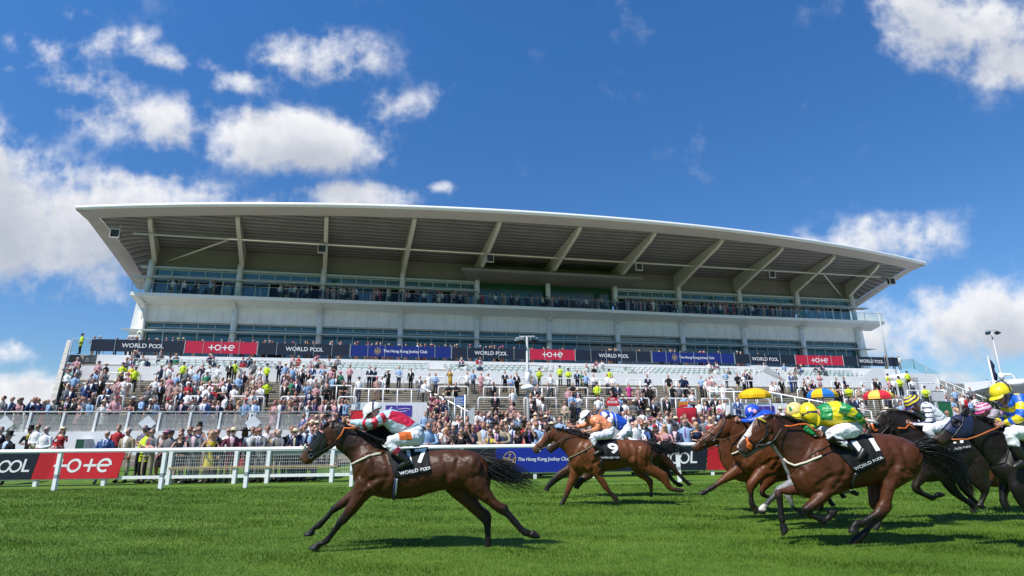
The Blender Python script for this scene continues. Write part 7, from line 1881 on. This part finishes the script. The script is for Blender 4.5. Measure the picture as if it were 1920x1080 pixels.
STEPS = [('a', '875,385,Wg,g;990,330,Wp,g;1015,405,Sg;895,435,Da,h;875,475,Ww;965,530,Wl;870,660,Wg;925,690,Sn;1115,600,Sb;1190,600,Sn;1165,540,Wg;1220,470,Wl;1340,470,Wg;1265,365,Wp,c;1360,375,Dk,h;1300,575,Sk;1195,755,Wk,g,a;1060,820,Ww;915,850,Sk;1350,815,Ww,,h;1330,750,Sn;1390,655,Sn;1465,710,Wg;1475,775,Wp;1465,610,Df,h;1520,560,Dp,l;1595,565,Dw,w;1555,480,Wk,g;1635,490,Dp,f;1685,410,Dy,f;1570,375,Hh,c;1615,335,Sg;1730,440,Hh,c'),
 ('c', '435,285,Sn,h,l;540,240,Wp;525,300,Ww,g;720,225,Hh,c;810,305,Ww;750,345,Wg;885,345,Wl;960,260,Wn,,p;1045,275,Dw,h;1150,290,Ww,,s;1300,240,Sk;1365,225,Hh,c;1605,240,Wg;1480,345,Sk;1410,400,Wl;1555,350,Df,l;1680,325,Ww,,p;1600,425,St;1680,430,Df;1010,375,De,c;630,375,Wl;780,425,Sn;365,430,Ww,,l;440,445,Df,h;540,410,Wp;555,470,Df,f;635,490,Df,k;865,490,Sg,g;940,495,Dw,y;1050,455,Dr,l;1205,435,Wp;1220,480,Ww;1285,450,Sn,h;1355,530,Dw,k;1000,535,Ww;1090,555,Dr,l;775,505,Dr,w;435,500,Sk,,a;275,555,Wg,,l;1045,490,Ww;1185,510,Dk,l;1520,540,Df;1595,560,Df,l;1690,525,Ww,,a;1520,615,Da,y;1600,615,Ww,,l;190,660,Wl,b;270,740,Wg,,a;200,790,Wl;225,850,Sk,r;65,820,Wk,w;340,860,Sg,g;490,825,Sn,c;690,595,Sn;770,620,Ww;915,605,Sn;995,665,Sp,g;1240,665,Ww,,o;1035,585,Sg,g;1420,765,Wl,r;1365,840,Wl;1455,855,Ww;1520,835,Wl;660,840,Sg;705,805,Wg;755,840,Ww;805,820,Sb;850,800,Sb;935,835,Dk,l;990,845,Sn;1135,865,Wk;1240,865,Dt,y;1740,870,Dp,l'),
 ('e', '150,250,Hh,c;380,255,Wl,h;495,250,Ww,h;470,300,Wl;605,280,Dw,h;725,280,Sb;590,320,Sk;670,345,Sk;860,275,Wl,,p;960,300,Wp;870,360,Sk;905,390,Wg;985,400,Wl;1195,285,Wp;1310,445,Ww,c;1120,485,Dk,l;895,465,Sg;905,530,Wk;770,500,Wp;660,510,Wl,,o;460,465,De,l;525,460,Sn;520,385,Sn;375,385,Sn;415,340,Df;425,605,Sg;510,615,Df,l;685,585,Sn;785,590,Wk,b;600,705,Sg;450,725,Dk,l;400,790,Dt,y;285,755,Ww;235,860,Wn;300,850,Wg;370,850,Wg;440,865,Dk,k;685,790,Sk;795,830,Wp;850,805,Sk;975,705,Wp;1005,845,Sn;1095,725,Dw,l;1195,635,Wk,,a;1205,720,Sn;1370,580,Df,f;1150,855,St;1070,890,Wl,,o;925,905,Dp,l;830,905,Dp,g;645,880,Wn,b;555,900,Dw,g;1360,830,Df,w;1445,300,Sn;1505,310,Sn;1680,340,Sk,w,p;1535,430,Df,f;1600,420,Ww;150,455,Hh,c;110,870,Dp,l'),
 ('f', '195,310,Wl;345,315,Sk;840,320,Do,,p;455,435,Sg;575,390,Dw,l;655,390,Wl;540,555,Ww;615,590,Dm,k;685,650,Dq,h;755,620,Sn,h;820,500,Wk;910,505,Wk,,a;775,730,Ww;680,750,Dk,l;800,850,Wn,,p;1055,380,Ww;1130,355,Wl;1230,385,Dp,y;1320,385,Ww,,p;1385,500,Sk;1410,620,Sk;1530,370,Sk;1605,400,Wl;1675,385,Sk;1630,580,Ww;1660,780,Df,l'),
 ('g', '60,390,Sk;220,360,St;345,325,Hh,c;490,395,Ww;605,300,Hh,c;710,320,Hh,c;820,340,Sn;880,365,De,l;930,380,Wl;1030,395,Ww;1200,390,Ww;1265,410,Ww;1225,340,Hh,c;1070,495,Hh,c;320,510,Wg;450,515,Sg;765,515,Dk,l;825,580,Sn,h;750,620,Wl;835,640,Ww,,o;1085,655,Ww;1280,530,Dk,l;1335,525,Sn;1345,660,Wl;1400,655,Dk,h;1475,510,Dq,l;1590,550,Df,l;1690,510,Wk,w;1640,640,Sk;1595,665,Sk;235,640,Dw,y;320,645,Sk;855,800,Wk;820,860,St;470,805,Dt,y;345,810,Sk;1480,820,Sn;1700,810,Wg,h;1635,840,Ww,c;710,955,Sg,t'),
 ('i', '90,405,Sn;355,420,Wk;525,425,Wn;570,420,Wn,w;765,420,Wl;830,450,Ww;905,420,Ww;875,445,Wp;1075,365,Wl;1225,390,Wk;1300,400,Ww;1325,360,Sn;1385,380,Sk;70,515,Sk,w;125,540,Wk,w;400,540,Wk;490,520,Wg;620,545,Dk,k;880,515,Ww;950,525,Wl;1030,535,Ww;1090,540,Dw,l;650,615,Ww;545,635,Wl;330,680,Sn;170,730,Sk;200,670,Wg;330,705,Sk;740,720,Ww;820,745,Sb;855,675,Sk;945,675,Sk;1010,765,Dq,l;1065,755,Ww;1225,710,Sb;680,765,Wl;1665,505,Ww;1715,505,Dw,l'),
 ('j', '50,505,Ww;95,505,Dw,l;155,440,Sk;270,380,Sb;325,390,Wg;450,450,Sk;505,450,Dw,l;560,485,Sk;455,530,Sk;510,545,Dp,l;860,455,Sk;955,450,Wn;1005,540,Hh,c;850,590,Sk;895,585,Sk;1040,665,Sn;1100,690,Sn;1175,705,Dw,h;1135,560,Dt,l;1200,550,Ww;1330,455,Dk,l;1370,450,Sk;1520,455,Wp;1575,455,Ww;1505,390,Hh,c;1645,430,Hh,c;1470,550,Wg;1525,555,Sk;1275,850,St;1300,905,Ww;175,755,Wg;235,780,Ww,,o;1615,665,Sg;1720,765,Wl'),
 ('k', '285,755,Ww;145,745,Hh,c;235,685,Hh,c;435,850,Hh,c;580,860,Ww;635,855,Ww;760,865,Wl;945,870,Wg;850,940,Ww;890,960,Wr;990,970,Ww;665,965,Sb;730,985,Wl;300,935,Wg;365,940,Wg;940,985,Wl')]
FENCE = [('a', '25,970,Wg;145,930,Sn,g,l;270,905,Sk;265,950,Dp,l,l;425,915,Sn;445,935,Sb,,p;505,930,Sn,b,l;570,980,Dr,l,l;640,960,Wl,b,l;715,960,Wg,g;850,935,Sk;925,920,Sk;1005,955,Df,l;1065,925,Wg;1150,960,Wl,,l;1325,950,Dw,h,l;1475,950,Wp,f,l;1685,950,Wk,w;1665,1005,Df,l,l')]
rp = random.Random(11)
def put(kind, px, py, code, hh, pose):
    hair, hat = ('-', '') if hh == '-' else ((hh, '') if hh in 'bgyl' else (('l' if code[0] == 'D' else rp.choice('-g-')), hh))
    if not pose: pose = rp.choice('sshhal' if kind != 'lawn' else 'slahh') if code[0] != 'H' else rp.choice('sah')
    h = rp.uniform(.955, 1.045) * (.95 if code[0] == 'D' else 1.0) * (1.02 if kind != 'lawn' else 1); ht = 1.765 * h + (.14 if hat == 't' else .04 if hat else 0)
    if kind == 'lawn' and hh != 't':
        h *= 1.07; ht *= 1.07
    if kind == 'lawn':
        d = ray(px, py); # meet the plane of heads above the sloping lawn
        t = (-2.09 + ht - CAMZ) / (d[2] - .10 * d[1]); y = d[1] * t if t > 0 else 30
        P = ony(px, py, y); y = min(max(y, yf(P.x) + .45 if pose == 'l' else yf(P.x) + .6), 30.5); P = ony(px, py, y); z = bank(y)
        P = Vector((P.x, y, z))
    elif kind == 'fence':
        u, zz = onv(px, py, 32.45); P = S(u, 32.45, zf)
    else:
        u, v = onterr(px, py, ht); v = min(max(v, 33.6), VW - .25)
        if u > u_right(v) + .6: return
        u = min(u, u_right(v) - .3)
        if in_vom(u) and v < 39.6: v = 34.0 if v < 37 else 39.8
        k = int((v - 33.3) / run); z = terr_z(33.3) + rise * min(max(k, 0), NS)
        if in_vom(u) and v < 39.4: z = 0.9
        P = S(u, v, z)
    PEOPLE.append(dict(P=P, code=code, hair=hair, hat=hat, pose=pose, h=h, kind=kind, px=px, py=py, d=(P - Vector(EYE)).length))
for kind, src in (('lawn', LAWN), ('fence', FENCE), ('steps', STEPS)):
    for c, txt in src:
        for q in parse(c, txt): put(kind, *q)
def rand_sp():
    code = rp.choice(('Sn', 'Sk', 'Sg', 'Sb', 'Sk', 'Sn', 'Ww', 'Ww', 'Wl', 'Ww', 'Wp', 'Wg', 'Wn', 'Df', 'Dr', 'Dw', 'Dk', 'Dp', 'De', 'Dn'))
    return dict(code=code, hair=rp.choice('--gyl' if code[0] == 'D' else '-----gb'), hat=rp.choice(('', '', '', 'h', 'f', 'k')) if code[0] == 'D' else rp.choice(('',) * 7 + ('h', 'c')))
for _ in range(95):     # behind the front rows on the lawn
    px = rp.choice((rp.uniform(800, 1330), rp.uniform(800, 1330), rp.uniform(560, 640), rp.uniform(1330, 1780))); y = rp.uniform(23.2, 30.5); P = ony(px, 800, y); P.z = bank(y); p = rand_sp()
    p.update(P=P, pose=rp.choice('shaphal'), h=rp.uniform(1.0, 1.09), kind='lawn', px=px, py=800, d=(P - Vector(EYE)).length); PEOPLE.append(p)
P_ = S(u_left(54) + .55, 54.5, 8.62); PEOPLE.append(dict(P=P_, code='Hh', hair='-', hat='c', pose='h', h=1.02, kind='walk', px=130, py=627, d=10.0))
def spec_of(p):
    c = p['code']; k, m = c[0], c[1]; col = COLS['k' if m == 'K' else m]; r = rp
    skin = SKINS[4] if (c == 'Dr' and p['hat'] == 'k') else r.choice(SKINS[:4])
    hairc = HAIRC[p['hair']] if p['hair'] in HAIRC else HAIRC['-']
    bot = {'S': col if m not in 'tp' else (.5, .45, .36), 'W': r.choice([(.018, .02, .03), (.03, .045, .10), (.09, .09, .10), (.34, .29, .20), (.018, .018, .02)]), 'H': (.016, .017, .02), 'D': skin}[k]
    top = col if k != 'H' else COLS['h']
    shirt = (.74, .74, .75) if k == 'S' else (.6, .6, .62)
    if m == 'K': shirt = (.66, .47, .03)
    if k == 'S' and m != 'K': shirt = r.choice([(.74, .74, .75), (.74, .74, .75), (.42, .54, .74), (.70, .48, .52)])
    acc = HATC[p['hat']] if p['hat'] else r.choice([(.03, .05, .2), (.3, .03, .05), (.05, .05, .06), (.2, .1, .3)])
    sho = (.018, .014, .012) if k != 'D' else r.choice([(.5, .35, .28), (.02, .02, .02), (.6, .58, .55)])
    return skin, hairc, top, bot, sho, shirt, acc
BANX = [(0, 'left of all the banners'), (170, 'below the leftmost navy banner'), (346, 'below the leftmost red banner'), (483, 'below the second navy banner'), (657, 'below the left blue banner'), (847, 'below the third navy banner'), (993, 'below the middle red banner'), (1079, 'below the fourth navy banner'), (1223, 'below the right blue banner'), (1378, 'below the fifth navy banner'), (1492, 'below the rightmost red banner'), (1582, 'below the rightmost navy banner'), (1700, 'right of all the banners')]
RAILX = [(0, 'behind the leftmost black board'), (60, 'behind the leftmost red board'), (225, 'just right of the leftmost red board'), (300, 'at the mesh fence left of the yellow dress'), (390, 'at the mesh fence'), (440, 'at the fence left of the leading horse'), (540, 'behind the leading horse’s head'), (780, 'above the leading horse’s back'), (860, 'above the plain navy board'), (925, 'above the blue crest board'), (985, 'left of the orange jockey'), (1100, 'beyond the orange jockey'), (1180, 'above horse nine’s rump'), (1260, 'beside the draped crimson stand'), (1310, 'left of the chasing group'), (1500, 'beyond the chasing group')]
def place_of(p):
    z = [t for x, t in (RAILX if p['kind'] == 'lawn' else BANX) if x <= p['px']][-1].replace('’', "'")
    if p['kind'] == 'lawn': return z if p['P'].y < 24.5 else 'well ' + z if z.startswith('behind') or z.startswith('beyond') else 'further back ' + z
    if p['kind'] == 'fence': return 'at the perforated terrace fence'
    if p['kind'] == 'walk': return 'alone at the left end of the walkway'
    v = p['P'] @ Vector(SV); r = 'top' if v > 44.6 else 'upper' if v > 41.4 else 'middle' if v > 37.6 else 'lower'
    return r + ' steps ' + z
def desc(p):
    k, m = p['code'][0], p['code'][1]
    if m == 'K': s = 'black coat and yellow waistcoat'
    else: s = {'S': CW.get(m, '') + ' suit', 'W': CW[m] + (' shirt' if m in 'wlp' else ' top'), 'H': 'hi-vis vest', 'D': CW[m] + ' dress'}[k]
    if p['hat']: s += ', ' + HATW[p['hat']]
    elif p['hair'] in 'bgyl': s += ', ' + {'b': 'bald', 'g': 'grey hair', 'y': 'blonde hair', 'l': 'long dark hair'}[p['hair']]
    return s
PEOPLE.sort(key=lambda p: p['d'])
IND, REST = PEOPLE[:300], PEOPLE[300:]
seen = {}
for p in IND:
    p['lab'] = 'person in %s, %s' % (desc(p), place_of(p)); seen.setdefault(p['lab'], []).append(p)
for lab, q in list(seen.items()):
    if len(q) > 1:
        for p in q: p['lab2'] = 'person in %s, %s, %s' % (desc(p), POSEW[p['pose']], place_of(p))
        s2 = {}
        for p in q: s2.setdefault(p['lab2'], []).append(p)
        for l2, q2 in s2.items():
            q2.sort(key=lambda p: p['px']); n = len(q2)
            for i, p in enumerate(q2):
                base = l2 if n == 1 else lab
                p['lab'] = base if n == 1 else '%s, %s' % (l2.replace(', ' + POSEW[p['pose']], ' ' + POSEW[p['pose']], 1), 'leftmost' if i == 0 else ('rightmost' if i == n - 1 else ORD[i] + ' from left'))
for p in IND:
    k = p['code'][0]; var = rp.choice((0, 1, 1, 0, 2)); hair = p['hair'] if not (p['hat'] and p['hair'] in 'g') else '-'
    hk = 'h' if p['hat'] == 'h' else p['hat']
    me = person_mesh(k, {'-': '-', 'b': 'b', 'g': '-', 'y': 'y', 'l': 'l'}[hair], {'w': 'c', 'r': 'c'}.get(hk, hk), p['pose'], var)
    o = bpy.data.objects.new('person', me); COL.objects.link(o); o.location = p['P']; sc_ = p['h']; o.scale = (sc_ * rp.uniform(.95, 1.12),) * 2 + (sc_,)
    yaw = math.atan2(-p['P'].x, -(p['P'].y)) ; o.rotation_euler.z = -(math.atan2(p['P'].x - 2.0, p['P'].y)) * (.15 if p['P'].x < 2 else .6) + rp.gauss(-.12, .3)
    sp = spec_of(p); mats_ = [cmat('skin', sp[0], .1), cmat('hair', sp[1]), floral(sp[2]) if p['code'] == 'Df' else cmat('clothing', sp[2]), cmat('clothing', sp[3]), cmat('shoes', sp[4]), cmat('clothing', sp[5]), cmat('accessory', sp[6]), cmat('sunglasses', (.012, .012, .014))]
    for i, m in enumerate(mats_): o.material_slots[i].link = 'OBJECT'; o.material_slots[i].material = m
    tag(o, ' '.join(p['lab'].split()[:16]), 'person', 'spectators watching the race')

# everyone else, too far or too many to count one by one: low-detail figures in one crowd
CV, CFc, CC = [], [], []
def low(P, rz, sp, kind, hat, seated=False, h=1.0, arms='s'):
    m = MB(); skin, hairc, top, bot, sho, shirt, acc = sp; cs = [skin, hairc, top, bot, sho, shirt, acc]; n = 6
    dz = -.42 if seated else 0
    for s in (-1, 1):
        if seated: m.tube([(s * .09, .0, .50), (s * .1, -.40, .48), (s * .1, -.42, .06)], [.085, .065, .045], 5, 3 if kind != 'D' else 2)
        else: m.tube([(s * .085, 0, .93), (s * .09, -.01, .5), (s * .09, .01, .04)], [.095, .066, .05], 5, 3 if kind != 'D' else 0)
    zs = [(.50, .2, .17), (.92, .165, .125)] if (kind == 'D' and not seated) else [(.78 if kind == 'S' else .88, .18, .13)]
    zs += [(1.10, .15, .11), (1.30, .19, .125), (1.42, .165, .10), (1.49, .07, .065)]
    m.rings([[Vector((rx * math.cos(q), ry * math.sin(q), z + dz)) for q in [2 * math.pi * (j + .5) / 8 for j in range(8)]] for z, rx, ry in zs], 2)
    if kind == 'S': m.hexa([(-.012, -.135, 1.12 + dz), (.012, -.135, 1.12 + dz), (.012, -.1, 1.12 + dz), (-.012, -.1, 1.12 + dz), (-.06, -.125, 1.47 + dz), (.06, -.125, 1.47 + dz), (.06, -.08, 1.47 + dz), (-.06, -.08, 1.47 + dz)], 5)
    e, w = ARMS[arms]
    for s in (-1, 1):
        a, b, c = Vector((s * .19, 0, 1.40 + dz)), Vector((e[0] * s, e[1], e[2] + dz)), Vector((w[0] * s, w[1], w[2] + dz))
        bare = kind == 'D' or (kind == 'W' and rp.random() < .4); m.tube([a, b], [.058, .047], 5, 2); m.tube([b, c], [.046, .032], 5, 0 if bare else 2); m.ell(c + (c - b).normalized() * .05, .036, .036, .045, 0, 5, 4)
    m.tube([(0, 0, 1.45 + dz), (0, -.01, 1.57 + dz)], [.06, .055], 5, 0); m.ell((0, -.015, 1.645 + dz), .076, .094, .118, 0, 8, 6); m.ell((0, .012, 1.682 + dz), .086, .098, .096, 1, 8, 5)
    if hat: m.rings([[Vector((r * math.cos(q), r * math.sin(q), z + dz)) for q in [2 * math.pi * j / 8 for j in range(8)]] for r, z in ((.16, 1.70), (.16, 1.715), (.088, 1.72), (.075, 1.79), (.01, 1.80))], 6)
    o = len(CV); Rz = Matrix.Rotation(rz, 3, 'Z')
    CV.extend([tuple(P + Rz @ (Vector(v) * h)) for v in m.v]); CFc.extend([[i + o for i in f] for f in m.f]); CC.extend([cs[k] for k in m.m])
for p in REST: low(p['P'], rp.gauss(0, .3), spec_of(p), p['code'][0], p['hat'], h=p['h'], arms=p['pose'] if p['pose'] != 'o' else 'p')
def walkers(px0, px1, n, v, z, jit=.5, pose='lhsah'):
    for _ in range(n):
        px = rp.uniform(px0, px1); u, _z = onv(px, 640, v); p = rand_sp(); low(S(u, v + rp.uniform(0, jit), z), AZ + rp.gauss(0, .4), spec_of(p), p['code'][0], p['hat'], h=rp.uniform(.94, 1.05), arms=rp.choice(pose))
for a, b, n in ((172, 345, 15), (350, 480, 9), (480, 620, 18), (620, 860, 40), (860, 1000, 16), (1000, 1080, 3), (1120, 1200, 6), (1220, 1290, 8), (1290, 1360, 6), (1380, 1420, 4), (1650, 1685, 4)): walkers(a, b, n, 55.35, 8.62, .6)
for a, b, n in ((318, 432, 9), (520, 600, 12), (600, 680, 11), (700, 760, 8), (760, 860, 14), (860, 950, 8), (960, 1100, 20), (1110, 1210, 14), (1200, 1345, 20), (1340, 1420, 10), (1420, 1560, 14)):
    for _ in range(int(n * 1.5)):
        u, _z = onv(rp.uniform(a, b), 560, 66.6); p = rand_sp(); low(S(u, 66.4 + rp.uniform(0, .9), 17.0), AZ + rp.gauss(0, .4), spec_of(p), p['code'][0], p['hat'], h=rp.uniform(.95, 1.05), arms=rp.choice('lhsa'))
for _ in range(62):
    k = rp.randrange(4); px = rp.choice((rp.uniform(240, 345), rp.uniform(380, 560), rp.uniform(560, 640), rp.uniform(860, 900), rp.uniform(1090, 1130), rp.uniform(1320, 1380), rp.uniform(1420, 1560)))
    v = VW + .35 + 1.75 * k + 1.1; u, _z = onv(px, 670, v); p = rand_sp(); low(S(u, v - .12, T_Z + .55 + .42 * k), AZ + rp.gauss(0, .2), spec_of(p), p['code'][0], p['hat'], seated=True, arms='h')
for _ in range(16):      # more about the steps
    if True:
        px = rp.choice((rp.uniform(520, 640), rp.uniform(860, 1740))); k = rp.randrange(1, NS); v = 33.3 + run * k + .3; u, _z = onv(px, 720, v)
        if in_vom(u) and v < 40: continue
        p = rand_sp(); low(S(u, v, terr_z(33.3) + rise * k), rp.gauss(0, .3), spec_of(p), p['code'][0], p['hat'], arms=rp.choice('shal'))
me = bpy.data.meshes.new('crowd'); me.from_pydata(CV, [], CFc); at = me.attributes.new('cloth', 'FLOAT_COLOR', 'FACE')
at.data.foreach_set('color', np.array([(*c, 1) for c in CC], np.float32).ravel()); me.polygons.foreach_set('use_smooth', [True] * len(me.polygons))
m = bpy.data.materials.new('crowd_clothing'); m.use_nodes = True; t = m.node_tree; b = t.nodes['Principled BSDF']; b.inputs['Roughness'].default_value = .75; b.inputs['Specular IOR Level'].default_value = .2
an = t.nodes.new('ShaderNodeAttribute'); an.attribute_name = 'cloth'; t.links.new(an.outputs['Color'], b.inputs['Base Color']); me.materials.append(m)
o = bpy.data.objects.new('crowd', me); COL.objects.link(o); tag(o, 'packed racegoers on the stand', 'crowd', kind='stuff')
